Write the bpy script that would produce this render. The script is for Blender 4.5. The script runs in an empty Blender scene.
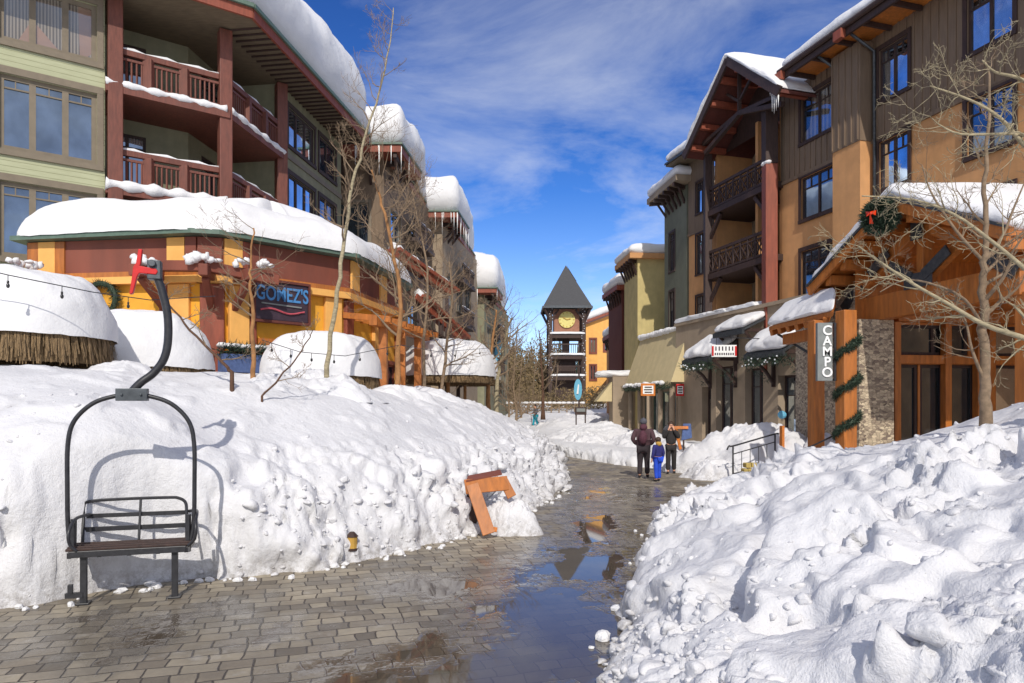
import bpy, bmesh, math, random
import numpy as np
from mathutils import Vector, Matrix
R = math.radians
rnd = random.Random(7)
COL = bpy.context.scene.collection
F0, HOR, CAMZ = 690.0, 408.0, 2.0

def at(px, py, Y):
    return Vector(((px - 512) / F0 * Y, Y, CAMZ + (HOR - py) / F0 * Y))

# ------------------------------------------------------------------ materials
def newmat(name):
    m = bpy.data.materials.new(name); m.use_nodes = True
    nt = m.node_tree; nt.nodes.clear()
    out = nt.nodes.new('ShaderNodeOutputMaterial')
    b = nt.nodes.new('ShaderNodeBsdfPrincipled')
    nt.links.new(b.outputs[0], out.inputs[0])
    return m, nt, b

def N(nt, t, **kw):
    n = nt.nodes.new(t)
    for k, v in kw.items():
        if k.startswith('i_'):
            n.inputs[k[2:].replace('_', ' ')].default_value = v
        else:
            setattr(n, k, v)
    return n

def mathn(nt, op, a, b=None, clamp=False):
    n = nt.nodes.new('ShaderNodeMath'); n.operation = op; n.use_clamp = clamp
    for i, v in enumerate((a, b)):
        if v is None: continue
        if isinstance(v, (int, float)): n.inputs[i].default_value = v
        else: nt.links.new(v, n.inputs[i])
    return n.outputs[0]

def mixc(nt, f, a, b, mode='MIX'):
    n = nt.nodes.new('ShaderNodeMix'); n.data_type = 'RGBA'; n.blend_type = mode
    if isinstance(f, (int, float)): n.inputs[0].default_value = f
    else: nt.links.new(f, n.inputs[0])
    for i, v in ((6, a), (7, b)):
        if isinstance(v, tuple): n.inputs[i].default_value = (*v, 1) if len(v) == 3 else v
        else: nt.links.new(v, n.inputs[i])
    return n.outputs[2]

def ramp(nt, fac, stops):
    n = nt.nodes.new('ShaderNodeValToRGB'); nt.links.new(fac, n.inputs[0])
    e = n.color_ramp.elements
    while len(e) < len(stops): e.new(.5)
    for i, (p, c) in enumerate(stops):
        e[i].position = p; e[i].color = (*c, 1) if isinstance(c, tuple) else (c, c, c, 1)
    return n.outputs[0]

def geo(nt): return nt.nodes.new('ShaderNodeNewGeometry').outputs['Position']

def noise(nt, vec, scale, detail=4, rough=.55, dist=0):
    n = N(nt, 'ShaderNodeTexNoise'); n.inputs['Scale'].default_value = scale
    n.inputs['Detail'].default_value = detail; n.inputs['Roughness'].default_value = rough
    n.inputs['Distortion'].default_value = dist
    nt.links.new(vec, n.inputs['Vector']); return n.outputs[0]

def mapping(nt, vec, scale=(1, 1, 1), rot=(0, 0, 0), loc=(0, 0, 0)):
    n = nt.nodes.new('ShaderNodeMapping')
    n.inputs['Scale'].default_value = scale; n.inputs['Rotation'].default_value = rot; n.inputs['Location'].default_value = loc
    nt.links.new(vec, n.inputs['Vector']); return n.outputs[0]

def bump(nt, b, h, strength=.3, dist=.02):
    n = nt.nodes.new('ShaderNodeBump'); n.inputs['Strength'].default_value = strength
    n.inputs['Distance'].default_value = dist
    nt.links.new(h, n.inputs['Height']); nt.links.new(n.outputs[0], b.inputs['Normal'])

def simple(name, c, rough=.7, var=.25, scale=6, stretch=(1, 1, 1), bmp=.15, metal=0, dirt=0, spec=None, bdist=.01):
    m, nt, b = newmat(name)
    g = geo(nt); v = mapping(nt, g, stretch)
    n1 = noise(nt, v, scale, 5)
    lo = tuple(x * (1 - var) for x in c); hi = tuple(min(1, x * (1 + var)) for x in c)
    col = mixc(nt, ramp(nt, n1, [(.3, 0.0), (.7, 1.0)]), lo, hi)
    if dirt:
        n2 = noise(nt, mapping(nt, g, (1, 1, .25)), 1.3, 6, .65)
        col = mixc(nt, mathn(nt, 'MULTIPLY', ramp(nt, n2, [(.42, 0.0), (.72, 1.0)]), dirt), col, tuple(x * .45 for x in c))
        n4 = noise(nt, mapping(nt, g, (5, 5, .35)), 1.2, 5, .6)
        col = mixc(nt, mathn(nt, 'MULTIPLY', ramp(nt, n4, [(.5, 0.0), (.8, 1.0)]), dirt * .8), col, tuple(x * .6 + .03 for x in c))
        n5 = noise(nt, g, .35, 3, .5)
        col = mixc(nt, mathn(nt, 'MULTIPLY', ramp(nt, n5, [(.4, 0.0), (.65, 1.0)]), .3), col, tuple(min(1, x * 1.15 + .04) for x in c))
    nt.links.new(col, b.inputs['Base Color'])
    b.inputs['Roughness'].default_value = rough; b.inputs['Metallic'].default_value = metal
    if spec is not None: b.inputs['Specular IOR Level'].default_value = spec
    if bmp: bump(nt, b, noise(nt, v, scale * 3, 4), bmp, bdist)
    return m

M = {}
def srgb(r, g, b):
    f = lambda x: ((x / 255) / 12.92) if x / 255 <= .04045 else (((x / 255) + .055) / 1.055) ** 2.4
    return (f(r), f(g), f(b))

def snow_mat(name, tint=(.81, .805, .81), fine=1.0, dirty=0.0):
    m, nt, b = newmat(name); g = geo(nt)
    big = noise(nt, g, 1.1, 5, .6)
    col = mixc(nt, ramp(nt, big, [(.35, 0.0), (.65, 1.0)]), tuple(x * .93 for x in tint), tint)
    if dirty:
        d = noise(nt, g, 3.3, 8, .75)
        col = mixc(nt, mathn(nt, 'MULTIPLY', ramp(nt, d, [(.55, 0.0), (.75, 1.0)]), dirty), col, (.46, .45, .45))
        sxz = nt.nodes.new('ShaderNodeSeparateXYZ'); nt.links.new(g, sxz.inputs[0])
        low = mathn(nt, 'SUBTRACT', 1.0, mathn(nt, 'MULTIPLY', sxz.outputs[2], 2.6), True)
        gr = ramp(nt, noise(nt, g, 9, 6, .8), [(.42, 0.0), (.62, 1.0)])
        col = mixc(nt, mathn(nt, 'MULTIPLY', mathn(nt, 'MULTIPLY', low, gr), .75), col, (.26, .23, .20))
        sp = ramp(nt, noise(nt, g, 60, 2, .5), [(.70, 0.0), (.74, 1.0)])
        col = mixc(nt, mathn(nt, 'MULTIPLY', sp, .35), col, (.2, .17, .14))
    nt.links.new(col, b.inputs['Base Color'])
    b.inputs['Roughness'].default_value = .75
    b.inputs['Specular IOR Level'].default_value = .25
    b.inputs['Subsurface Weight'].default_value = .0
    h = mathn(nt, 'ADD', mathn(nt, 'MULTIPLY', noise(nt, g, 7 * fine, 6, .65), 1.0), mathn(nt, 'MULTIPLY', noise(nt, g, 45 * fine, 3, .6), .25))
    bump(nt, b, h, .55, .05)
    return m
M['snow'] = snow_mat('snow')
M['snow_bank'] = snow_mat('ploughed_snow', (.765, .76, .775), 1.6, .5)
M['snow_roof'] = snow_mat('roof_snow', (.82, .815, .82), .45)

M['lap'] = None
def lap_mat():
    m, nt, b = newmat('lap_siding'); g = geo(nt)
    sx = nt.nodes.new('ShaderNodeSeparateXYZ'); nt.links.new(g, sx.inputs[0])
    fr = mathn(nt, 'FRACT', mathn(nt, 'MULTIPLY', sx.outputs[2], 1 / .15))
    n1 = noise(nt, mapping(nt, g, (1, 1, 6)), 2.5, 5)
    col = mixc(nt, n1, srgb(158, 160, 126), srgb(184, 186, 152))
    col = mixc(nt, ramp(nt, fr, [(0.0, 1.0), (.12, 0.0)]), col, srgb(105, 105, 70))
    nt.links.new(col, b.inputs['Base Color']); b.inputs['Roughness'].default_value = .75
    bump(nt, b, mathn(nt, 'SUBTRACT', 1.0, fr), .5, .02)
    return m
M['lap'] = lap_mat()
M['olive_stucco'] = simple('olive_stucco', srgb(136, 134, 108), .85, .12, 3, dirt=.4, bmp=.2)
M['grey_trim'] = simple('taupe_window_trim', srgb(122, 110, 92), .6, .1, 5)
M['red_wood'] = simple('stained_red_timber', srgb(112, 62, 48), .6, .3, 5, (3, 3, .6), .25, dirt=.35)
M['dark_wood'] = simple('dark_brown_timber', srgb(62, 44, 38), .65, .3, 5, (3, 3, .6), .25)
M['soffit'] = simple('soffit_boards', srgb(112, 98, 78), .7, .2, 3, (1, 4, 1))
M['orange_wood'] = simple('golden_orange_timber', srgb(182, 108, 42), .5, .3, 4, (3, 3, .5), .25, dirt=.45)
M['rust_wood'] = simple('rust_red_timber', srgb(140, 70, 48), .6, .25, 4, (3, 3, .5), .2, dirt=.2)
M['yellow_stucco'] = simple('yellow_stucco', srgb(232, 168, 52), .85, .12, 2.5, dirt=.25, bmp=.25)
M['peach_stucco'] = simple('peach_stucco', srgb(238, 178, 96), .85, .1, 2.5, dirt=.2)
M['brown_panel'] = simple('red_brown_panel', srgb(128, 68, 50), .7, .2, 2, (1, 1, .3), dirt=.3)
M['tan_stucco'] = simple('tan_orange_stucco', srgb(204, 150, 98), .9, .12, 2, dirt=.3, bmp=.25)
M['brown_siding'] = simple('brown_board_siding', srgb(122, 102, 82), .8, .18, 3, (4, 4, .4), dirt=.35)
M['taupe_stucco'] = simple('taupe_stucco', srgb(158, 140, 118), .9, .12, 2, dirt=.35)
M['green_stucco'] = simple('grey_green_stucco', srgb(112, 114, 96), .9, .12, 2, dirt=.3)
M['olive_light'] = simple('pale_olive_stucco', srgb(196, 178, 122), .9, .12, 2, dirt=.25)
M['maroon'] = simple('maroon_siding', srgb(96, 46, 36), .8, .2, 3, (4, 4, .4), dirt=.3)
M['canvas'] = simple('tan_canvas', srgb(204, 186, 142), .9, .08, 3, bmp=.2, dirt=.25)
M['black_metal'] = simple('black_painted_metal', (.028, .028, .032), .38, .35, 18, bmp=.05)
M['steel'] = simple('dark_grey_steel', (.09, .1, .11), .45, .3, 10, metal=.6)
M['grey_sign'] = simple('grey_sign_board', srgb(128, 132, 130), .6, .1, 8, bmp=.05)
M['white_paint'] = simple('white_paint', (.9, .9, .88), .5, .06, 8, bmp=.05)
M['orange_paint'] = simple('orange_paint', srgb(204, 118, 40), .6, .25, 14, bmp=.15, dirt=.4)
M['red_plastic'] = simple('red_paint', srgb(205, 24, 24), .4, .15, 12, bmp=.05)
M['red_ribbon'] = simple('orange_red_ribbon', srgb(226, 62, 22), .5, .12, 12)
M['blue_letters'] = simple('blue_letters', srgb(74, 134, 190), .5, .15, 12)
M['pink_line'] = simple('pink_line', srgb(196, 84, 96), .5, .15, 12)
M['dark_board'] = simple('dark_sign_board', srgb(60, 44, 56), .6, .2, 8)
M['shadow_dark'] = simple('dark_interior', (.018, .017, .016), .9, .4, 2, bmp=0)
M['curtain'] = simple('pale_curtain', srgb(176, 142, 116), .9, .25, 1.5, (6, 6, .4))
M['bark_pale'] = simple('pale_aspen_bark', srgb(158, 146, 118), .9, .35, 10, (1, 1, 2.5), .5)
M['bark_brown'] = simple('brown_bark', srgb(156, 112, 70), .9, .35, 10, (1, 1, .6), .6)
M['bark_twig'] = simple('twig_bark', srgb(132, 112, 90), .9, .3, 14, bmp=.2)
M['bark_dark'] = simple('dark_bark', srgb(92, 66, 50), .9, .3, 12, (2, 2, .4), .5)
M['thatch'] = simple('dry_thatch', srgb(150, 124, 90), .95, .5, 14, (4, 4, .25), .9, bdist=.04)
M['pine'] = simple('pine_needles', (.022, .042, .02), .8, .5, 3, bmp=0)
M['garland'] = simple('evergreen_garland', (.035, .06, .035), .7, .6, 20, bmp=0)
M['scrub'] = simple('brown_scrub_foliage', srgb(128, 110, 78), .9, .45, .6, bmp=0)
M['tower_roof'] = simple('charcoal_shingle', srgb(72, 72, 74), .8, .15, 6, (1, 1, 3), .3)
M['clock'] = simple('pale_yellow_clock_face', srgb(222, 208, 124), .5, .06, 4, bmp=.0)
M['tower_wall'] = simple('rosy_tan_siding', srgb(160, 114, 92), .85, .15, 3)
M['green_fascia'] = simple('green_metal_edge', srgb(92, 112, 98), .5, .15, 6)
M['blue_paint'] = simple('light_blue_sign', srgb(104, 178, 208), .5, .12, 6)
M['bulb'] = simple('smoked_glass_bulb', (.03, .03, .03), .15, .2, 6, bmp=0)
M['lightbulb'] = simple('white_fairy_light', (.75, .78, .8), .3, .1, 6, bmp=0)
M['skin'] = simple('skin', srgb(214, 160, 132), .55, .06, 20, bmp=0)
M['step_stone'] = simple('yellow_step_stone', srgb(186, 164, 96), .85, .3, 8, bmp=.5)
M['hair'] = simple('brown_hair', srgb(66, 46, 34), .6, .3, 60, bmp=.3)
def cloth(n, r, g, b): M[n] = simple(n, srgb(r, g, b), .85, .2, 12, bmp=.4, bdist=.015)
cloth('maroon_cloth', 78, 54, 60); cloth('dark_cloth', 48, 40, 44); cloth('blue_cloth', 36, 78, 205); cloth('navy_cloth', 44, 44, 108)
cloth('charcoal_cloth', 46, 42, 42); cloth('blue_denim', 84, 104, 150); cloth('teal_cloth', 26, 150, 170); cloth('slate_cloth', 84, 84, 92); cloth('mustard_cloth', 190, 150, 70); cloth('burgundy_cloth', 86, 48, 60)

CURT = srgb(150, 140, 126)
def glass_mat(name, base, refl, rough=.03):
    m, nt, b = newmat(name); g = geo(nt)
    nt.nodes.remove(b)
    out = [n for n in nt.nodes if n.type == 'OUTPUT_MATERIAL'][0]
    d = N(nt, 'ShaderNodeBsdfDiffuse'); gl = N(nt, 'ShaderNodeBsdfGlossy')
    n1 = noise(nt, g, .9, 3)
    vo = N(nt, 'ShaderNodeTexVoronoi'); vo.inputs['Scale'].default_value = 1.0; nt.links.new(mapping(nt, g, (.8, .8, .42)), vo.inputs['Vector'])
    vs_ = nt.nodes.new('ShaderNodeSeparateColor'); nt.links.new(vo.outputs['Color'], vs_.inputs[0])
    cw_ = N(nt, 'ShaderNodeTexWave'); cw_.inputs['Scale'].default_value = 5; cw_.inputs['Distortion'].default_value = 2; nt.links.new(mapping(nt, g, (1, 1, .05)), cw_.inputs['Vector'])
    cur = mixc(nt, cw_.outputs[1], tuple(.35 * x for x in CURT), CURT)
    inside = mixc(nt, ramp(nt, vs_.outputs[0], [(.62, 0.0), (.66, 1.0)]), mixc(nt, n1, tuple(x * .4 for x in base), base), cur)
    nt.links.new(inside, d.inputs[0])
    gl.inputs[0].default_value = (.66, .82, 1, 1); gl.inputs['Roughness'].default_value = rough
    bn = nt.nodes.new('ShaderNodeBump'); bn.inputs['Strength'].default_value = .35; bn.inputs['Distance'].default_value = .02
    nt.links.new(noise(nt, g, 1.1, 1), bn.inputs['Height']); nt.links.new(bn.outputs[0], gl.inputs['Normal'])
    fz = N(nt, 'ShaderNodeLayerWeight'); fz.inputs[0].default_value = .35
    f = mathn(nt, 'ADD', mathn(nt, 'MULTIPLY', fz.outputs[0], 1 - refl), refl, True)
    f = mathn(nt, 'MULTIPLY', f, ramp(nt, noise(nt, mapping(nt, g, (1, 1, .7)), .8, 4, .6), [(.35, .55), (.6, 1.0)]))
    mx = N(nt, 'ShaderNodeMixShader'); nt.links.new(f, mx.inputs[0]); nt.links.new(d.outputs[0], mx.inputs[1]); nt.links.new(gl.outputs[0], mx.inputs[2])
    nt.links.new(mx.outputs[0], out.inputs[0])
    return m
M['glass'] = glass_mat('window_glass', (.03, .04, .06), .38)
M['glass_dark'] = glass_mat('shop_glass', (.03, .035, .04), .16)
M['glass_curtain'] = glass_mat('curtained_glass', srgb(170, 140, 120), .12)

def stone_mat():
    m, nt, b = newmat('stacked_stone'); g = geo(nt)
    gd = N(nt, 'ShaderNodeVectorMath', operation='ADD')
    nz = N(nt, 'ShaderNodeTexNoise'); nz.inputs['Scale'].default_value = 3; nt.links.new(g, nz.inputs['Vector'])
    sc = N(nt, 'ShaderNodeVectorMath', operation='SCALE'); sc.inputs['Scale'].default_value = .06
    nt.links.new(nz.outputs['Color'], sc.inputs[0]); nt.links.new(g, gd.inputs[0]); nt.links.new(sc.outputs[0], gd.inputs[1])
    v = mapping(nt, gd.outputs[0], (1.9, 1.9, 3.7))
    vo = N(nt, 'ShaderNodeTexVoronoi'); nt.links.new(v, vo.inputs['Vector']); vo.inputs['Randomness'].default_value = .8
    ve = N(nt, 'ShaderNodeTexVoronoi'); ve.feature = 'DISTANCE_TO_EDGE'; nt.links.new(v, ve.inputs['Vector']); ve.inputs['Randomness'].default_value = .8
    hs = nt.nodes.new('ShaderNodeSeparateColor'); nt.links.new(vo.outputs['Color'], hs.inputs[0])
    col = ramp(nt, hs.outputs[0], [(0, srgb(128, 112, 100)), (.35, srgb(196, 178, 152)), (.7, srgb(232, 214, 182)), (1, srgb(160, 142, 124))])
    col = mixc(nt, noise(nt, g, 14, 4), col, (.2, .18, .16), 'MULTIPLY') if False else mixc(nt, mathn(nt, 'MULTIPLY', noise(nt, g, 14, 4), .4), col, srgb(110, 98, 86))
    e = ramp(nt, ve.outputs[0], [(0, 1.0), (.04, 0.0)])
    nt.links.new(mixc(nt, e, col, srgb(58, 50, 44)), b.inputs['Base Color'])
    b.inputs['Roughness'].default_value = .9
    bump(nt, b, mathn(nt, 'ADD', ramp(nt, ve.outputs[0], [(0, 0.0), (.12, 1.0)]), mathn(nt, 'MULTIPLY', noise(nt, g, 25, 4), .2)), .5, .03)
    return m
M['stone'] = stone_mat()

def paver_mat():
    m, nt, b = newmat('wet_pavers'); g = geo(nt)
    nz = N(nt, 'ShaderNodeTexNoise'); nz.inputs['Scale'].default_value = 1.6; nz.inputs['Detail'].default_value = 3; nt.links.new(g, nz.inputs['Vector'])
    sc = N(nt, 'ShaderNodeVectorMath', operation='SCALE'); sc.inputs['Scale'].default_value = .15
    nt.links.new(nz.outputs['Color'], sc.inputs[0])
    gd = N(nt, 'ShaderNodeVectorMath', operation='ADD'); nt.links.new(g, gd.inputs[0]); nt.links.new(sc.outputs[0], gd.inputs[1])
    v = mapping(nt, gd.outputs[0], (1, 1, 1), (0, 0, R(-17)))
    def brick(dc=0):
        br = N(nt, 'ShaderNodeTexBrick'); nt.links.new(v, br.inputs['Vector'])
        br.inputs['Color1'].default_value = (0, 0, 0, 1); br.inputs['Color2'].default_value = (1, 1, 1, 1); br.inputs['Mortar'].default_value = (.5, .5, .5, 1)
        br.inputs['Scale'].default_value = 1; br.inputs['Brick Width'].default_value = .255; br.inputs['Row Height'].default_value = .185
        br.inputs['Mortar Size'].default_value = .012; br.inputs['Mortar Smooth'].default_value = .9
        br.inputs['Bias'].default_value = 0; br.offset = .43; br.squash = .72; br.squash_frequency = 3
        return br
    br = brick()
    stone = ramp(nt, br.outputs[0], [(0, srgb(128, 119, 105)), (.3, srgb(176, 163, 142)), (.65, srgb(204, 191, 166)), (1, srgb(152, 142, 127))])
    stone = mixc(nt, mathn(nt, 'MULTIPLY', noise(nt, g, 9, 6, .7), .6), stone, srgb(84, 76, 66))
    grime = ramp(nt, noise(nt, g, .55, 6, .6), [(.4, 0.0), (.7, 1.0)])
    stone = mixc(nt, mathn(nt, 'MULTIPLY', grime, .55), stone, srgb(70, 62, 52))
    base = mixc(nt, br.outputs[1], stone, srgb(70, 62, 54))
    # puddles: places where melt water stands, ellipses broken up by noise
    sx = nt.nodes.new('ShaderNodeSeparateXYZ'); nt.links.new(g, sx.inputs[0])
    spots = PUDDLES
    tot = None
    for (cx, cy, rx, ry, wgt) in spots:
        dx = mathn(nt, 'MULTIPLY', mathn(nt, 'SUBTRACT', sx.outputs[0], cx), 1 / rx)
        dy = mathn(nt, 'MULTIPLY', mathn(nt, 'SUBTRACT', sx.outputs[1], cy), 1 / ry)
        d = mathn(nt, 'SQRT', mathn(nt, 'ADD', mathn(nt, 'MULTIPLY', dx, dx), mathn(nt, 'MULTIPLY', dy, dy)))
        f = mathn(nt, 'MULTIPLY', mathn(nt, 'SUBTRACT', 1.0, d), wgt)
        tot = f if tot is None else mathn(nt, 'MAXIMUM', tot, f)
    nse = mathn(nt, 'SUBTRACT', noise(nt, mapping(nt, g, (1.2, .8, 1)), 1.7, 5, .55), .5)
    lvl = mathn(nt, 'ADD', tot, mathn(nt, 'MULTIPLY', nse, 2.5))
    lvl = mathn(nt, 'SUBTRACT', lvl, mathn(nt, 'MULTIPLY', mathn(nt, 'SUBTRACT', 1.0, br.outputs[1]), mathn(nt, 'MULTIPLY', br.outputs[0], .16)))
    pud = ramp(nt, lvl, [(-.08, 0.0), (.0, .55), (.3, 1.0)])
    dry0 = mathn(nt, 'SUBTRACT', 1.0, pud)
    wet = ramp(nt, mathn(nt, 'ADD', lvl, .75), [(.0, 0.0), (.6, 1.0)])
    wn = ramp(nt, noise(nt, g, 1.1, 5, .6), [(.48, 0.0), (.62, 1.0)])
    wet = mathn(nt, 'MAXIMUM', wet, mathn(nt, 'MULTIPLY', wn, .7))
    col = mixc(nt, mathn(nt, 'MULTIPLY', wet, .55), base, mixc(nt, .7, base, (.02, .017, .013)))
    col = mixc(nt, mathn(nt, 'MULTIPLY', pud, .8), col, (.09, .07, .052))
    salt = ramp(nt, noise(nt, g, 2.6, 8, .75), [(.56, 0.0), (.74, 1.0)])
    col = mixc(nt, mathn(nt, 'MULTIPLY', mathn(nt, 'MULTIPLY', salt, dry0), .45), col, srgb(206, 202, 196))
    nt.links.new(col, b.inputs['Base Color'])
    ro = mathn(nt, 'SUBTRACT', .70, mathn(nt, 'MULTIPLY', wet, .48))
    ro = mathn(nt, 'MULTIPLY', ro, mathn(nt, 'SUBTRACT', 1.0, mathn(nt, 'MULTIPLY', pud, .88)), True)
    nt.links.new(ro, b.inputs['Roughness'])
    b.inputs['Specular IOR Level'].default_value = .5
    dry = mathn(nt, 'SUBTRACT', 1.0, pud)
    h = mathn(nt, 'ADD', mathn(nt, 'SUBTRACT', 1.0, br.outputs[1]), mathn(nt, 'MULTIPLY', noise(nt, g, 22, 5), .45))
    h = mathn(nt, 'ADD', h, mathn(nt, 'MULTIPLY', br.outputs[0], .25))
    h = mathn(nt, 'MULTIPLY', h, dry)
    bump(nt, b, h, .8, .012)
    return m
PUDDLES = [(.45, 6.3, .95, 2.1, 1.0), (-.35, 5.1, 1.2, 1.0, .9), (.9, 8.8, .7, 1.8, .9), (1.5, 11.6, .6, 2.0, .7), (-.85, 7.75, .75, .5, 1.0), (.2, 8.3, .5, .8, .6), (-3.2, 6.3, .7, .45, .3), (2.2, 16, .8, 1.5, .3)]

# ------------------------------------------------------------------ objects
ORG = {}
def meta(o, label=None, cat=None, group=None, kind=None):
    if label: o['label'] = label
    if cat: o['category'] = cat
    if group: o['group'] = group
    if kind: o['kind'] = kind
    return o

def thing(name, loc, label, cat, group=None):
    o = bpy.data.objects.new(name, None); COL.objects.link(o)
    o.empty_display_size = .3
    o.location = loc; ORG[o.name] = Vector(loc)
    return meta(o, label, cat, group)

def link_mesh(name, me, mat, parent=None, origin=None):
    o = bpy.data.objects.new(name, me); COL.objects.link(o)
    if mat: me.materials.append(mat)
    org = ORG[parent.name] if parent else (Vector(origin) if origin is not None else Vector((0, 0, 0)))
    ORG[o.name] = org
    me.transform(Matrix.Translation(-org))
    if parent: o.parent = parent
    else: o.location = org
    return o

def copy_tree(o, parent=None):
    c = o.copy(); COL.objects.link(c)
    if parent: c.parent = parent
    for ch in list(o.children): copy_tree(ch, c)
    return c

class MB:
    def __init__(s): s.v = []; s.f = []; s.g = []
    def each(s, name, mat, parent, tol=.02, **kw):
        B = []
        for (v0, v1, f0, f1) in s.g:
            a = np.array(s.v[v0:v1]); B.append((a.min(0) - tol, a.max(0) + tol))
        par = list(range(len(B)))
        def fd(i):
            while par[i] != i: i = par[i]
            return i
        for i in range(len(B)):
            for j in range(i):
                if (B[i][0] <= B[j][1]).all() and (B[j][0] <= B[i][1]).all(): par[fd(i)] = fd(j)
        cl = {}
        for i in range(len(B)): cl.setdefault(fd(i), []).append(i)
        out = []
        for ids in cl.values():
            m = MB()
            for i in ids:
                v0, v1, f0, f1 = s.g[i]; m.add(s.v[v0:v1], [tuple(q - v0 for q in f) for f in s.f[f0:f1]])
            out.append(m.build(name, mat, parent, **kw))
        return out
    def add(s, vs, fs):
        s.g.append((len(s.v), len(s.v) + len(vs), len(s.f), len(s.f) + len(fs)))
        k = len(s.v); s.v.extend([tuple(p) for p in vs]); s.f.extend([tuple(i + k for i in f) for f in fs])
    def hexa(s, p):   # 8 points: bottom 0-3, top 4-7
        s.add(p, [(3, 2, 1, 0), (4, 5, 6, 7), (0, 1, 5, 4), (1, 2, 6, 5), (2, 3, 7, 6), (3, 0, 4, 7)])
    def box(s, c, size, rz=0, mat=None):
        hx, hy, hz = size[0] / 2, size[1] / 2, size[2] / 2
        m = mat if mat is not None else Matrix.Rotation(rz, 3, 'Z')
        c = Vector(c)
        s.hexa([c + m @ Vector(q) for q in ((-hx, -hy, -hz), (hx, -hy, -hz), (hx, hy, -hz), (-hx, hy, -hz), (-hx, -hy, hz), (hx, -hy, hz), (hx, hy, hz), (-hx, hy, hz))])
    def bar(s, a, b, w, h, up=(0, 0, 1)):
        a = Vector(a); b = Vector(b); d = (b - a).normalized(); up = Vector(up)
        if abs(d.dot(up)) > .98: up = Vector((0, 1, 0))
        x = d.cross(up).normalized() * w / 2; y = x.cross(d).normalized() * h / 2
        s.hexa([a - x - y, a + x - y, b + x - y, b - x - y, a - x + y, a + x + y, b + x + y, b - x + y])
    def prism(s, poly, z0, z1):
        n = len(poly)
        fz0 = z0 if callable(z0) else (lambda x, y: z0); fz1 = z1 if callable(z1) else (lambda x, y: z1)
        vs = [(x, y, fz0(x, y)) for x, y in poly] + [(x, y, fz1(x, y)) for x, y in poly]
        s.add(vs, [tuple(range(n))[::-1], tuple(range(n, 2 * n))] + [(i, (i + 1) % n, n + (i + 1) % n, n + i) for i in range(n)])
    def quad(s, a, b, c, d): s.add([a, b, c, d], [(0, 1, 2, 3)])
    def poly(s, pts): s.add(pts, [tuple(range(len(pts)))])
    def tube(s, pts, rad, n=6, cap=True):
        pts = [Vector(p) for p in pts]
        if isinstance(rad, (int, float)): rad = [rad] * len(pts)
        k = len(pts); t0 = (pts[1] - pts[0]).normalized()
        ref = Vector((0, 0, 1)) if abs(t0.z) < .9 else Vector((1, 0, 0))
        x = t0.cross(ref).normalized(); vs = []
        for i in range(k):
            t = (pts[min(i + 1, k - 1)] - pts[max(i - 1, 0)])
            if t.length < 1e-9: t = t0
            t = t.normalized(); x = (x - t * x.dot(t))
            x = x.normalized() if x.length > 1e-6 else t.cross(Vector((.3, .5, .8))).normalized()
            y = t.cross(x)
            for j in range(n):
                a = 2 * math.pi * j / n; vs.append(pts[i] + (x * math.cos(a) + y * math.sin(a)) * rad[i])
        fs = [(i * n + j, i * n + (j + 1) % n, (i + 1) * n + (j + 1) % n, (i + 1) * n + j) for i in range(k - 1) for j in range(n)]
        if cap: fs += [tuple(range(n))[::-1], tuple(range((k - 1) * n, k * n))]
        s.add(vs, fs)
    def ball(s, c, r, seg=8, rings=5, jit=0, rr=None):
        c = Vector(c); r3 = r if isinstance(r, (tuple, list)) else (r, r, r); rr = rr or rnd
        vs = [c + Vector((0, 0, -r3[2]))]
        for i in range(1, rings):
            ph = math.pi * i / rings - math.pi / 2
            for j in range(seg):
                a = 2 * math.pi * j / seg; q = 1 + rr.uniform(-jit, jit)
                vs.append(c + Vector((math.cos(ph) * math.cos(a) * r3[0], math.cos(ph) * math.sin(a) * r3[1], math.sin(ph) * r3[2])) * q)
        vs.append(c + Vector((0, 0, r3[2]))); top = len(vs) - 1
        fs = [(0, 1 + (j + 1) % seg, 1 + j) for j in range(seg)]
        for i in range(rings - 2):
            for j in range(seg):
                a = 1 + i * seg; fs.append((a + j, a + (j + 1) % seg, a + seg + (j + 1) % seg, a + seg + j))
        a = 1 + (rings - 2) * seg
        fs += [(a + j, a + (j + 1) % seg, top) for j in range(seg)]
        s.add(vs, fs)
    def build(s, name, mat, parent=None, smooth=False, origin=None, bevel=0):
        me = bpy.data.meshes.new(name); me.from_pydata(s.v, [], s.f); me.update()
        bm = bmesh.new(); bm.from_mesh(me); bmesh.ops.recalc_face_normals(bm, faces=bm.faces); bm.to_mesh(me); bm.free()
        if smooth: me.polygons.foreach_set('use_smooth', [True] * len(me.polygons))
        if origin is None and parent is None and s.v:
            a = np.array(s.v); origin = ((a[:, 0].min() + a[:, 0].max()) / 2, (a[:, 1].min() + a[:, 1].max()) / 2, a[:, 2].min())
        o = link_mesh(name, me, mat, parent, origin)
        if bevel:
            b = o.modifiers.new('bevel', 'BEVEL'); b.width = bevel; b.segments = 2; b.limit_method = 'ANGLE'
        return o

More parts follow.
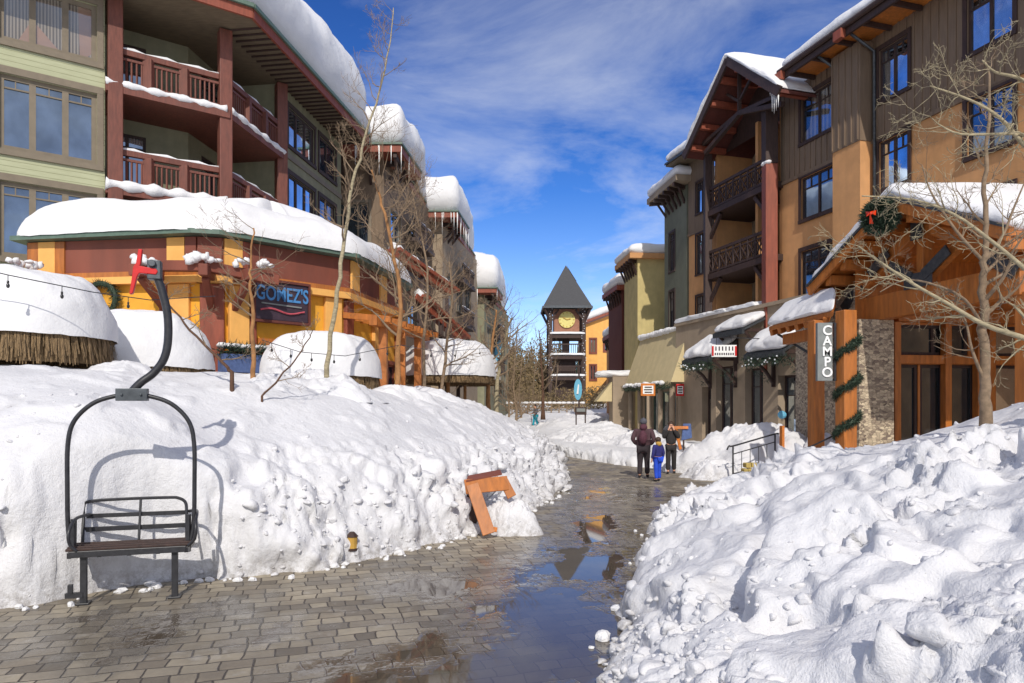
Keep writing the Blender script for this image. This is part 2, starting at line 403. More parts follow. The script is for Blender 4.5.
class Fac:
    """facade plane: p0 is its left end, p1 its right end as seen from outside; u along, d outward, z up"""
    def __init__(s, p0, p1):
        s.o = Vector((p0[0], p0[1], 0)); d = Vector((p1[0] - p0[0], p1[1] - p0[1], 0)); s.L = d.length; s.u = d / s.L
        s.n = Vector((s.u.y, -s.u.x, 0))
    def p(s, u, d, z): return s.o + s.u * u + s.n * d + Vector((0, 0, z))
    def pu(s, px, d=0):
        k = (px - 512) / F0; o = s.o + s.n * d
        return (k * o.y - o.x) / (s.u.x - k * s.u.y)
    def pz(s, px, py, d=0):
        Y = (s.o + s.n * d + s.u * s.pu(px, d)).y
        return CAMZ + (HOR - py) / F0 * Y
    def box(s, mb, u0, u1, d0, d1, z0, z1):
        mb.hexa([s.p(u0, d1, z0), s.p(u1, d1, z0), s.p(u1, d0, z0), s.p(u0, d0, z0), s.p(u0, d1, z1), s.p(u1, d1, z1), s.p(u1, d0, z1), s.p(u0, d0, z1)])
    def wall(s, mb, u0, u1, z0, z1, holes=(), d=0, rev=.18):
        us = sorted({u0, u1, *[h[0] for h in holes], *[h[1] for h in holes]}); us = [u for u in us if u0 - 1e-6 <= u <= u1 + 1e-6]
        zs = sorted({z0, z1, *[h[2] for h in holes], *[h[3] for h in holes]}); zs = [z for z in zs if z0 - 1e-6 <= z <= z1 + 1e-6]
        for a, b in zip(us, us[1:]):
            for c, e in zip(zs, zs[1:]):
                um, zm = (a + b) / 2, (c + e) / 2
                if any(h[0] < um < h[1] and h[2] < zm < h[3] for h in holes): continue
                mb.quad(s.p(a, d, c), s.p(b, d, c), s.p(b, d, e), s.p(a, d, e))
        for h in holes:
            a, b = max(h[0], u0), min(h[1], u1); c, e = max(h[2], z0), min(h[3], z1)
            if a >= b or c >= e: continue
            if h[2] >= z0: mb.quad(s.p(a, d, c), s.p(b, d, c), s.p(b, d - rev, c), s.p(a, d - rev, c))
            if h[3] <= z1: mb.quad(s.p(a, d, e), s.p(b, d, e), s.p(b, d - rev, e), s.p(a, d - rev, e))
            for q in (a, b): mb.quad(s.p(q, d, c), s.p(q, d, e), s.p(q, d - rev, e), s.p(q, d - rev, c))
    def window(s, parent, u0, u1, z0, z1, nm=2, trans=None, fm='grey_trim', gm='glass', d=0, fw=.07, trim=0, name='window', depth=.1, grid=False):
        mb = MB(); a, b = d - depth, d - depth + .07
        s.box(mb, u0, u1, a, b, z0, z0 + fw); s.box(mb, u0, u1, a, b, z1 - fw, z1)
        s.box(mb, u0, u0 + fw, a, b, z0 + fw, z1 - fw); s.box(mb, u1 - fw, u1, a, b, z0 + fw, z1 - fw)
        for i in range(1, nm):
            u = u0 + (u1 - u0) * i / nm; s.box(mb, u - fw * .6, u + fw * .6, a, b - .005, z0 + fw, z1 - fw)
        if trans:
            zt = z1 - trans; s.box(mb, u0 + fw, u1 - fw, a, b - .012, zt - .02, zt + .02)
            if grid:
                for i in range(nm):
                    u = u0 + (u1 - u0) * (i + .5) / nm; s.box(mb, u - .015, u + .015, a, b - .015, zt + .02, z1 - fw)
        if trim:
            s.box(mb, u0 - trim, u1 + trim, d + .003, d + .05, z1, z1 + trim * 1.2); s.box(mb, u0 - trim, u1 + trim, d + .003, d + .07, z0 - trim, z0)
            s.box(mb, u0 - trim, u0, d + .003, d + .045, z0, z1); s.box(mb, u1, u1 + trim, d + .003, d + .045, z0, z1)
        w = mb.build(name, M[fm], parent)
        g = MB(); g.quad(s.p(u0, a + .02, z0), s.p(u1, a + .02, z0), s.p(u1, a + .02, z1), s.p(u0, a + .02, z1))
        g.build('pane', M[gm], w)
        return w

# ------------------------------------------------------------------ numpy noise
def _h(ix, iy, iz, k=0):
    with np.errstate(over='ignore'):
        h = (ix.astype(np.int64) * 374761393 + iy.astype(np.int64) * 668265263 + iz.astype(np.int64) * 2147483647 + k * 974634777) & 0xFFFFFFFF
        h = ((h ^ (h >> 13)) * 1274126177) & 0xFFFFFFFF
        h = ((h ^ (h >> 16)) * 2246822519) & 0xFFFFFFFF
        h = h ^ (h >> 15)
    return (h & 0xFFFFFF) / float(0xFFFFFF)
def vnoise(P, k=0):
    i = np.floor(P).astype(np.int64); f = P - i; f = f * f * (3 - 2 * f); r = 0
    for dx in (0, 1):
        for dy in (0, 1):
            for dz in (0, 1):
                w = (f[:, 0] if dx else 1 - f[:, 0]) * (f[:, 1] if dy else 1 - f[:, 1]) * (f[:, 2] if dz else 1 - f[:, 2])
                r = r + w * _h(i[:, 0] + dx, i[:, 1] + dy, i[:, 2] + dz, k)
    return r * 2 - 1
def fbm(P, sc, oct=4, k=0):
    r = 0; a = 1.0; t = 0
    for o in range(oct): r = r + a * vnoise(P * sc + 17.3 * o, k + o); t += a; a *= .5; sc *= 2.03
    return r / t
def clods(P, sc, k=0, tilt=1.2):
    """broken lumps: every cell of a jittered lattice is a tilted facet of its own height"""
    Q = P * sc; i = np.floor(Q).astype(np.int64); n = len(Q)
    d1 = np.full(n, 9e9); d2 = np.full(n, 9e9); val = np.zeros(n)
    for dx in (-1, 0, 1):
        for dy in (-1, 0, 1):
            for dz in (-1, 0, 1):
                cx, cy, cz = i[:, 0] + dx, i[:, 1] + dy, i[:, 2] + dz
                ox = Q[:, 0] - (cx + _h(cx, cy, cz, k)); oy = Q[:, 1] - (cy + _h(cx, cy, cz, k + 1)); oz = Q[:, 2] - (cz + _h(cx, cy, cz, k + 2))
                d = ox * ox + oy * oy + oz * oz
                hv = (_h(cx, cy, cz, k + 3) - .5) * 1.0 + tilt * ((_h(cx, cy, cz, k + 4) - .5) * ox + (_h(cx, cy, cz, k + 5) - .5) * oy + (_h(cx, cy, cz, k + 6) - .5) * oz)
                c = d < d1
                d2 = np.where(c, d1, np.minimum(d2, d)); val = np.where(c, hv, val); d1 = np.where(c, d, d1)
    e = np.sqrt(d2) - np.sqrt(d1)
    return val * np.clip(e / .22, 0, 1) - .35 * (1 - np.clip(e / .22, 0, 1)) , e

def facets(P, sc, k=0, tilt=1.6, warp=.35):
    """sheared blocks: irregular cells, each a tilted plane with a step to its neighbours"""
    Wp = np.stack([fbm(P, sc * .9, 2, k + 50), fbm(P + 31, sc * .9, 2, k + 51), fbm(P + 67, sc * .9, 2, k + 52)], -1)
    Q = P * sc + Wp * warp * 2; i = np.floor(Q).astype(np.int64); n = len(Q); d1 = np.full(n, 9e9); val = np.zeros(n)
    for dx in (-1, 0, 1):
        for dy in (-1, 0, 1):
            for dz in (-1, 0, 1):
                cx, cy, cz = i[:, 0] + dx, i[:, 1] + dy, i[:, 2] + dz
                ox = Q[:, 0] - (cx + _h(cx, cy, cz, k)); oy = Q[:, 1] - (cy + _h(cx, cy, cz, k + 1)); oz = Q[:, 2] - (cz + _h(cx, cy, cz, k + 2))
                d = ox * ox + oy * oy + oz * oz
                hv = (_h(cx, cy, cz, k + 3) - .5) * .9 + tilt * ((_h(cx, cy, cz, k + 4) - .5) * ox + (_h(cx, cy, cz, k + 5) - .5) * oy + (_h(cx, cy, cz, k + 6) - .5) * oz)
                c = d < d1; val = np.where(c, hv, val); d1 = np.where(c, d, d1)
    return val

def blur(A, n):
    for _ in range(n):
        B = np.pad(A, 1, mode='edge'); A = (B[1:-1, 1:-1] * 2 + B[:-2, 1:-1] + B[2:, 1:-1] + B[1:-1, :-2] + B[1:-1, 2:]) / 6
    return A

def grid_mesh(name, X, Y, Z, mat, smooth=True, parent=None, origin=None, close_u=False):
    a, b = X.shape
    V = np.stack([X, Y, Z], -1).reshape(-1, 3)
    ia = np.arange(a - (0 if close_u else 1)); ib = np.arange(b - 1)
    I, J = np.meshgrid(ia, ib, indexing='ij'); I2 = (I + 1) % a
    Fq = np.stack([I * b + J, I2 * b + J, I2 * b + J + 1, I * b + J + 1], -1).reshape(-1, 4)
    me = bpy.data.meshes.new(name); me.vertices.add(len(V)); me.vertices.foreach_set('co', V.ravel())
    me.loops.add(Fq.size); me.loops.foreach_set('vertex_index', Fq.ravel().astype(np.int32))
    me.polygons.add(len(Fq)); me.polygons.foreach_set('loop_start', np.arange(0, Fq.size, 4, dtype=np.int32))
    me.update(calc_edges=True); me.validate()
    if smooth: me.polygons.foreach_set('use_smooth', np.ones(len(me.polygons), bool))
    return link_mesh(name, me, mat, parent, origin)

def snow_pad(name, poly, zb, H, r, parent=None, seed=0, over=.06, mat='snow_roof', nj=.08, dome=.25, label=None, cat=None, group=None, nseg=110, rs=.35, nsc=.8, soft=1.0, cen=None, lump=0, lip=True):
    """a blanket of snow on a star-shaped outline; zb(x,y) is the surface it lies on"""
    if not callable(zb): zc = zb; zb = lambda x, y: zc + 0 * x
    P = np.array(poly, float); c = P.mean(0) if cen is None else np.array(cen)
    # resample the outline by arc length with rounded corners
    L = np.linalg.norm(np.roll(P, -1, 0) - P, axis=1); cum = np.concatenate([[0], np.cumsum(L)]); t = np.linspace(0, cum[-1], nseg, endpoint=False)
    PP = np.vstack([P, P[:1]])
    B = np.stack([np.interp(t, cum, PP[:, 0]), np.interp(t, cum, PP[:, 1])], -1)
    k = max(1, int(rs / (cum[-1] / nseg)))
    ker = np.ones(2 * k + 1) / (2 * k + 1)
    for a in (0, 1): B[:, a] = np.convolve(np.concatenate([B[-k:, a], B[:, a], B[:k, a]]), ker, 'valid')
    vec = B - c; Rr = np.linalg.norm(vec, axis=1); un = vec / Rr[:, None]
    ph = np.radians(np.linspace(-55 if lip else 0, 90, 16)); d_e = r - (r + over) * np.cos(ph); zz = .42 * H + (.58 * H) * np.sin(ph); zz = np.where(ph < 0, .42 * H * (1 + np.sin(ph) / math.sin(math.radians(55))), zz)
    if not lip: zz = H * np.sin(ph); zz[0] = -.03
    inner = np.linspace(0, 1, 14)[1:]
    X, Y, Z = [], [], []
    for i in range(len(B)):
        ring_d = list(d_e) + [r + (Rr[i] - r) * q if Rr[i] > r else r for q in inner]
        ring_d = np.minimum(np.array(ring_d), Rr[i])
        hz = np.concatenate([zz, H * (1 + dome * (1 - (1 - inner) ** 2))])
        rad = Rr[i] - ring_d
        X.append(c[0] + un[i, 0] * rad); Y.append(c[1] + un[i, 1] * rad); Z.append(hz)
    X, Y, Z = map(np.array, (X, Y, Z))
    Pn = np.stack([X, Y, Z], -1).reshape(-1, 3) + seed * 13.7
    n1 = fbm(Pn, nsc, 4, seed).reshape(X.shape)
    w = np.clip(Z / H, 0, 1.2)
    base = zb(X, Y)
    last = np.linspace(0, 1, X.shape[1]) ** 3
    n1m = n1 * (1 - last) + n1[:, -1:].mean() * last
    Z = base + Z * (1 + 1.5 * nj * n1m)
    hN = fbm(Pn + 50, nsc * 1.3, 3, seed + 9).reshape(X.shape) * (1 - last)
    n3 = fbm(Pn, 3.2, 3, seed + 31).reshape(X.shape) * (1 - last); Z = Z + n3 * min(.035, H * .06); n6 = fbm(Pn, 1.1, 4, seed + 55).reshape(X.shape) * (1 - last) * (np.clip(w, 0, 1)); Z = Z + n6 * min(.16, H * .12); hN = hN + n6 * .8; hN = hN + n3 * .5 * np.clip(1.2 - Z * 0, 0, 1) * (np.arange(X.shape[1]) < 9)
    if lump:
        cl, _ = clods(Pn, 2.2, seed); hN = hN + lump * cl.reshape(X.shape) * (1 - last)
    X = X + (X - c[0]) / (Rr[:, None] + .01) * hN * nj * 2.0 * w; Y = Y + (Y - c[1]) / (Rr[:, None] + .01) * hN * nj * 2.0 * w
    org = None if parent else (c[0], c[1], float(np.min(Z)))
    o = grid_mesh(name, X, Y, Z, M[mat], True, parent, org, close_u=True)
    if not parent: meta(o, label, cat, group)
    return o

def bank(name, feet, backs, prof, hs, res, amp, mat, label=None, seed=0, tn=200, zbot=-.06, prof2=None):
    f = np.array(feet, float); bk = np.array(backs, float); hs = np.array(hs, float)
    m = len(f); fine = np.linspace(0, m - 1, 4000)
    def cr(A):
        i = np.clip(np.floor(fine).astype(int), 0, m - 2); u = fine - i
        g = lambda j: A[np.clip(j, 0, m - 1)]
        u = u[:, None] if A.ndim > 1 else u
        p0, p1, p2, p3 = g(i - 1), g(i), g(i + 1), g(i + 2)
        return .5 * (2 * p1 + (p2 - p0) * u + (2 * p0 - 5 * p1 + 4 * p2 - p3) * u ** 2 + (3 * p1 - p0 - 3 * p2 + p3) * u ** 3)
    Fp, Bp, Hp = cr(f), cr(bk), cr(hs)
    seg = np.linalg.norm(np.diff(Fp, axis=0), axis=1); dist = np.maximum(np.linalg.norm(Fp[:-1], axis=1), 2.0)
    w = np.concatenate([[0], np.cumsum(seg / (res * dist))]); ns = int(w[-1]) + 2
    q = np.interp(np.linspace(0, w[-1], ns), w, np.arange(4000))
    I = lambda A: np.stack([np.interp(q, np.arange(4000), A[:, a]) for a in (0, 1)], -1)
    Fq, Bq = I(Fp), I(Bp); Hq = np.interp(q, np.arange(4000), Hp)
    D = np.linalg.norm(Bq - Fq, axis=1); dmax = D.max()
    tt = np.linspace(0, 1, tn); tt = tt ** 1.25
    dd = tt * dmax
    pd = np.array([p[0] for p in prof]); pz = np.array([p[1] for p in prof])
    z = np.interp(dd, pd, pz)[None]
    if prof2:
        wgt = np.exp(-((Fq[:, 0:1] - prof2[1]) / prof2[2]) ** 2); z = z * (1 - wgt) + wgt * np.interp(dd, [p[0] for p in prof2[0]], [p[1] for p in prof2[0]])[None]
    U = (Bq - Fq) / D[:, None]
    sc = D[:, None] / dmax
    X = Fq[:, 0:1] + U[:, 0:1] * dd[None] * sc; Y = Fq[:, 1:2] + U[:, 1:2] * dd[None] * sc; Z = Hq[:, None] * z + zbot
    return X, Y, Z, dd

def chunk_field(name, surf, weight, sizes, seed, mat='snow_bank', sink=.3, flat=.75, zmin=None):
    """angular broken blocks of snow scattered over a bank; sizes: list of (count, lo, hi, subdivisions)"""
    X, Y, Z = [a.ravel() for a in surf]; w = weight.ravel(); w = w / w.sum(); rs = np.random.RandomState(seed); VV, FF, off = [], [], 0
    for cnt, lo, hi, sb in sizes:
        bm = bmesh.new(); bmesh.ops.create_icosphere(bm, subdivisions=sb, radius=1); D = np.array([v.co[:] for v in bm.verts]); Fi = np.array([[v.index for v in f.verts] for f in bm.faces]); bm.free()
        idx = rs.choice(len(X), cnt, p=w)
        for i in idx:
            k = rs.randint(7, 11); nn = rs.normal(size=(k, 3)); nn /= np.linalg.norm(nn, axis=1)[:, None]; hh = rs.uniform(.5, 1.0, k)
            q = np.clip(D @ nn.T, 1e-3, None) / hh; r_ = (q ** 26).sum(1) ** (-1 / 26.); r_ = np.minimum(r_, 1.25)
            P = D * r_[:, None]
            P *= (1 + (.14 if sb > 2 else .16) * fbm(D * 1.0 + i % 97, 2.2, 3, seed))[:, None]
            s_ = lo * (hi / lo) ** (rs.rand() ** 1.6)
            P = P * (s_ * np.array([rs.uniform(.8, 1.35), rs.uniform(.8, 1.3), flat * rs.uniform(.7, 1.15)])); a = rs.uniform(0, 6.28); ca, sa = math.cos(a), math.sin(a)
            tl = rs.normal() * .35; ct, st = math.cos(tl), math.sin(tl); P = P @ np.array([[1, 0, 0], [0, ct, -st], [0, st, ct]]) @ np.array([[ca, -sa, 0], [sa, ca, 0], [0, 0, 1]])
            P = P + np.array([X[i], Y[i], max(Z[i] + s_ * (.5 - sink * 1.0) * flat, s_ * .4)]); VV.append(P); FF.append(Fi + off); off += len(P)
    V = np.vstack(VV); Fq = np.vstack(FF)
    me = bpy.data.meshes.new(name); me.vertices.add(len(V)); me.vertices.foreach_set('co', V.ravel()); me.loops.add(Fq.size); me.loops.foreach_set('vertex_index', Fq.ravel().astype(np.int32))
    me.polygons.add(len(Fq)); me.polygons.foreach_set('loop_start', np.arange(0, Fq.size, 3, dtype=np.int32)); me.update(calc_edges=True)
    me.polygons.foreach_set('use_smooth', np.ones(len(me.polygons), bool))
    o = link_mesh(name, me, M[mat], None, (float(V[:, 0].mean()), float(V[:, 1].mean()), 0)); meta(o, kind='stuff'); return o

def displace(X, Y, Z, disp):
    P = np.stack([X, Y, Z], -1)
    du = np.gradient(P, axis=0); dv = np.gradient(P, axis=1); n = np.cross(du, dv)
    n /= (np.linalg.norm(n, axis=-1, keepdims=True) + 1e-9)
    if n[..., 2].mean() < 0: n = -n
    P = P + n * disp[..., None]
    return P[..., 0], P[..., 1], P[..., 2]

FONT = {}
def text_mesh(txt, size, mat, parent, origin, xdir, updir, name='lettering', depth=.01, spacing=1.0, vertical=False, squeeze=1.0, bold=0.0):
    cu = bpy.data.curves.new('lettering', 'FONT'); cu.body = txt; cu.size = size; cu.extrude = depth; cu.align_x = 'CENTER'; cu.align_y = 'CENTER'
    cu.space_character = spacing; cu.space_line = .82 if vertical else 1; cu.offset = bold
    tmp = bpy.data.objects.new('tmp', cu); COL.objects.link(tmp)
    dg = bpy.context.evaluated_depsgraph_get(); me = bpy.data.meshes.new_from_object(tmp.evaluated_get(dg))
    bpy.data.objects.remove(tmp); x = Vector(xdir).normalized(); u = Vector(updir).normalized(); n = x.cross(u)
    mt = Matrix.Translation(Vector(origin)) @ Matrix(((x.x * squeeze, u.x, n.x, 0), (x.y * squeeze, u.y, n.y, 0), (x.z * squeeze, u.z, n.z, 0), (0, 0, 0, 1)))
    me.transform(mt); me.materials.clear()
    return link_mesh(name, me, M[mat], parent)
# ------------------------------------------------------------------ camera, sky, sun
sc = bpy.context.scene
sc.view_settings.view_transform = 'Standard'; sc.view_settings.look = 'None'; sc.view_settings.exposure = 0
cam = bpy.data.cameras.new('camera'); co = bpy.data.objects.new('camera', cam); COL.objects.link(co)
cam.sensor_width = 36; cam.lens = F0 / 1024 * 36; cam.shift_y = (HOR - 341.5) / 1024; cam.clip_end = 3000; cam.clip_start = .05
co.location = (0, 0, CAMZ); co.rotation_euler = (R(90), 0, 0); sc.camera = co
SUND = Vector((-.04, .78, -.60)).normalized()
sl = bpy.data.lights.new('sun', 'SUN'); sl.energy = 3.2; sl.angle = R(.53); sl.color = (1, .945, .86)
so = bpy.data.objects.new('sun', sl); COL.objects.link(so); so.rotation_euler = SUND.to_track_quat('-Z', 'Y').to_euler(); so.location = (5, -20, 30)
w = bpy.data.worlds.new('World'); sc.world = w; w.use_nodes = True; nt = w.node_tree; nt.nodes.clear()
sky = N(nt, 'ShaderNodeTexSky'); sky.sky_type = 'NISHITA'; sky.sun_disc = False
sky.sun_elevation = math.asin(-SUND.z); sky.sun_rotation = math.atan2(-SUND.x, -SUND.y); sky.altitude = 2500; sky.air_density = 1.0; sky.dust_density = .2; sky.ozone_density = 2.0
tc = nt.nodes.new('ShaderNodeTexCoord').outputs['Generated']
sx = nt.nodes.new('ShaderNodeSeparateXYZ'); nt.links.new(tc, sx.inputs[0])
el = sx.outputs[2]
grad = ramp(nt, el, [(0, (1.0, .95, .95)), (.12, (.78, .86, .96)), (.3, (.26, .53, .92)), (.62, (.14, .34, .74))])
skyc = mixc(nt, 1.0, sky.outputs[0], grad, 'MULTIPLY')
mp = mapping(nt, tc, (1.5, 1.5, 4.6), (R(14), R(-22), 0), (.35, .0, .8))
n1 = noise(nt, mp, 1.7, 8, .62, .5)
mp2 = mapping(nt, tc, (1, 1, 1.6), (0, R(25), 0), (2.1, 0, .3))
n2 = noise(nt, mp2, 1.5, 3, .5)
cl = mathn(nt, 'MULTIPLY', ramp(nt, n1, [(.46, 0.0), (.72, 1.0)]), ramp(nt, n2, [(.36, 0.25), (.56, 1.0)]))
cl = mathn(nt, 'MULTIPLY', cl, ramp(nt, el, [(-.05, .9), (.5, .62)]))
cc = ramp(nt, el, [(0, (5.0, 5.3, 5.8)), (.3, (4.3, 4.6, 5.3)), (.7, (2.2, 2.5, 3.4))])
skyc = mixc(nt, cl, skyc, cc)
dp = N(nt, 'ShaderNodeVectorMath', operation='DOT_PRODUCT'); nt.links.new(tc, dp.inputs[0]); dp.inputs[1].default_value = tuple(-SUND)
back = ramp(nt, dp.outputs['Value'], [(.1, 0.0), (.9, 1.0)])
skyc = mixc(nt, mathn(nt, 'MULTIPLY', back, .8), skyc, (4.0, 4.0, 4.1))   # white haze added around the sun, behind the viewer, for neutral fill light
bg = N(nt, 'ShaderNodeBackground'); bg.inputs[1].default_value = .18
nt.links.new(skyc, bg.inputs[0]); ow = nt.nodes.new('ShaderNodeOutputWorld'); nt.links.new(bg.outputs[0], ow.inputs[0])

# ------------------------------------------------------------------ ground
mb = MB(); mb.quad((-1200, -600, -.12), (1200, -600, -.12), (1200, 1800, -.12), (-1200, 1800, -.12))
meta(mb.build('ground', M['snow'], origin=(0, 0, -.12)), kind='structure')
M['paver'] = paver_mat()
mb = MB(); mb.quad((-14, -8, 0), (16, -8, 0), (16, 46, 0), (-14, 46, 0))
meta(mb.build('street', M['paver'], origin=(0, 0, 0)), kind='structure')

def fade(x, a, b): return np.clip((x - a) / (b - a), 0, 1)
# left bank
feet = [(-8.5, 4.2), (-6.6, 5.4), (-5.1, 6.75), (-4.15, 7.8), (-3.15, 8.1), (-1.95, 9.0), (-1.15, 10.1), (-.45, 11.4), (.15, 12.9), (.75, 14.7), (1.15, 16.8), (1.4, 19.2), (1.6, 22), (1.65, 25), (1.6, 31), (.4, 38)]
backs = [(-17, 13), (-15.5, 14.5), (-14, 16), (-13, 17), (-12, 17.8), (-10.5, 18.8), (-9.2, 19.5), (-8.6, 20.5), (-8, 21.5), (-7.4, 22.8), (-7, 24), (-6.8, 26), (-6.6, 28), (-6.5, 30), (-6.2, 35), (-5.5, 42)]
hs = [1, 1, 1, 1, 1, 1, .98, .94, .9, .86, .82, .78, .74, .7, .6, .35]
prof = [(0, 0), (.12, .24), (.35, .68), (.7, 1.1), (1.2, 1.45), (1.9, 1.85), (2.8, 2.28), (3.8, 2.6), (4.6, 2.72), (6, 2.66), (8, 2.4), (10.5, 1.4), (12, .8)]
wallp = [(0, 0), (.05, .6), (.14, 1.25), (.28, 1.7), (.8, 2.06), (1.8, 2.3), (2.8, 2.52), (3.8, 2.66), (4.6, 2.72), (6, 2.66), (8, 2.4), (10.5, 1.4), (12, .8)]
X, Y, Z, dd = bank('l', feet, backs, prof, hs, .0042, 0, None, tn=210, prof2=(wallp, -4.3, 1.1))
P = np.stack([X, Y, Z], -1).reshape(-1, 3); Pz = P * np.array([1, 1, .8])
face = np.clip(1 - fade(Z + .35 * fbm(P, .6, 3, 44).reshape(X.shape), .95, 1.5), 0, 1)
face = np.maximum(face, .8 * fade(Y, 15, 20) * (1 - fade(dd[None] + 0 * X, 1.5, 3)))
calm = 1 - .75 * np.exp(-((X + 4.3) / .95) ** 2) * (Z > -.1)
patch = .45 + .55 * fade(fbm(P * [1, 1, .6], .8, 2, 5).reshape(X.shape), -.25, .25)
c1, _ = clods(Pz, 2.1, 1, 1.6); c2, _ = clods(P * [1, 1, .65] + 5, 4.9, 11, 1.5); c3, _ = clods(P + 9, 11., 21, 1.3); c4, _ = clods(P + 4, 20., 25, 1.3)
g = X.shape
f1, f2, f3, f4 = facets(P, 1.9, 3), facets(P + 3, 4.2, 13), facets(P + 7, 9.0, 23), facets(P + 11, 19., 33)
pt2 = .3 + .7 * fade(fbm(P, 1.7, 3, 95).reshape(g), -.2, .2)
d = face * calm * patch * (.28 * blur(f1.reshape(g), 2) + pt2 * (.18 * f2.reshape(g) + .10 * f3.reshape(g) + .05 * f4.reshape(g)) + .10 * fbm(P, 4.5, 5, 61).reshape(g)) + (.05 + .03 * face) * fbm(P, 1.3, 4, 3).reshape(g) + .16 * face * fbm(Pz, .7, 3, 8).reshape(g) * calm
c0_ = None
d += (1 - face) * .10 * fbm(P, .55, 3, 31).reshape(g) + (1 - face) * fade(np.abs(fbm(P, 1.6, 3, 77).reshape(g)), .22, .4) * .05
X, Y, Z = displace(X, Y, Z, d)
LB = (X, Y, Z)
mdl = dd[None] + 0 * X
wl = (calm ** 3) * (np.exp(-((mdl - .25) / .45) ** 2) + .25 * np.exp(-((mdl - 1.0) / .7) ** 2)) * (.15 + fade(fbm(np.stack([X, Y, Z], -1).reshape(-1, 3), .9, 2, 71).reshape(X.shape), -.2, .35)) * (Y > 5)
meta(grid_mesh('snow_bank', X, Y, Z, M['snow_bank'], True, None, (-5, 12, 0)), kind='structure')

chunk_field('snow_chunks', LB, wl, [(1100, .015, .045, 2), (90, .045, .10, 3)], 5, sink=.7)
# right bank
feet = [(.15, .6), (.35, 2.4), (.52, 4.0), (.72, 5.4), (.98, 6.5), (1.3, 7.7), (1.62, 9.0), (2.0, 10.4), (2.5, 12.2), (3.05, 13.8), (3.8, 15.2), (4.7, 16.4), (5.7, 17.0)]
backs = [(9.5, -5), (10.2, -2), (10.8, 1), (11.2, 3.4), (11.5, 5.2), (11.8, 6.9), (12, 8.4), (12.1, 9.8), (12.1, 11), (12, 12), (11.8, 12.9), (11.4, 13.8), (11.2, 14.6)]
hs = [1, 1, 1, 1, 1, .98, .94, .88, .76, .58, .34, .19, .1]
prof = [(0, 0), (.06, .16), (.25, .36), (.7, .62), (1.4, .90), (2.4, 1.28), (3.6, 1.66), (4.8, 2.04), (5.8, 2.34), (6.8, 2.5), (8.2, 2.4), (10, 1.8), (12.6, .8)]
X, Y, Z, dd = bank('r', feet, backs, prof, hs, .0042, 0, None, tn=330)
P = np.stack([X, Y, Z], -1).reshape(-1, 3); g = X.shape
big, _ = clods(P * [1, 1, 1.0] + 3.3, .95, 41, 1.9); c1, _ = clods(P + 1, 2.0, 1, 1.8); c2, _ = clods(P + 5, 4.3, 12, 1.6); c3, _ = clods(P + 9, 9.5, 22, 1.4)
md = dd[None] + 0 * X
rough = 1 - .92 * fade(md + 1.6 * fbm(P, .45, 3, 66).reshape(g) - .10 * (8 - Y), 3.0, 3.9)
rough = np.maximum(rough, .55 * fade(fbm(P * [1, 1, .5], .5, 2, 91).reshape(g), .05, .3) * (md > 3) * (1 - fade(Y, 8, 9)))
rough = np.maximum(rough, .8 * fade(np.abs(md - 6.3) * -1, -.6, -.1) * fade(fbm(P, .7, 2, 12).reshape(g), -.15, .1))
patch = .12 + .88 * fade(fbm(P, .8, 3, 15).reshape(g), -.18, .12)
c4, _ = clods(P + 2, 19., 32, 1.3)
f0, f1, f2, f3, f4 = facets(P, .85, 2, 1.9), facets(P, 1.8, 3), facets(P + 3, 4.0, 13), facets(P + 7, 8.5, 23), facets(P + 11, 18., 33)
pt2 = .15 + .85 * fade(fbm(P, 1.6, 3, 95).reshape(g), -.12, .15)
d = rough * (.24 * blur(f0.reshape(g), 9) + .25 * (.4 + .6 * patch) * blur(f1.reshape(g), 2) + patch * pt2 * (.18 * blur(f2.reshape(g), 1) + .10 * f3.reshape(g) + .045 * f4.reshape(g)) + .09 * patch * fbm(P, 4.5, 5, 61).reshape(g)) + .12 * fbm(P, .8, 4, 6).reshape(g) + (.04) * fbm(P, 2.6, 4, 3).reshape(g)
d *= fade(md, -.2, .25) * (.45 + .55 * fade(Y, 2.5, 5.5)) * (1 - .6 * fade(Y, 14, 16))
X, Y, Z = displace(X, Y, Z, d)
RB = (X, Y, Z)
wr = rough * patch * (Y > 2.2) * (md < 7.2) * (.25 + np.exp(-(md / .8) ** 2))
meta(grid_mesh('snow_bank', X, Y, Z, M['snow_bank'], True, None, (6, 8, 0)), kind='structure')

chunk_field('snow_chunks', RB, wr, [(1700, .015, .045, 2), (150, .045, .10, 3)], 9, sink=.8)
# snow covered square beyond the cleared street
feet = [(-4, 40), (.3, 37), (1.7, 32.5), (2.1, 29.2), (2.7, 27), (3.4, 25), (4.1, 23.5), (5.0, 22.4), (5.7, 21.2), (6.0, 20.2), (6.5, 19.2), (7.4, 18.2), (9, 17.6)]
backs = [(-70, 140), (-40, 150), (-20, 160), (-8, 165), (0, 165), (8, 165), (20, 160), (30, 150), (40, 140), (50, 120), (55, 100), (60, 80), (60, 60)]
hs = [.9, .9, 1, 1, 1, 1, 1, 1, 1, 1, .9, .9, .8]
prof = [(0, 0), (.25, .26), (.8, .40), (3, .5), (12, .45), (24, .52), (35, 1.2), (50, 2.2), (80, 3.3), (170, 6)]
X, Y, Z, dd = bank('f', feet, backs, prof, hs, .0042, 0, None, tn=200)
P = np.stack([X, Y, Z], -1).reshape(-1, 3); g = X.shape
c1, _ = clods(P, 2.2, 1, 1.5); c2, _ = clods(P + 4, 5., 7, 1.5)
md = dd[None] + 0 * X
d = (.2 + .8 * (1 - fade(md, 1.2, 3))) * (.16 * c1.reshape(g) + .07 * c2.reshape(g)) * (1 - fade(md, 30, 40)) + .14 * fbm(P, .35, 3, 5).reshape(g) * fade(md, 0, 3)
X, Y, Z = displace(X, Y, Z, d)
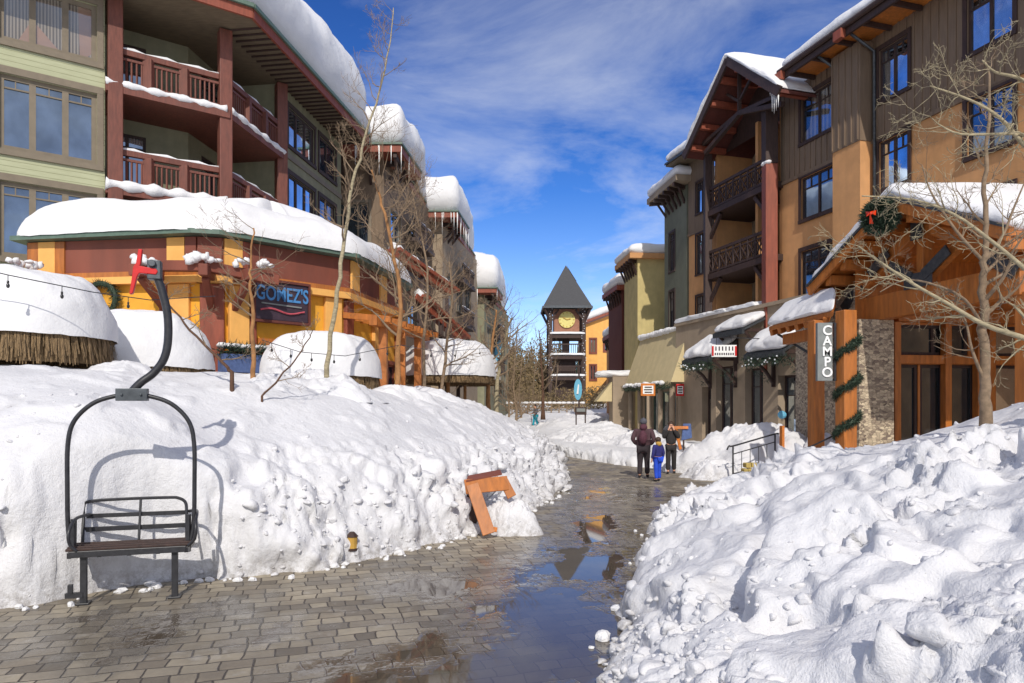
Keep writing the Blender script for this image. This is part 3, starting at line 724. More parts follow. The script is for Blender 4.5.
meta(grid_mesh('snow_field', X, Y, Z, M['snow'], True, None, (4, 30, 0)), kind='structure')

def ground_z(x, y, bankm=LB):
    Xb, Yb, Zb = bankm; k = np.argmin((Xb - x) ** 2 + (Yb - y) ** 2); return float(Zb.ravel()[k])

def mound(c, rx, ry, H, seed, n=70, amp=.16, sc=2.0, z0=0):
    th = np.linspace(0, 2 * np.pi, n * 2, endpoint=False)[:, None]; rr = np.linspace(0, 1, n)[None]
    wob = 1 + .18 * np.sin(th * 2 + seed) + .1 * np.sin(th * 5 + seed * 2)
    X = c[0] + np.cos(th) * rr * rx * wob; Y = c[1] + np.sin(th) * rr * ry * wob
    Z = H * (1 - rr ** 2) ** 1.1 + 0 * th - .05 + z0
    P = np.stack([X, Y, Z], -1).reshape(-1, 3); g = X.shape
    c1, _ = clods(P, sc, seed, 1.6); c2, _ = clods(P, sc * 2.3, seed + 20, 1.5)
    d = (amp * c1 + amp * .5 * c2 + .12 * fbm(P, .9, 3, seed)).reshape(g) * fade(rr + 0 * X, 0, .25)
    Z = Z + d * (1 - rr ** 8)
    o = grid_mesh('snow_mound', X, Y, Z, M['snow_bank'], True, None, (c[0], c[1], 0), close_u=True)
    meta(o, kind='structure')
for i_, (a_, b_, c_) in enumerate(((-4.2, 11.6, .6), (-3.3, 12.8, .8), (-2.7, 15.1, .9), (-3.9, 13.4, .7), (-2.2, 17.5, .9), (-1.6, 20.5, 1.0), (-6.4, 11.3, .9))): mound((a_, b_), c_ * 1.2, c_, .5, 61 + i_, n=40, amp=.07, sc=2.5, z0=ground_z(a_, b_) - .28)
mound((-.05, 11.15), .5, .5, .62, 21, amp=.10, sc=4.5)
mound((7.6, 21.4), 2.6, 2.0, 1.55, 3)
mound((9.2, 19.9), 1.9, 1.3, 1.35, 5)
mound((5.9, 19.6), 1.2, .8, .6, 4)
mound((6.7, 45), 3.4, 3.2, 1.55, 6, amp=.2, sc=1.2)
mound((4.4, 37), 2.6, 3, .9, 71, z0=.35, sc=1.4)
mound((3.4, 31.5), 1.3, 1.8, .55, 72, z0=.3)
mound((5.6, 30), 1.6, 2, .7, 73, z0=.35)
mound((6.0, 26), 1.3, 1.5, .55, 74, z0=.3)
mound((5.0, 52), 3.6, 3, 1.1, 75, z0=.5, sc=1.1)
mound((9.0, 36.5), 2.2, 2.8, 1.2, 9)
mound((-1.6, 44), 3.0, 3, 1.25, 8, amp=.2, sc=1.2)
mound((-3.6, 35), 2.4, 2.4, 1.7, 12, amp=.15, sc=1.2)
mound((8.2, 60), 4.5, 4, 1.6, 18, amp=.2, sc=1.)

# lumps of snow fallen from the banks onto the paving
mb = MB(); r2 = random.Random(5)
def foot_pts(ft, k):
    f = np.array(ft); q = r2.random() * (k[1] - k[0]) + k[0]; i = int(q); u = q - i
    return f[i] * (1 - u) + f[i + 1] * u
lf = [(-6.6, 5.4), (-5.1, 6.75), (-4.15, 7.8), (-3.15, 8.1), (-1.95, 9.0), (-1.15, 10.1), (-.45, 11.4), (.15, 12.9), (.75, 14.7), (1.15, 16.8), (1.4, 19.2)]
rf = [(.52, 4.0), (.72, 5.4), (.98, 6.5), (1.3, 7.7), (1.62, 9.0), (2.0, 10.4), (2.5, 12.2), (3.05, 13.8), (3.8, 15.2), (4.7, 16.4)]
for ft, sg, n in ((lf, 1, 90), (rf, -1, 10)):
    for _ in range(n):
        p = foot_pts(ft, (0, len(ft) - 1.001)); off = abs(r2.gauss(0, .11 if sg < 0 else .16)) + .02; s = r2.uniform(.012, .05) * (1.5 if r2.random() < .1 else 1)
        if sg > 0: q = (p[0] + off * .7, p[1] - off * .7)
        else: q = (p[0] - off * .9, p[1] + off * .2)
        mb.ball((q[0], q[1], s * .35), (s * r2.uniform(.8, 1.5), s * r2.uniform(.8, 1.4), s * .75), 7, 5, .2, r2)
meta(mb.build('snow_lumps', M['snow'], smooth=False, origin=(0, 8, 0)), kind='stuff')

# ------------------------------------------------------------------ left hotel
V2 = lambda x, y: Vector((x, y))
d1 = Vector((.814, .581)); d2 = Vector((.141, .990)); n1_ = Vector((.581, -.814)); n2_ = Vector((.990, -.141))
C1 = Vector((-11.8, 20.0)); K = Vector((-9.1, 21.9)); S = K + d2 * 3.65; E = K + d2 * 9.5
A0 = C1 - d1 * 7
hotel = thing('hotel', (-11, 22, 0), 'large hotel with pale green lap siding, red timber balconies and a deep overhanging snow cap', 'hotel')
fA = Fac(A0, C1); fS = Fac(S, E)
L0 = fA.L
def au(px): return fA.pu(px)
wins = []
for z0, z1 in ((6.1, 8.15), (9.0, 11.05), (11.95, 13.6)):
    wins.append((au(-2), au(97), z0, z1)); wins.append((au(-118), au(-30), z0, z1))
wins = [w_ for w_ in wins if w_[0] > .1]
mb = MB(); fA.wall(mb, 0, L0, 0, 14, wins); mb.build('wall', M['lap'], hotel)
for i, w_ in enumerate(wins):
    fA.window(hotel, *w_, nm=3, trans=.35 if w_[2] != 11.95 else None, fw=.13, trim=.16, fm='grey_trim', gm='glass_curtain' if w_[2] == 11.95 else 'glass', depth=.14, grid=True)
# street side wall
wins = []
pu = fS.pu
for (a, b) in ((288, 314), (319, 335)):
    ua, ub = pu(a), pu(b)
    for z0, z1 in ((3.2, 5.2), (6.2, 8.1), (9.0, 10.9), (12.0, 13.45)): wins.append((ua, ub, z0, z1))
mb = MB(); fS.wall(mb, 0, fS.L, 0, 14, wins); mb.build('wall', M['olive_stucco'], hotel)
for w_ in wins: fS.window(hotel, *w_, nm=3 if w_[1] - w_[0] > 1.9 else 2, fw=.08, trim=.14, fm='dark_wood', gm='glass')
mb = MB()
for z in (11.45, 8.5): fS.box(mb, 0, fS.L, .003, .05, z, z + .2)
mb.build('belt_course', M['grey_trim'], hotel)
# balcony recess: inner walls, floors
C1i = C1 - n1_ * 1.8; Ii = Vector((-10.77, 22.94)); Si = S - n2_ * 1.9
fI1 = Fac(C1i, Ii); fI2 = Fac(Ii, Si)
for fl, (zb_, zt_) in enumerate(((5.6, 8.2), (8.5, 11.15), (11.45, 14.0))):
    h1 = [(.25, 1.3, zb_ + .1, zt_ - .45)]; h2 = [(.8, 2.4, zb_ + .1, zt_ - .45)]
    mb = MB(); fI1.wall(mb, 0, fI1.L, zb_, zt_, h1); fI2.wall(mb, 0, fI2.L, zb_, zt_, h2)
    fC = Fac(C1, C1i); fC.wall(mb, 0, fC.L, zb_, zt_); fD = Fac(Si, S); fD.wall(mb, 0, fD.L, zb_, zt_)
    mb.build('balcony_wall', M['olive_stucco'], hotel)
    for f_, h_ in ((fI1, h1), (fI2, h2)):
        for q in h_: f_.window(hotel, *q, nm=2, trans=.4, fw=.08, fm='dark_wood', gm='glass', name='balcony_door')
def off(p, n, k): return (p.x + n.x * k, p.y + n.y * k)
nk = (n1_ + n2_).normalized()
for z in (5.3, 8.2, 11.15):
    mb = MB(); poly = [off(C1, n1_, .22), off(K, nk, .24), off(S, n2_, .22), (Si.x, Si.y), (Ii.x, Ii.y), (C1i.x, C1i.y)]
    mb.prism(poly, z, z + .28); sl_ = mb.build('balcony_floor', M['red_wood'], hotel)
    mb = MB()
    for (p, q, n) in ((C1, K, n1_), (K, S, n2_)):
        a = Vector(off(p, n, .16)); b = Vector(off(q, n, .16)); steps = 14
        ks = 34; mb.tube([(a.lerp(b, i / ks).x, a.lerp(b, i / ks).y, z + .27 + rnd.uniform(-.01, .02)) for i in range(ks + 1)], [(.075 + .05 * math.sin(i * .45 + z) ** 2 + rnd.uniform(0, .02)) * (1.5 if z == 8.2 else 1) for i in range(ks + 1)], 8)
    mb.build('ledge_snow', M['snow_roof'], sl_, smooth=True)
def railing(p, q, n, z, parent, posts=2, h=1.02, mat='red_wood', pitch=.13, snow=True):
    mb = MB(); L = (q - p).length; u = (q - p) / L
    P3 = lambda t, zz, o=0: (p.x + u.x * t + n.x * o, p.y + u.y * t + n.y * o, zz)
    mb.bar(P3(0, z + h), P3(L, z + h), .12, .16); mb.bar(P3(0, z + .12), P3(L, z + .12), .08, .09); mb.bar(P3(0, z + h - .2), P3(L, z + h - .2), .07, .07)
    k = int(L / pitch)
    for i in range(1, k):
        t = L * i / k; mb.bar(P3(t, z + .16), P3(t, z + h - .22), .045, .045)
    for i in range(1, posts + 1):
        t = L * i / (posts + 1); mb.bar(P3(t, z), P3(t, z + h - .05), .26, .2)
    r_ = mb.build('railing', M[mat], parent)
    if snow:
        m2 = MB(); m2.tube([P3(L * i / 10, z + h + .085 + .012 * (i % 3)) for i in range(11)], [.03 + .02 * ((i * 7) % 3) for i in range(11)], 6); m2.build('rail_snow', M['snow_roof'], r_, smooth=True)
for z in (5.58, 8.48, 11.43):
    railing(C1 + d1 * .15, K - d1 * .2, n1_, z, hotel, 2); railing(K + d2 * .2, S - d2 * .1, n2_, z, hotel, 2)
for p in (C1 + d1 * .25 + n1_ * .06, K - nk * .02, S + n2_ * .05):
    mb = MB(); mb.box((p.x, p.y, 9.6), (.38, .38, 8.7), math.atan2(d1.y, d1.x)); mb.build('column', M['red_wood'], hotel, bevel=.02)
# roof
def oroof(k): 
    return [off(A0 - d1 * 1, n1_, k), off(K, nk, k * 1.05), off(E + d2 * .1, n2_, k), off(E + d2 * .1, n2_, -9), (A0.x - 6, A0.y + 12)]
RP = oroof(1.25)
mb = MB(); mb.prism(RP, 14.0, 14.12); mb.build('soffit', M['soffit'], hotel)
mb = MB()
for i in range(30):
    t = i / 29; a = K.lerp(E, t); b = a + n2_ * 1.2; mb.bar((a.x, a.y, 13.97), (b.x, b.y, 13.97), .05, .05)
mb.each('soffit_batten', M['dark_wood'], hotel)
mb = MB()
for i in range(3):
    a, b = Vector(RP[i]), Vector(RP[(i + 1) % 5]); mb.bar((a.x, a.y, 14.12), (b.x, b.y, 14.12), .09, .30)
mb.build('fascia', M['rust_wood'], hotel)
mb = MB()
for i in range(3):
    a, b = Vector(RP[i]), Vector(RP[(i + 1) % 5]); c_ = Vector((-14, 27)); a = a + (a - c_).normalized() * .08; b = b + (b - c_).normalized() * .08
    mb.bar((a.x, a.y, 14.33), (b.x, b.y, 14.33), .13, .12)
mb.build('gutter', M['green_fascia'], hotel)
ctr = np.array([-15.0, 27.0])
eave_d = lambda x, y: np.minimum((-(x - K.x) * n2_.x - (y - K.y) * n2_.y) + 1.25, (-(x - K.x) * n1_.x - (y - K.y) * n1_.y) + 1.25)
zr = lambda x, y: 14.36 + .30 * np.clip(eave_d(x, y), 0, 5)
mb = MB(); mb.prism(RP, 14.25, 14.34); mb.build('roof', M['steel'], hotel)
rf_ = [o for o in hotel.children if o.name.startswith('roof')][0]
snow_pad('roof_snow', RP, zr, 3.1, 1.3, rf_, seed=2, over=.1, nj=.13, nsc=.4, nseg=220, rs=.6)
mb = MB(); 
mb.quad((A0.x, A0.y, 0), (A0.x - 4, A0.y + 9, 0), (A0.x - 4, A0.y + 9, 14), (A0.x, A0.y, 14)); e2 = off(E, n2_, -9)
mb.quad((E.x, E.y, 0), (e2[0], e2[1], 0), (e2[0], e2[1], 14), (E.x, E.y, 14)); mb.build('wall', M['olive_stucco'], hotel)

# ------------------------------------------------------------------ hotel wings further down the street
def wing(label, x0, x1, y0, y1, ez, snowH, wallm, seed, wallmat2='dark_wood', ovh=1.0, winrows=(), front_gable=False):
    t = thing('hotel_wing', ((x0 + x1) / 2, (y0 + y1) / 2, 0), label, 'building', 'hotel wings stepping down the left side of the street')
    f = Fac((x0, y0), (x1, y0)); s_ = Fac((x1, y0), (x1 + .14 * (y1 - y0), y1))
    hol = [(f.L - 2.3, f.L - .7, a, b) for a, b in winrows]; hs_ = []
    n = int((y1 - y0) // 3)
    for i in range(n):
        for a, b in winrows: hs_.append((1.0 + 3 * i, 2.7 + 3 * i, a, b))
    mb = MB(); f.wall(mb, 0, f.L, 0, ez, hol); s_.wall(mb, 0, s_.L, 0, ez, hs_); mb.quad((x0, y0, 0), (x0, y1, 0), (x0, y1, ez), (x0, y0, ez)); mb.quad((x0, y1, 0), (x1 + .14 * (y1 - y0), y1, 0), (x1 + .14 * (y1 - y0), y1, ez), (x0, y1, ez))
    mb.build('wall', M[wallm], t)
    for h_ in hol: f.window(t, *h_, nm=3, fw=.07, trim=.12, fm='grey_trim')
    for h_ in hs_: s_.window(t, *h_, nm=2, fw=.07, trim=.1, fm='grey_trim')
    # timber bracketed eaves box
    P = [(x0 - .3, y0 - ovh), (x1 + ovh, y0 - ovh), (x1 + ovh + .14 * 3.0, y0 + 3.0), (x1 + .2 + .14 * 3.2, y0 + 3.2), (x1 - .2 + .14 * (y1 - y0), y1 - .1), (x0 - .3, y1)]
    mb = MB(); mb.prism(P, ez, ez + .32); mb.build('eaves', M['rust_wood'], t)
    mb = MB(); mb.prism([(a + (.08 if a > x0 else 0), b - (.08 if b < y0 else 0)) for a, b in P], ez + .33, ez + .42); rr_ = mb.build('roof', M['green_fascia'], t)
    mb = MB()
    for k in range(4):
        xx = x1 + ovh * .7 - k * 1.3
        mb.bar((xx, y0 - ovh + .1, ez - .12), (xx, y0 + .1, ez - .12), .16, .22)
        mb.bar((xx, y0 - ovh * .8, ez - .2), (xx, y0 + .02, ez - 1.2), .12, .14)
    for k in range(3):
        yy = y0 + .3 + k * 1.2; mb.bar((x1 + ovh - .05, yy, ez - .12), (x1, yy, ez - .12), .16, .22); mb.bar((x1 + ovh * .8, yy, ez - .2), (x1, yy, ez - 1.2), .12, .14)
    mb.each('bracket', M['dark_wood'], t)
    snow_pad('roof_snow', [P[0], P[1], P[2], (x1 - .3 + .14 * (y1 - y0), y1 - .1), P[5]], ez + .43, snowH, .9, rr_, seed=seed, over=.16, nj=.13, nsc=.5, rs=.45)
    # balcony stack on the street side
    for z in (ez - 5.8, ez - 2.9):
        if z > 3:
            p = Vector((x1 + .35, y0 + 3.4)); q = Vector((x1 + .35 + .14 * 4, y0 + 7.4))
            m2 = MB(); m2.prism([(p.x - .5, p.y), (p.x + .75, p.y), (q.x + .75, q.y), (q.x - .5, q.y)], z - .2, z); m2.build('balcony_floor', M['dark_wood'], t)
            railing(p + Vector((.65, 0)), q + Vector((.65, 0)), Vector((1, 0)), z, t, 1, mat='dark_wood', pitch=.2, snow=True)
    mb = MB(); rr = random.Random(seed)
    for k in range(9 if seed != 5 else 24):
        u = rr.random(); a = Vector(P[1]).lerp(Vector(P[2]), u) if k % 2 else Vector(P[0]).lerp(Vector(P[1]), .5 + u / 2)
        mb.tube([(a.x, a.y, ez + .3), (a.x, a.y, ez + .3 - rr.uniform(.3, 1.5))], [.035, .006], 5)
    mb.each('icicle', M['white_paint'], t, smooth=True)
    return t
wing('tallest hotel wing behind the big snow cap, brown siding under a rust red timber eave', -10.5, -6.2, 33.3, 42, 14.0, 2.1, 'brown_siding', 3, winrows=((9.6, 11.9), (6.2, 8.4)))
wing('middle hotel wing with a tan timber eave box and long icicles', -10.0, -4.3, 42.6, 54, 13.5, 2.3, 'taupe_stucco', 5, winrows=((8.6, 10.6), (5.2, 7.4)))
wing('farthest hotel wing with pale olive walls and the lowest snow covered eave', -9.0, -2.2, 54.8, 68, 11.0, 2.8, 'olive_stucco', 7, winrows=((6.6, 8.6), (3.2, 5.4)))

# ------------------------------------------------------------------ yellow restaurant
rest = thing('restaurant', (-7.5, 20, 0), 'single storey yellow restaurant with red brown frieze under a thick dome of snow', 'restaurant')
RPt = [(-12.2, 16.75), (-7.45, 16.0), (-6.85, 16.15), (-4.15, 18.7), (-3.35, 23.3), (-4.4, 26.0), (-8.3, 26), (-9.0, 21.6), (-12.0, 19.6)]
cx_, cy_ = -7.6, 20.0
def inset(poly, k, c=(-7.6, 20.5)):
    r_ = []
    for x, y in poly:
        v = Vector((x - c[0], y - c[1])); L = v.length; r_.append((c[0] + v.x * (L - k) / L, c[1] + v.y * (L - k) / L))
    return r_
WP = inset(RPt, .55)
pw = [V2(*p) for p in WP]
mb = MB(); segs = [Fac(pw[i], pw[i + 1]) for i in range(0, 4)]
holes = {1: [], 0: [(2.0, 4.6, 1.0, 3.2)], 2: [(.9, 3.0, .9, 3.3)], 3: [(.6, 1.8, .9, 3.4), (2.3, 3.9, .9, 3.4)]}
for i, f_ in enumerate(segs): f_.wall(mb, 0, f_.L, 0, 5.0, holes[i])
mb.build('wall', M['yellow_stucco'], rest)
for i, f_ in enumerate(segs):
    for h_ in holes[i]: f_.window(rest, *h_, nm=3, fw=.07, trim=.1, fm='rust_wood', gm='glass')
FP = inset(RPt, .35); mb = MB(); fp = [V2(*p) for p in FP]
fsegs = [Fac(fp[i], fp[i + 1]) for i in range(0, 4)]
for f_ in fsegs: f_.box(mb, 0, f_.L, -.2, 0, 5.15, 6.06)
mb.build('frieze', M['brown_panel'], rest)
mb = MB()
for f_ in fsegs: f_.box(mb, -.02, f_.L + .02, -.15, .06, 4.98, 5.15)
mb.build('cornice', M['peach_stucco'], rest)
mb = MB()
for f_ in fsegs: f_.box(mb, -.02, f_.L + .02, -.12, .05, 5.152, 5.27)
mb.build('lower_trim', M['orange_wood'], rest)
def blk(f_, a, b, mat, z0=5.27, z1=6.05, d=.04, nm='frieze_block'):
    mb = MB(); f_.box(mb, a, b, -.01, d, z0, z1); mb.build(nm, M[mat], rest)
f0_, f1_, f2_, f3_ = fsegs
blk(f0_, .05, .35, 'orange_wood'); blk(f0_, .35, .8, 'peach_stucco', d=.05); blk(f0_, .8, 1.05, 'orange_wood')
blk(f0_, f0_.L - .75, f0_.L - .3, 'peach_stucco', d=.05); blk(f0_, f0_.L - .28, f0_.L, 'brown_panel', d=.055)
blk(f1_, .02, f1_.L - .02, 'brown_panel', d=.06); blk(f2_, .02, .45, 'peach_stucco', d=.06); blk(f2_, .45, .6, 'rust_wood', d=.05)
blk(f3_, .1, .6, 'peach_stucco', d=.06); blk(f3_, 2.2, 2.7, 'peach_stucco', d=.06)
# pilasters on the wall below
w0, w1, w2, w3 = segs
def pil(f_, a, b, mat, d=.12): mb = MB(); f_.box(mb, a, b, .002, d, 0, 4.97); mb.build('pilaster', M[mat], rest, bevel=.015)
pil(w0, w0.L - 1.0, w0.L - .8, 'rust_wood'); pil(w0, w0.L - .8, w0.L - .25, 'peach_stucco', .1); pil(w1, .0, w1.L, 'rust_wood', .14); pil(w2, .06, .55, 'peach_stucco', .14); pil(w2, .56, .75, 'rust_wood', .1)
pil(w2, w2.L - .6, w2.L - .1, 'peach_stucco', .12); pil(w3, .0, .45, 'rust_wood', .12); pil(w3, 1.95, 2.2, 'peach_stucco', .12); pil(w3, w3.L - .3, w3.L, 'rust_wood', .12)
mb = MB(); 
for f_ in (w0, w2): f_.box(mb, .8, f_.L - 1.1, .003, .06, 3.45, 3.75)
mb.build('ledge', M['orange_wood'], rest)
# roof plate, edge and snow
mb = MB(); mb.prism(RPt, 6.07, 6.18); rp_ = mb.build('roof', M['green_fascia'], rest)
snow_pad('roof_snow', RPt[:5] + [(-4.6, 25.9), (-8.1, 25.5), (-9.2, 21.4), (-12.0, 19.2)], 6.19, 1.12, 2.2, rp_, seed=4, over=.04, nj=.05, nsc=.4, dome=.5, nseg=200, rs=.5, cen=(-6.9, 19.6), lip=False)
# back drop of the low building
# brown beam with corbels and rafter tails in front of the frieze
mb = MB(); a = f0_.p(-.6, .75, 5.0); b = f0_.p(1.0, .75, 5.05); mb.bar(a, b, .2, .2); 
a = f0_.p(f0_.L - 1.5, .55, 5.28); b = f2_.p(.9, .75, 5.12); mb.bar(f0_.p(f0_.L - 1.15, .5, 5.3), f1_.p(f1_.L * .5, .62, 5.25), .2, .24); mb.bar(f1_.p(f1_.L * .5, .62, 5.25), f2_.p(1.1, .6, 5.1), .2, .24)
for f_, u in ((f0_, .55), (f0_, f0_.L - .9), (f1_, .3), (f2_, .3)):
    mb.bar(f_.p(u, -.1, 5.16), f_.p(u, 1.05, 5.1), .2, .26)
    mb.bar(f_.p(u, -.1, 4.4), f_.p(u, .75, 4.98), .15, .17)
mb.each('corbel_beam', M['brown_panel'], rest, bevel=.02)
mb = MB()
for f_, u, s_ in ((f0_, .3, .16), (f0_, .75, .13), (f0_, f0_.L - 1.0, .2), (f0_, f0_.L - .75, .13), (f1_, .05, .2), (f1_, .4, .14), (f2_, .2, .12), (f2_, .75, .15), (f0_, -.3, .2)):
    for k in range(6): mb.ball(f_.p(u + rnd.uniform(-.16, .16), .65 + rnd.uniform(-.1, .2), 5.3 + rnd.random() * .16), (s_ * rnd.uniform(.3, .8), s_ * .6, s_ * rnd.uniform(.3, .8)), 7, 5, .25)
mb.each('clump_snow', M['snow_roof'], rest, smooth=True)
# right-hand timber porch of the restaurant with its own sloping snow
mb = MB()
for t in (.1, .45, .8): mb.bar(w3.p(w3.L * t, 1.0, 0), w3.p(w3.L * t, 1.0, 4.3), .22, .22)
mb.bar(w3.p(-.3, 1.0, 4.35), w3.p(w3.L, 1.0, 4.35), .22, .26)
for t in np.linspace(0, 1, 8): mb.bar(w3.p(w3.L * t, 0, 4.55), w3.p(w3.L * t, 1.4, 4.4), .1, .16)
mb.build('porch_frame', M['orange_wood'], rest)

# sign
sg = thing('restaurant_sign', f2_.p(2.0, .15, 3.9), 'dark plum sign board with light blue lettering on the yellow wall of the restaurant', 'sign')
ua, ub = f2_.pu(256, .2), f2_.pu(309, .2); za, zb2 = f2_.pz(283, 321, .2), f2_.pz(283, 283, .2)
mb = MB(); f2_.box(mb, ua, ub, .02, .16, za, zb2); mb.build('board', M['dark_board'], sg, bevel=.02)
mb = MB()
for (a, b, c, e) in ((ua - .05, ub + .05, zb2, zb2 + .06), (ua - .05, ub + .05, za - .06, za), (ua - .05, ua, za, zb2), (ub, ub + .05, za, zb2)): f2_.box(mb, a, b, .0, .2, c, e)
mb.build('frame', M['maroon'], sg)
um = (ua + ub) / 2; zh = zb2 - za
text_mesh("GOMEZ'S", zh * .52, 'blue_letters', sg, f2_.p(um, .175, za + zh * .68), f2_.u, (0, 0, 1), squeeze=.68, bold=.008)
mb = MB(); mb.bar(f2_.p(ua + .15, .18, za + zh * .43), f2_.p(ub - .2, .18, za + zh * .40), .02, .035); mb.build('thin_line', M['grey_sign'], sg)
mb = MB(); mb.tube([f2_.p(ua + .12 + (ub - ua - .24) * i / 12, .19, za + zh * (.25 + .05 * math.sin(i * .6))) for i in range(13)], .022, 5); mb.build('wavy_stroke', M['pink_line'], sg)

# evergreen ropes and flower box under the sign
def needle_blob(mb, pts, r, n, rr, ln=.12):
    for _ in range(n):
        p = Vector(pts[rr.randrange(len(pts))]); a = Vector((rr.gauss(0, 1), rr.gauss(0, 1), rr.gauss(0, 1))).normalized()
        q = p + a * r * rr.uniform(.2, 1); e = q + (a + Vector((rr.uniform(-.5, .5),) * 3)).normalized() * ln; s_ = a.cross(Vector((rr.random(), rr.random(), rr.random()))).normalized() * ln * .11
        mb.add([q - s_, q + s_, e], [(0, 1, 2)])
rr = random.Random(3)
t = thing('flower_box', w2.p(1.9, .3, 3.0), 'blue planter box with evergreen sprigs and snow below the restaurant sign', 'planter')
uu0, uu1 = w2.pu(222, .4), w2.pu(300, .4); zz0, zz1 = 2.85, 3.28
mb = MB(); w2.box(mb, uu0, uu1, .15, .5, zz0, zz1); mb.build('box', M['blue_denim'], t)
mb = MB(); needle_blob(mb, [w2.p(uu0 + (uu1 - uu0) * i / 20, .4, zz1 + .08) for i in range(21)], .22, 1500, rr, .14); mb.build('sprigs', M['garland'], t)
mb = MB(); [mb.ball(w2.p(uu0 + (uu1 - uu0) * i / 12, .35, zz1 + .2), (.13, .12, .07), 7, 5, .2) for i in range(0, 13, 1)]; mb.build('snow_cap', M['snow_roof'], t, smooth=True)
def wreath(c, r, n, label, ribbon, loc_n, thick=.1):
    t = thing('wreath', c, label, 'wreath'); x = Vector((0, 0, 1)).cross(Vector(loc_n)).normalized(); z = Vector((0, 0, 1)); rr = random.Random(int(r * 100)); c = Vector(c)
    mb = MB(); needle_blob(mb, [c + x * math.cos(a) * r + z * math.sin(a) * r for a in np.linspace(0, 6.28, 60)], thick, n, rr, min(thick * .8, .13)); mb.tube([c + x * math.cos(a) * r + z * math.sin(a) * r for a in np.linspace(0, 6.28, 30)], thick * .6, 6); mb.build('greenery', M['garland'], t)
    mb = MB(); nn = Vector(loc_n).normalized() * (thick * 1.3); b = c + x * ribbon[0] * r + z * ribbon[1] * r + nn; s_ = r * ribbon[2]
    mb.add([b, b + x * s_ + z * s_ * .6, b + x * s_ * .9 - z * s_ * .5, b - x * s_ + z * s_ * .6, b - x * s_ * .9 - z * s_ * .5, b - z * s_ * 2.2 + x * s_ * .5, b - z * s_ * 2.1 - x * s_ * .3, b + nn * .8], [(7, 1, 2), (7, 3, 4), (7, 5, 6), (0, 1, 2), (0, 3, 4)]); mb.ball(b, s_ * .35, 8, 6); mb.build('bow', M['red_ribbon'], t)
    return t
cw = w0.p(w0.pu(101, .2), .2, w0.pz(101, 299, .2))
wreath(cw, .38, 1800, 'green wreath with a red bow on the yellow restaurant wall behind the left thatched umbrella', (-.7, .7, .4), w0.n, .11)

# ------------------------------------------------------------------ thatched umbrellas buried in snow
def umbrella(px, Yd, half_px, ytop, yrim, seed, label, thick=.42, H=None):
    c = at(px, yrim, Yd); r = half_px / F0 * Yd; zr_ = at(px, yrim, Yd - r).z; H = at(px, ytop, Yd).z - zr_
    gz = 1.2; t = thing('thatched_umbrella', (c.x, c.y, gz), label, 'umbrella', 'snow covered thatched umbrellas on the terrace')
    mb = MB(); mb.tube([(c.x, c.y, gz - .5), (c.x, c.y, zr_ + H * .5)], .07, 10); mb.build('pole', M['bark_brown'], t)
    mb = MB(); n = 26
    mb.add([(c.x, c.y, zr_ + H * .55)] + [(c.x + math.cos(6.283 * i / n) * r, c.y + math.sin(6.283 * i / n) * r, zr_ + .02) for i in range(n)], [(0, 1 + i, 1 + (i + 1) % n) for i in range(n)])
    rr = random.Random(seed)
    for i in range(int(r * 1100)):
        a = rr.random() * 6.283; k = rr.uniform(.93, 1.0); p = Vector((c.x + math.cos(a) * r * k, c.y + math.sin(a) * r * k, zr_ + .05)); tn = Vector((-math.sin(a), math.cos(a), 0)) * rr.uniform(.008, .022)
        q = p + Vector((math.cos(a) * .06 + rr.gauss(0, .02), math.sin(a) * .06 + rr.gauss(0, .02), -thick * rr.uniform(.55, 1.12)))
        mb.add([p - tn, p + tn, q + tn * .5, q - tn * .5], [(0, 1, 2, 3)])
    # inner skirt so the fringe is dense
    m2 = [(c.x + math.cos(6.283 * i / n) * r * .93, c.y + math.sin(6.283 * i / n) * r * .93) for i in range(n)]
    for i in range(n):
        a, b = m2[i], m2[(i + 1) % n]; mb.quad((a[0], a[1], zr_ + .03), (b[0], b[1], zr_ + .03), (b[0], b[1], zr_ - thick * .9), (a[0], a[1], zr_ - thick * .9))
    mb.build('thatch', M['thatch'], t)
    snow_pad('snow_cap', [(c.x + math.cos(a) * r, c.y + math.sin(a) * r) for a in np.linspace(0, 6.283, 40)[:-1]], zr_, H * .93, r * .45, t, seed=seed, over=.07, lip=False, nj=.06, nsc=1.1, dome=.1, nseg=120, rs=.05)
    return t
umbrella(26, 11.5, 76, 272, 329, 11, 'thatched umbrella at the far left with a tall snow cap and deep straw fringe', .5)
umbrella(138, 14.2, 68, 312, 364, 12, 'thatched umbrella between the left one and the restaurant corner, almost all snow', .35)
umbrella(322, 15.2, 56, 333, 374, 13, 'thatched umbrella with a rounded snow dome beneath the restaurant sign', .42)
umbrella(448, 24, 46, 340, 374, 14, 'far thatched umbrella on the terrace near the hotel wing, behind the bare trees', .3)
umbrella(465, 30, 34, 352, 378, 15, 'small distant thatched umbrella beside the farthest hotel wing', .3)

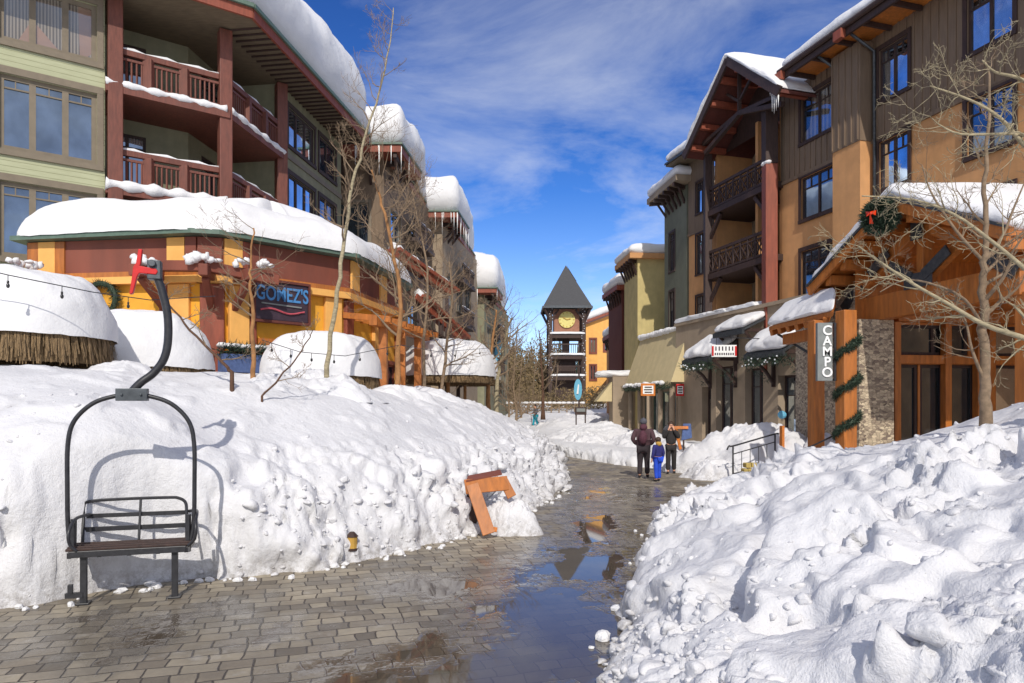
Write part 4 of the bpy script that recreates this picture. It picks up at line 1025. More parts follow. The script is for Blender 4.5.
# ------------------------------------------------------------------ string of bulbs
t = thing('string_lights', at(60, 290, 10.4), 'string of dark bulbs sagging in front of the left thatched umbrella', 'string lights')
pts = [at(-30, 266, 9.8), at(8, 275, 10.0), at(62, 286, 10.3), at(92, 292, 10.8), at(150, 300, 12), at(215, 296, 13.4)]
mb = MB(); mb.tube(pts, .008, 5); mb.build('wire', M['black_metal'], t)
for p, ln in ((pts[1], .12), (pts[2], .12), (pts[0], .12), (pts[3] + (pts[4] - pts[3]) * .6, .12)):
    mb = MB(); mb.tube([p, p - Vector((0, 0, ln))], .006, 5); mb.tube([p - Vector((0, 0, ln * .7)), p - Vector((0, 0, ln))], .016, 8); mb.ball(p - Vector((0, 0, ln + .035)), (.024, .024, .036), 10, 8); mb.build('bulb', M['bulb'], t, smooth=True)
t = thing('string_lights', at(360, 330, 14), 'string of dark bulbs running between the bare trees above the snow bank', 'string lights')
pts = [at(262, 340, 12.5), at(300, 352, 13), at(345, 356, 13.5), at(400, 345, 15), at(440, 352, 17), at(490, 348, 22)]
mb = MB(); mb.tube(pts, .007, 5); mb.build('wire', M['black_metal'], t)
for i in range(5):
    for u in (.25, .75):
        p = pts[i].lerp(pts[i + 1], u); mb = MB(); mb.tube([p, p - Vector((0, 0, .1))], .006, 5); mb.ball(p - Vector((0, 0, .13)), (.024, .024, .036), 8, 6); mb.build('bulb', M['bulb'], t, smooth=True)

st_ = thing('covered_stair', at(420, 330, 29), 'sloping snow topped stair roof running down in front of the hotel wings', 'stair')
for a, b in ((at(392, 250, 27), at(452, 292, 30)), (at(418, 296, 28), at(462, 338, 31))):
    mb = MB(); mb.bar(a, b, .9, .14); mb.bar(a - Vector((0, .5, .1)), b - Vector((0, .5, .1)), .08, .26); r_ = mb.build('roof', M['rust_wood'], st_)
    mb = MB(); mb.tube([a.lerp(b, i / 12) + Vector((0, 0, .14)) for i in range(13)], [.2 + .05 * math.sin(i * 2.1) for i in range(13)], 8); mb.build('roof_snow', M['snow_roof'], r_, smooth=True)
    for q in (.08, .5, .92):
        p = a.lerp(b, q); mb = MB(); mb.bar((p.x, p.y - .3, .5), (p.x, p.y - .3, p.z), .16, .16); mb.build('post', M['dark_wood'], st_)
    mb = MB(); z_ = Vector((0, -.45, -1.3)); mb.bar(a + z_, b + z_, .06, .08); [mb.bar(a.lerp(b, i / 14) + z_, a.lerp(b, i / 14) + z_ - Vector((0, 0, .9)), .04, .04) for i in range(15)]; mb.bar(a + z_ - Vector((0, 0, .9)), b + z_ - Vector((0, 0, .9)), .06, .08); mb.build('railing', M['dark_wood'], st_)
# ------------------------------------------------------------------ right condominium building
Q = lambda t: Vector((11.8 - .3 * t, 26.5 + t))
tt0, tt1, tt2, tt3 = -14, 2.1, 6.75, 9.0      # right end, column, far side of the balcony bay, far corner
cond = thing('lodge', (12.5, 26, 0), 'brown and tan lodge with stacked dark balconies under a timber gable', 'lodge')
fR = Fac(Q(tt3), Q(tt0)); un_ = fR.u; nR = fR.n; S1 = math.hypot(1, .3)
U = lambda t: (tt3 - t) * S1
pu = fR.pu
ub0, ub1 = U(tt2), U(tt1)        # balcony bay
bays = [(pu(802), pu(836)), (pu(880), pu(909)), (pu(968), pu(1014)), (pu(1060), pu(1110))]
rows = [(6.35, 8.2), (9.45, 11.1), (12.5, 14.25)]
wins = []
for i, (a, b) in enumerate(bays):
    for j, (z0, z1) in enumerate(rows):
        if i == 3 and j == 0: continue
        wins.append((a, b, z0, z1, i, j))
far = [(pu(697), pu(707), 11.75, 13.3, 9, 2), (pu(697), pu(707), 8.7, 10.7, 9, 1), (pu(697), pu(707), 6.4, 7.6, 9, 0)]
H4 = lambda L, z0, z1: [w_[:4] for w_ in L if w_[2] < z1 and w_[3] > z0]
ZS = 11.3
mb = MB(); fR.wall(mb, ub1, fR.L, 0, ZS, H4(wins, 0, ZS)); mb.build('stucco_wall', M['tan_stucco'], cond)
mb = MB(); fR.wall(mb, 0, ub0, 0, 10.9, H4(far, 0, 10.9)); mb.build('stucco_wall', M['tan_stucco'], cond)
mb = MB(); fR.wall(mb, ub1, fR.L, ZS, 14.9, H4(wins, ZS, 15), d=.03); fR.wall(mb, 0, ub0, 10.9, 14.9, H4(far, 10.9, 15), d=.03)
k = ub1 + .2
allw = wins + far
while k < fR.L:
    segs_ = [(ZS, 14.9)]
    for w_ in allw:
        if w_[0] - .1 < k < w_[1] + .1:
            ns = []
            for a, b in segs_:
                if w_[3] + .1 < a or w_[2] - .1 > b: ns.append((a, b))
                else:
                    if w_[2] - .1 > a: ns.append((a, w_[2] - .1))
                    if w_[3] + .1 < b: ns.append((w_[3] + .1, b))
            segs_ = ns
    for a, b in segs_: fR.box(mb, k, k + .05, .031, .065, a, b)
    k += .3
fR.box(mb, ub1, fR.L, .0, .08, ZS - .12, ZS + .02); fR.box(mb, 0, ub0, .0, .08, 10.8, 10.92)
mb.build('board_siding', M['brown_siding'], cond)
for w_ in wins: fR.window(cond, *w_[:4], nm=2 if w_[4] < 2 else 2, trans=.45, fw=.07, trim=.13, fm='dark_wood', gm='glass', grid=True, d=.03, depth=.12)
for w_ in far: fR.window(cond, *w_[:4], nm=2, trans=.4, fw=.05, trim=.08, fm='dark_wood', gm='glass', grid=True, d=.03)
# projecting chase between window bays and its pipes
ca, cb = pu(845), pu(873)
mb = MB(); fR.box(mb, ca, cb, .031, .55, 0, ZS - .05); mb.build('chase', M['tan_stucco'], cond)
mb = MB(); fR.box(mb, ca - .03, cb + .03, .036, .58, ZS - .049, 14.7); 
for k in np.arange(ca, cb, .3): fR.box(mb, k, k + .05, .58, .615, ZS, 14.6)
mb.build('chase_siding', M['brown_siding'], cond)
for px_ in (843, 877): 
    u = pu(px_); mb = MB(); mb.tube([fR.p(u, .12, 4.5), fR.p(u, .12, 14.3), fR.p(u, 1.1, 14.75)], .055, 8); mb.build('downpipe', M['steel'], cond, smooth=True)
# balcony bay recess
dep = 2.0
mb = MB(); fB = Fac(fR.p(ub0, -dep, 0).xy, fR.p(ub1, -dep, 0).xy)
hol = []
for z in (5.35, 8.35, 11.4): hol += [(.35, 1.7, z + .05, z + 2.2), (2.7, 4.2, z + .05, z + 2.2)]
fB.wall(mb, 0, fB.L, 5, 14.8, hol)
mb.build('balcony_back_wall', M['taupe_stucco'], cond)
for h_ in hol: fB.window(cond, *h_, nm=2, fw=.08, fm='dark_wood', gm='glass_dark', name='balcony_door')
mb = MB()
for z0, z1 in ((5.2, 8.05), (8.3, 11.05), (11.35, 14.6)):
    um = ub0 + (ub1 - ub0) * .62; fR.box(mb, um - .09, um + .09, -dep + .01, -.15, z0, z1); fR.box(mb, ub0 - .02, ub0 + .14, -dep + .01, -.02, z0, z1)
    fR.box(mb, ub1 - .14, ub1 + .02, -dep + .01, -.02, z0, z1)
mb.each('balcony_partition', M['tan_stucco'], cond)
for z in (5.1, 8.1, 11.1):
    mb = MB(); fR.box(mb, ub0 - .1, ub1 + .1, -dep, .55, z, z + .26); mb.build('balcony_floor', M['dark_wood'], cond)
    # railing with crossed panels
    mb = MB(); zt = z + 1.3
    mb.bar(fR.p(ub0, .45, zt), fR.p(ub1, .45, zt), .1, .13); mb.bar(fR.p(ub0, .45, z + .36), fR.p(ub1, .45, z + .36), .08, .1)
    mb.bar(fR.p(ub0, .45, zt - .2), fR.p(ub1, .45, zt - .2), .06, .06)
    nb = 9
    for i in range(nb + 1):
        u = ub0 + (ub1 - ub0) * i / nb; mb.bar(fR.p(u, .45, z + .3), fR.p(u, .45, zt), .08, .08)
        if i < nb:
            u2 = ub0 + (ub1 - ub0) * (i + 1) / nb
            mb.bar(fR.p(u, .45, z + .4), fR.p(u2, .45, zt - .22), .045, .045); mb.bar(fR.p(u, .47, zt - .22), fR.p(u2, .47, z + .4), .045, .045)
            for q in (.25, .5, .75): uq = u + (u2 - u) * q; mb.bar(fR.p(uq, .43, z + .4), fR.p(uq, .43, zt - .22), .03, .03)
    mb.build('railing', M['dark_wood'], cond)
mb = MB(); mb.bar(fR.p(ub1 - .1, .5, 3.5), fR.p(ub1 - .1, .5, 12.05), .5, .5, (0, 1, 0)); mb.build('column', M['rust_wood'], cond, bevel=.03)
mb = MB(); mb.bar(fR.p(ub1 - .1, .5, 12.06), fR.p(ub1 - .1, .5, 14.6), .52, .52, (0, 1, 0)); mb.bar(fR.p(ub0 + .1, .45, 3.5), fR.p(ub0 + .1, .45, 14.2), .34, .34, (0, 1, 0)); mb.build('column', M['dark_wood'], cond, bevel=.02)  # upper part of the rust column darkened: eave shadow put into its colour
mb = MB()
for z in (8.05, 11.05):
    for u, s_ in ((ub0 + .2, 1), (ub1 - .3, -1)): mb.bar(fR.p(u, .4, z - 1.0), fR.p(u + s_ * .9, .4, z), .14, .16)
mb.each('knee_brace', M['dark_wood'], cond)
mb = MB()
for i in range(5): mb.ball(fR.p(ub1 - .1 + rnd.uniform(-.2, .2), .55 + rnd.uniform(-.1, .2), 12.1), (.16, .16, .09), 8, 5, .15)
mb.build('ledge_snow', M['snow_roof'], cond, smooth=True)
# main eave, right part
ue = U(.45)
mb = MB(); fR.box(mb, ue, fR.L, -.5, 1.2, 14.82, 14.95); mb.build('soffit', M['orange_wood'], cond)
mb = MB()
k = ue + .3
while k < fR.L: fR.box(mb, k, k + .09, .1, 1.25, 14.66, 14.818); k += 1.2
mb.each('rafter_tail', M['dark_wood'], cond)
mb = MB(); fR.box(mb, ue - .1, fR.L, 1.2, 1.3, 14.68, 15.02); mb.tube([fR.p(ue - .15, 1.38, 14.98), fR.p(fR.L, 1.38, 14.98)], .09, 8); mb.build('gutter', M['dark_wood'], cond)
for px_ in (781, 841): mb = MB(); u = fR.pu(px_, 1.4); fR.box(mb, u - .28, u + .1, 1.3, 1.5, 14.6, 14.92); mb.build('beam_end', M['rust_wood'], cond, bevel=.01)
mb = MB(); rp = [fR.p(ue - .1, 1.38, 15.04), fR.p(fR.L, 1.38, 15.04), fR.p(fR.L, -6, 18.2), fR.p(ue - .1, -6, 18.2)]
mb.add(rp + [p_ + Vector((0, 0, -.08)) for p_ in rp], [(0, 1, 2, 3), (7, 6, 5, 4), (0, 1, 5, 4), (1, 2, 6, 5), (2, 3, 7, 6), (3, 0, 4, 7)]); rf = mb.build('roof', M['steel'], cond)
o_, nn_ = fR.o, fR.n
dR = lambda x, y: (x - o_.x) * nn_.x + (y - o_.y) * nn_.y
snow_pad('roof_snow', [tuple(fR.p(a, b, 0).xy) for a, b in ((ue - .1, 1.35), (fR.L, 1.35), (fR.L, -5.9), (ue - .1, -5.9))], lambda x, y: 15.05 + (1.38 - dR(x, y)) * .43, .42, .5, rf, seed=21, over=.05, nj=.1, nsc=.5, nseg=200)
# small eave over the far windows
mb = MB(); fR.box(mb, -.6, ub0 - .1, -.5, 1.0, 14.5, 14.62); mb.build('soffit', M['soffit'], cond)
mb = MB(); rp = [fR.p(-.6, 1.08, 14.66), fR.p(ub0, 1.08, 14.66), fR.p(ub0, -3, 16.2), fR.p(-.6, -3, 16.2)]
mb.add(rp + [p_ + Vector((0, 0, -.1)) for p_ in rp], [(0, 1, 2, 3), (7, 6, 5, 4), (0, 1, 5, 4), (1, 2, 6, 5), (2, 3, 7, 6), (3, 0, 4, 7)]); rf = mb.build('roof', M['steel'], cond)
snow_pad('roof_snow', [tuple(fR.p(a, b, 0).xy) for a, b in ((-.6, 1.08), (ub0, 1.08), (ub0, -2.9), (-.6, -2.9))], lambda x, y: 14.67 + (1.08 - dR(x, y)) * .38, .5, .4, rf, seed=22, over=.05, nj=.1, nseg=90)
# timber gable above the balconies
ug0, ug1 = fR.pu(684, 1.6), fR.pu(780, 1.6); uga = (ug0 + ug1) / 2 + .05; zg0, zg1 = 14.1, 17.0; gd = 1.6
def gab(u, d, dz=0): 
    k = abs(u - uga) / ((ug1 - ug0) / 2); return fR.p(u, d, zg1 - (zg1 - zg0) * k + dz)
rfm = MB()
for a, b in ((ug0, uga), (uga, ug1)):
    rp = [gab(a, gd), gab(b, gd), gab(b, -6), gab(a, -6)]
    rfm.add(rp + [p_ + Vector((0, 0, -.12)) for p_ in rp], [(0, 1, 2, 3), (7, 6, 5, 4), (0, 1, 5, 4), (1, 2, 6, 5), (2, 3, 7, 6), (3, 0, 4, 7)])
rf = rfm.build('gable_roof', M['maroon'], cond)
mb = MB(); mb.bar(gab(ug0, gd + .02, -.1), gab(uga, gd + .02, -.1), .1, .38); mb.bar(gab(uga, gd + .02, -.1), gab(ug1, gd + .02, -.1), .1, .38); mb.build('bargeboard', M['dark_wood'], cond)
mb = MB()
for k_ in (.15, .38, .62, .85):
    for s_ in (0, 1):
        u = ug0 + (uga - ug0) * k_ if s_ == 0 else ug1 - (ug1 - uga) * k_
        mb.bar(gab(u, gd - .06, -.27), gab(u, -.3, -.27), .2, .24)
mb.each('purlin', M['rust_wood'], cond)
mb = MB(); m0 = fR.p(uga, 1.0, zg1 - .3)
mb.bar(m0, fR.p(uga, 1.0, 14.6), .14, .14); mb.bar(gab(ug0 + .7, 1.0, -.25), fR.p(uga, 1.0, 14.7), .14, .16); mb.bar(gab(ug1 - .5, 1.0, -.25), fR.p(uga, 1.0, 14.7), .14, .16)
mb.bar(fR.p(ug0 + .9, 1.0, 13.9), fR.p(uga, 1.0, 14.7), .18, .18); mb.bar(fR.p(ug1 - .6, 1.0, 13.9), fR.p(uga, 1.0, 14.7), .18, .18)
mb.bar(fR.p(uga, 1.0, 15.2), fR.p(uga - .9, 1.0, 15.9), .1, .1); mb.bar(fR.p(uga, 1.0, 15.2), fR.p(uga + .9, 1.0, 15.9), .1, .1)
mb.build('truss', M['dark_wood'], cond)
mb = MB(); mb.poly([gab(ug0 + .3, -.4, -.1), gab(uga, -.4, -.1), gab(ug1 - .3, -.4, -.1), fR.p(ug1 - .3, -.4, 14.2), fR.p(ug0 + .3, -.4, 14.2)]); mb.build('gable_wall', M['dark_wood'], cond)
zgf = lambda x, y: zg1 + .02 - (zg1 - zg0) * np.abs(((x - o_.x) * fR.u.x + (y - o_.y) * fR.u.y) - uga) / ((ug1 - ug0) / 2)
snow_pad('roof_snow', [tuple(fR.p(a, b, 0).xy) for a, b in ((ug0, gd + .05), (uga, gd + .05), (ug1, gd + .05), (ug1, -5.9), (uga, -5.9), (ug0, -5.9))], zgf, .30, .3, rf, seed=24, over=.03, nj=.15, nseg=200, rs=.15)
mb = MB()
for k_ in range(5): u = ug1 - .1 - k_ * .12; mb.tube([gab(u, gd, -.25), gab(u, gd, -.4 - rnd.uniform(.1, .8))], [.035, .004], 5)
mb.each('icicle', M['white_paint'], cond, smooth=True)
# ends of the building
mb = MB(); a = fR.p(fR.L, 0, 0); mb.quad(a, a + Vector((8, 2.4, 0)), a + Vector((8, 2.4, 15)), a + Vector((0, 0, 15))); a = fR.p(0, 0, 0); mb.quad(a, a + Vector((8, 2.4, 0)), a + Vector((8, 2.4, 14.6)), a + Vector((0, 0, 14.6))); mb.build('side_wall', M['tan_stucco'], cond)
# ---- ground floor shops, proud of the upper wall
sd = .75; us0, us1 = 0.0, U(-4)
Pp = lambda px: fR.pu(px, sd)
doors = [(Pp(702), Pp(711), 0, 3.0), (Pp(716), Pp(733), 0, 3.9), (Pp(745), Pp(763), 0, 3.7), (Pp(778), Pp(803), 0, 3.3)]
mb = MB(); fR.wall(mb, us0, us1, 0, 6.15, doors, d=sd, rev=.45); fR.box(mb, us0 - .02, us1, sd - .6, sd + .1, 6.152, 6.3)
a = fR.p(us0, sd, 0); b = fR.p(us0, -.5, 0); mb.quad(a, b, b + Vector((0, 0, 6.15)), a + Vector((0, 0, 6.15)))
mb.build('shopfront_wall', M['taupe_stucco'], cond)
for h_ in doors: fR.window(cond, h_[0], h_[1], .05, h_[3], nm=2, trans=.8, fw=.09, fm='dark_wood', gm='glass_dark', d=sd - .35, depth=.05, name='shop_door')
snow_pad('parapet_snow', [tuple(fR.p(a, b, 0).xy) for a, b in ((us0, sd + .12), (U(2.6), sd + .12), (U(2.6), .05), (us0, .05))], 6.3, .2, .14, cond, seed=33, over=.02, nj=.3, nsc=1.5, nseg=160, rs=.05)
# shop awnings heaped with snow
def canopy(px0, px1, ztop, zbot, dout, seed, label, H=.5, mat='dark_wood', lights=True, brk=True):
    u0, u1 = fR.pu(px0, sd + dout * .8), fR.pu(px1, sd + dout * .8); um = (u0 + u1) / 2
    t = thing('shop_canopy', fR.p(um, sd, zbot), label, 'canopy', 'small snow covered canopies over the shop doors')
    mb = MB(); rp = [fR.p(u0, sd + dout, zbot), fR.p(u1, sd + dout, zbot), fR.p(u1, sd + .02, ztop), fR.p(u0, sd + .02, ztop)]
    mb.add(rp + [p_ + Vector((0, 0, -.1)) for p_ in rp], [(0, 1, 2, 3), (7, 6, 5, 4), (0, 1, 5, 4), (1, 2, 6, 5), (2, 3, 7, 6), (3, 0, 4, 7)])
    mb.bar(rp[0] + Vector((0, 0, -.12)), rp[1] + Vector((0, 0, -.12)), .1, .2)
    mb.build('roof', M['steel'], t)
    if brk:
        mb = MB()
        for u in (u0 + .15, u1 - .15): mb.bar(fR.p(u, sd + .02, zbot - .05), fR.p(u, sd + dout * .95, zbot - .05), .12, .14); mb.tube([fR.p(u, sd + .03, zbot - 1.2), fR.p(u, sd + dout * .3, zbot - .7), fR.p(u, sd + dout * .85, zbot - .1)], .07, 6); mb.bar(fR.p(u, sd + .05, zbot - 1.3), fR.p(u, sd + .05, zbot), .14, .12)
        mb.each('bracket', M['dark_wood'], t)
    zf = lambda x, y: zbot + (sd + dout - dR(x, y)) / dout * (ztop - zbot) + .01
    snow_pad('snow_cap', [tuple(fR.p(a, b, 0).xy) for a, b in ((u0, sd + dout), (u1, sd + dout), (u1, sd + .03), (u0, sd + .03))], zf, H, H * .8, t, seed=seed, over=.05, nj=.16, nsc=1.2, nseg=90, rs=.2)
    if lights:
        rr = random.Random(seed); mb = MB(); needle_blob(mb, [fR.p(u0 + (u1 - u0) * i / 24, sd + dout, zbot - .25 - .12 * abs(math.sin(i * .8))) for i in range(25)] + [fR.p(u, sd + dout * q, zbot - .3 - (1 - q) * .8) for u in (u0, u1) for q in (.2, .5, .8)], .20, 1000, rr, .14); mb.build('garland', M['garland'], t)
        mb = MB(); [mb.ball(fR.p(u0 + (u1 - u0) * rr.random(), sd + dout + .12, zbot - .2 - rr.random() * .3), .035, 6, 4) for _ in range(16)]; mb.build('fairy_lights', M['lightbulb'], t)
    return t
canopy(750, 790, 4.95, 4.15, 1.3, 41, 'snow heaped canopy over the shop door nearest the timber entrance porch', .5)
canopy(688, 716, 5.0, 4.2, 1.4, 42, 'snow heaped canopy with white fairy lights beside the tan canvas awning', .5)
canopy(718, 748, 5.75, 5.25, 1.1, 43, 'small high canopy between its two lower neighbours, orange timber brackets beneath', .34, lights=False)
t = thing('shop_sign', at(724, 357, 26.5), 'small white hanging shop sign with dark lettering beneath the high canopy', 'sign')
a, b = fR.pu(712, 2.0), fR.pu(737, 2.0); zt, zb_ = fR.pz(724, 345, 2.0), fR.pz(724, 357, 2.0)
cS = at(724, 351, 26.5); ws = 25 / F0 * cS.y; hs2 = 12 / F0 * cS.y
mb = MB(); mb.box(cS, (ws, .06, hs2)); mb.build('board', M['white_paint'], t, bevel=.01)
mb = MB()
for row, n_ in ((.2, 6), (-.25, 9)):
    for i in range(n_): mb.box(cS + Vector(((i - (n_ - 1) / 2) * ws * .8 / n_, -.035, row * hs2)), (ws * .05, .01, hs2 * (.34 if row > 0 else .18)))
mb.build('lettering', M['dark_board'], t)
mb = MB(); mb.box(cS + Vector((-ws * .46, -.04, 0)), (ws * .07, .02, hs2 * .8)); mb.box(cS + Vector((ws * .46, -.04, 0)), (ws * .07, .02, hs2 * .8)); mb.each('red_trim', M['red_plastic'], t)
mb = MB(); mb.bar(cS + Vector((-ws * .3, 0, hs2 / 2)), cS + Vector((-ws * .3, 0, hs2 / 2 + .3)), .02, .02); mb.bar(cS + Vector((ws * .3, 0, hs2 / 2)), cS + Vector((ws * .3, 0, hs2 / 2 + .3)), .02, .02); mb.bar(cS + Vector((-ws * .3, 0, hs2 / 2 + .3)), cS + Vector((ws * 1.9, .6, hs2 / 2 + .3)), .03, .03); mb.build('hanger', M['black_metal'], t)

# ------------------------------------------------------------------ tan canvas awning and the shop row under it
aw = thing('awning', (7.6, 38, 2.7), 'large sloping tan canvas awning over the shop row with garland along its lower edge', 'awning')
Pn = Vector((9.0, 34.6)); Pf = Vector((7.75, 41.0)); fW = Fac(Pf, Pn)
A_ = lambda u, d, z: fW.p(u, d, z)
mb = MB(); ZT, ZB, DO = 6.1, 3.3, 1.1
mb.quad(A_(0, DO, ZB), A_(fW.L, DO, ZB), A_(fW.L, .1, ZT), A_(0, .1, ZT)); mb.poly([A_(fW.L, DO, ZB), A_(fW.L, .1, ZT), A_(fW.L, .1, ZB)]); mb.poly([A_(0, DO, ZB), A_(0, .1, ZT), A_(0, .1, ZB)]); mb.quad(A_(0, DO, ZB), A_(fW.L, DO, ZB), A_(fW.L, DO, ZB - .22), A_(0, DO, ZB - .22))
aw_c = mb.build('canvas', M['canvas'], aw)
rr = random.Random(8); mb = MB(); needle_blob(mb, [A_(fW.L * i / 40, DO + .05, ZB - .12 - .1 * abs(math.sin(i * .5))) for i in range(41)], .16, 1800, rr, .13); mb.build('garland', M['garland'], aw)
mb = MB(); [mb.ball(A_(fW.L * rr.random(), DO + .1, ZB - .02 + rr.uniform(-.05, .05)), (.16, .14, .1), 7, 5, .2) for _ in range(26)]; mb.build('snow_clumps', M['snow_roof'], aw, smooth=True)
mb = MB(); [mb.ball(A_(fW.L * (i + .5) / 22, .1, ZT + .05), (.25, .22, .12 + .08 * rr.random()), 8, 5, .15) for i in range(22)]; mb.build('top_snow', M['snow_roof'], aw, smooth=True)
row = thing('shop_row', (8.5, 38, 0), 'glazed shop front with pale columns beneath the tan canvas awning', 'shop')
mb = MB(); hz = [(.4 + 1.25 * i, 1.35 + 1.25 * i, .25, 2.9) for i in range(5)]; fW.wall(mb, 0, fW.L, 0, 6.0, hz); mb.build('wall', M['taupe_stucco'], row)
for h_ in hz: fW.window(row, *h_, nm=1, fw=.07, fm='green_fascia', gm='glass', name='shop_window')
for i in range(5): mb = MB(); u = .3 + 1.45 * i; mb.tube([A_(u, DO - .25, 0), A_(u, DO - .25, ZB - .1)], .14, 12); mb.box(A_(u, DO - .25, .2), (.4, .4, .4)); mb.build('column', M['taupe_stucco'], row, smooth=False)

# orange square sign on a post
def post_sign(px, py0, py1, w_px, Yd, label, board='orange_paint'):
    c = at(px, (py0 + py1) / 2, Yd); w_ = w_px / F0 * Yd; h_ = (py1 - py0) / F0 * Yd
    t = thing('shop_sign', (c.x, c.y, 0), label, 'sign')
    mb = MB(); mb.box(c, (w_, .06, h_)); mb.build('frame', M[board], t, bevel=.015)
    mb = MB(); mb.box(c + Vector((0, -.036, 0)), (w_ * .72, .02, h_ * .66)); mb.build('panel', M['white_paint'], t)
    mb = MB()
    for r_, ww in ((.2, .5), (0, .58), (-.2, .5)): mb.box(c + Vector((0, -.05, r_ * h_)), (w_ * ww, .01, h_ * .1))
    mb.build('lettering', M['dark_wood'], t)
    mb = MB(); mb.bar((c.x, c.y + .04, 0), (c.x, c.y + .04, c.z), .12, .12); mb.build('post', M['taupe_stucco'], t)
post_sign(648, 383.5, 396, 14.5, 33, 'orange framed square sign with a white panel on a pale post by the shop row')
post_sign(680, 384, 396, 8, 34.2, 'narrow red framed sign behind the second shop column', 'red_plastic')

# ------------------------------------------------------------------ buildings further down the right side
def block(label, poly, z1, wallm, eave=.5, snowH=.6, seed=1, facewin=(), roofm='rust_wood', zb=0, name='townhouse', group='narrow townhouses down the right side of the street'):
    cx = sum(p[0] for p in poly) / len(poly); cy = sum(p[1] for p in poly) / len(poly)
    t = thing(name, (cx, cy, 0), label, 'building', group); n = len(poly)
    fcs = [Fac(poly[i], poly[(i + 1) % n]) for i in range(n)]
    mb = MB()
    for i, f in enumerate(fcs): f.wall(mb, 0, f.L, 0, z1, [w_[1:5] for w_ in facewin if w_[0] == i])
    mb.build('wall', M[wallm], t)
    for w_ in facewin: fcs[w_[0]].window(t, *w_[1:5], nm=2, trans=.4, fw=.06, trim=.09, fm='dark_wood', gm='glass')
    big = [(cx + (x - cx) * (1 + eave / math.hypot(x - cx, y - cy)), cy + (y - cy) * (1 + eave / math.hypot(x - cx, y - cy))) for x, y in poly]
    mb = MB(); mb.prism(big, z1, z1 + .3); mb.build('eaves', M[roofm], t)
    mb = MB()
    for k in range(6):
        q = Vector(big[0]).lerp(Vector(big[1]), (k + .5) / 6); e = Vector(poly[0]).lerp(Vector(poly[1]), (k + .5) / 6); mb.bar((q.x, q.y, z1 - .1), (e.x, e.y, z1 - .1), .14, .18); mb.bar(((q.x + e.x) / 2, (q.y + e.y) / 2, z1 - .15), (e.x, e.y, z1 - .9), .1, .12)
    mb.each('bracket', M['dark_wood'], t)
    snow_pad('roof_snow', big, z1 + .31, snowH, .5, t, seed=seed, over=.05, nj=.1, nsc=.6, nseg=100, rs=.2)
    return t, fcs
# polygons: far street corner, near street corner, then back
block('grey green townhouse with a deep bracketed eave, first beyond the tan lodge', [(8.62, 39.0), (9.05, 35.75), (14, 36.8), (13.5, 40)], 13.6, 'green_stucco', 1.0, .6, 3, [(0, .8, 1.6, 9.5, 11.6), (0, .8, 1.6, 6.4, 8.4)], 'taupe_stucco')
block('pale olive townhouse standing between the grey green and the maroon ones', [(7.25, 44.5), (7.5, 41.2), (13, 41.8), (12.8, 45)], 10.9, 'olive_light', .65, .6, 4, [], 'tan_stucco')
block('narrow maroon townhouse with tan corner trim and a low snow cap', [(7.0, 50), (7.35, 46.2), (13, 47), (12.6, 51)], 9.9, 'maroon', .5, .8, 5, [(1, 1.0, 2.4, 6.3, 7.6)], 'rust_wood')
block('orange gabled townhouse at the far end of the right row', [(8.5, 62), (8.6, 57), (13, 57.5), (13, 62)], 8.0, 'tan_stucco', .5, .8, 6, [(1, .6, 2.0, 5.0, 6.6)], 'rust_wood')
# low grey shop pavilion with cream canvas, beyond the awning
t = thing('kiosk', (7.5, 44, 0), 'low taupe shop pavilion with a cream side awning at the far right shops', 'kiosk')
mb = MB(); c = at(623, 400, 42); mb.box((c.x + .15, 42.6, 1.95), (1.6, 1.6, 3.9)); mb.build('wall', M['taupe_stucco'], t)
mb = MB(); mb.add([(c.x - 1.6, 42, 2.4), (c.x - .67, 42, 3.6), (c.x - .67, 43.6, 3.6), (c.x - 1.6, 43.6, 2.4), (c.x - .67, 42, 2.4)], [(0, 1, 2, 3), (0, 4, 1)]); mb.build('awning', M['canvas'], t)
snow_pad('roof_snow', [(c.x - 1.5, 42.1), (c.x + 1.3, 42.1), (c.x + 1.3, 43.7), (c.x - 1.5, 43.7)], 3.92, .35, .25, t, seed=8, nj=.2)

# ------------------------------------------------------------------ orange stucco inn beside the clock tower
inn = thing('inn', (12.5, 90, 0), 'bright orange stucco inn with a sloping snowy roof beside the clock tower', 'inn')
fO = Fac((9.0, 84), (14.4, 84)); px2 = lambda p: fO.pu(p)
hw = [(fO.pu(590), fO.pu(596), 8.7, 10.4), (fO.pu(604), fO.pu(615), 8.9, 10.5), (fO.pu(590), fO.pu(596), 5.4, 7.2)]
fO = Fac((9.0, 84), (14.4, 84))
mb = MB(); fO.wall(mb, 0, fO.L, 0, 12.2, hw); mb.poly([(9, 84, 12.2), (14.4, 84, 12.2), (14.4, 84, 14.2)]); mb.quad((9, 84, 0), (9, 94, 0), (9, 94, 12.2), (9, 84, 12.2)); mb.build('wall', M['peach_stucco'], inn)
for h_ in hw: fO.window(inn, *h_, nm=2, fw=.1, trim=.14, fm='brown_panel', gm='glass')
mb = MB(); mb.hexa([(8.3, 83.3, 12.1), (14.6, 83.3, 14.4), (14.6, 94, 14.4), (8.3, 94, 12.1), (8.3, 83.3, 12.35), (14.6, 83.3, 14.65), (14.6, 94, 14.65), (8.3, 94, 12.35)]); mb.build('roof', M['rust_wood'], inn)
snow_pad('roof_snow', [(8.3, 83.3), (14.6, 83.3), (14.6, 94), (8.3, 94)], lambda x, y: 12.36 + (x - 8.3) * .365, .9, .5, inn, seed=8, nj=.1)
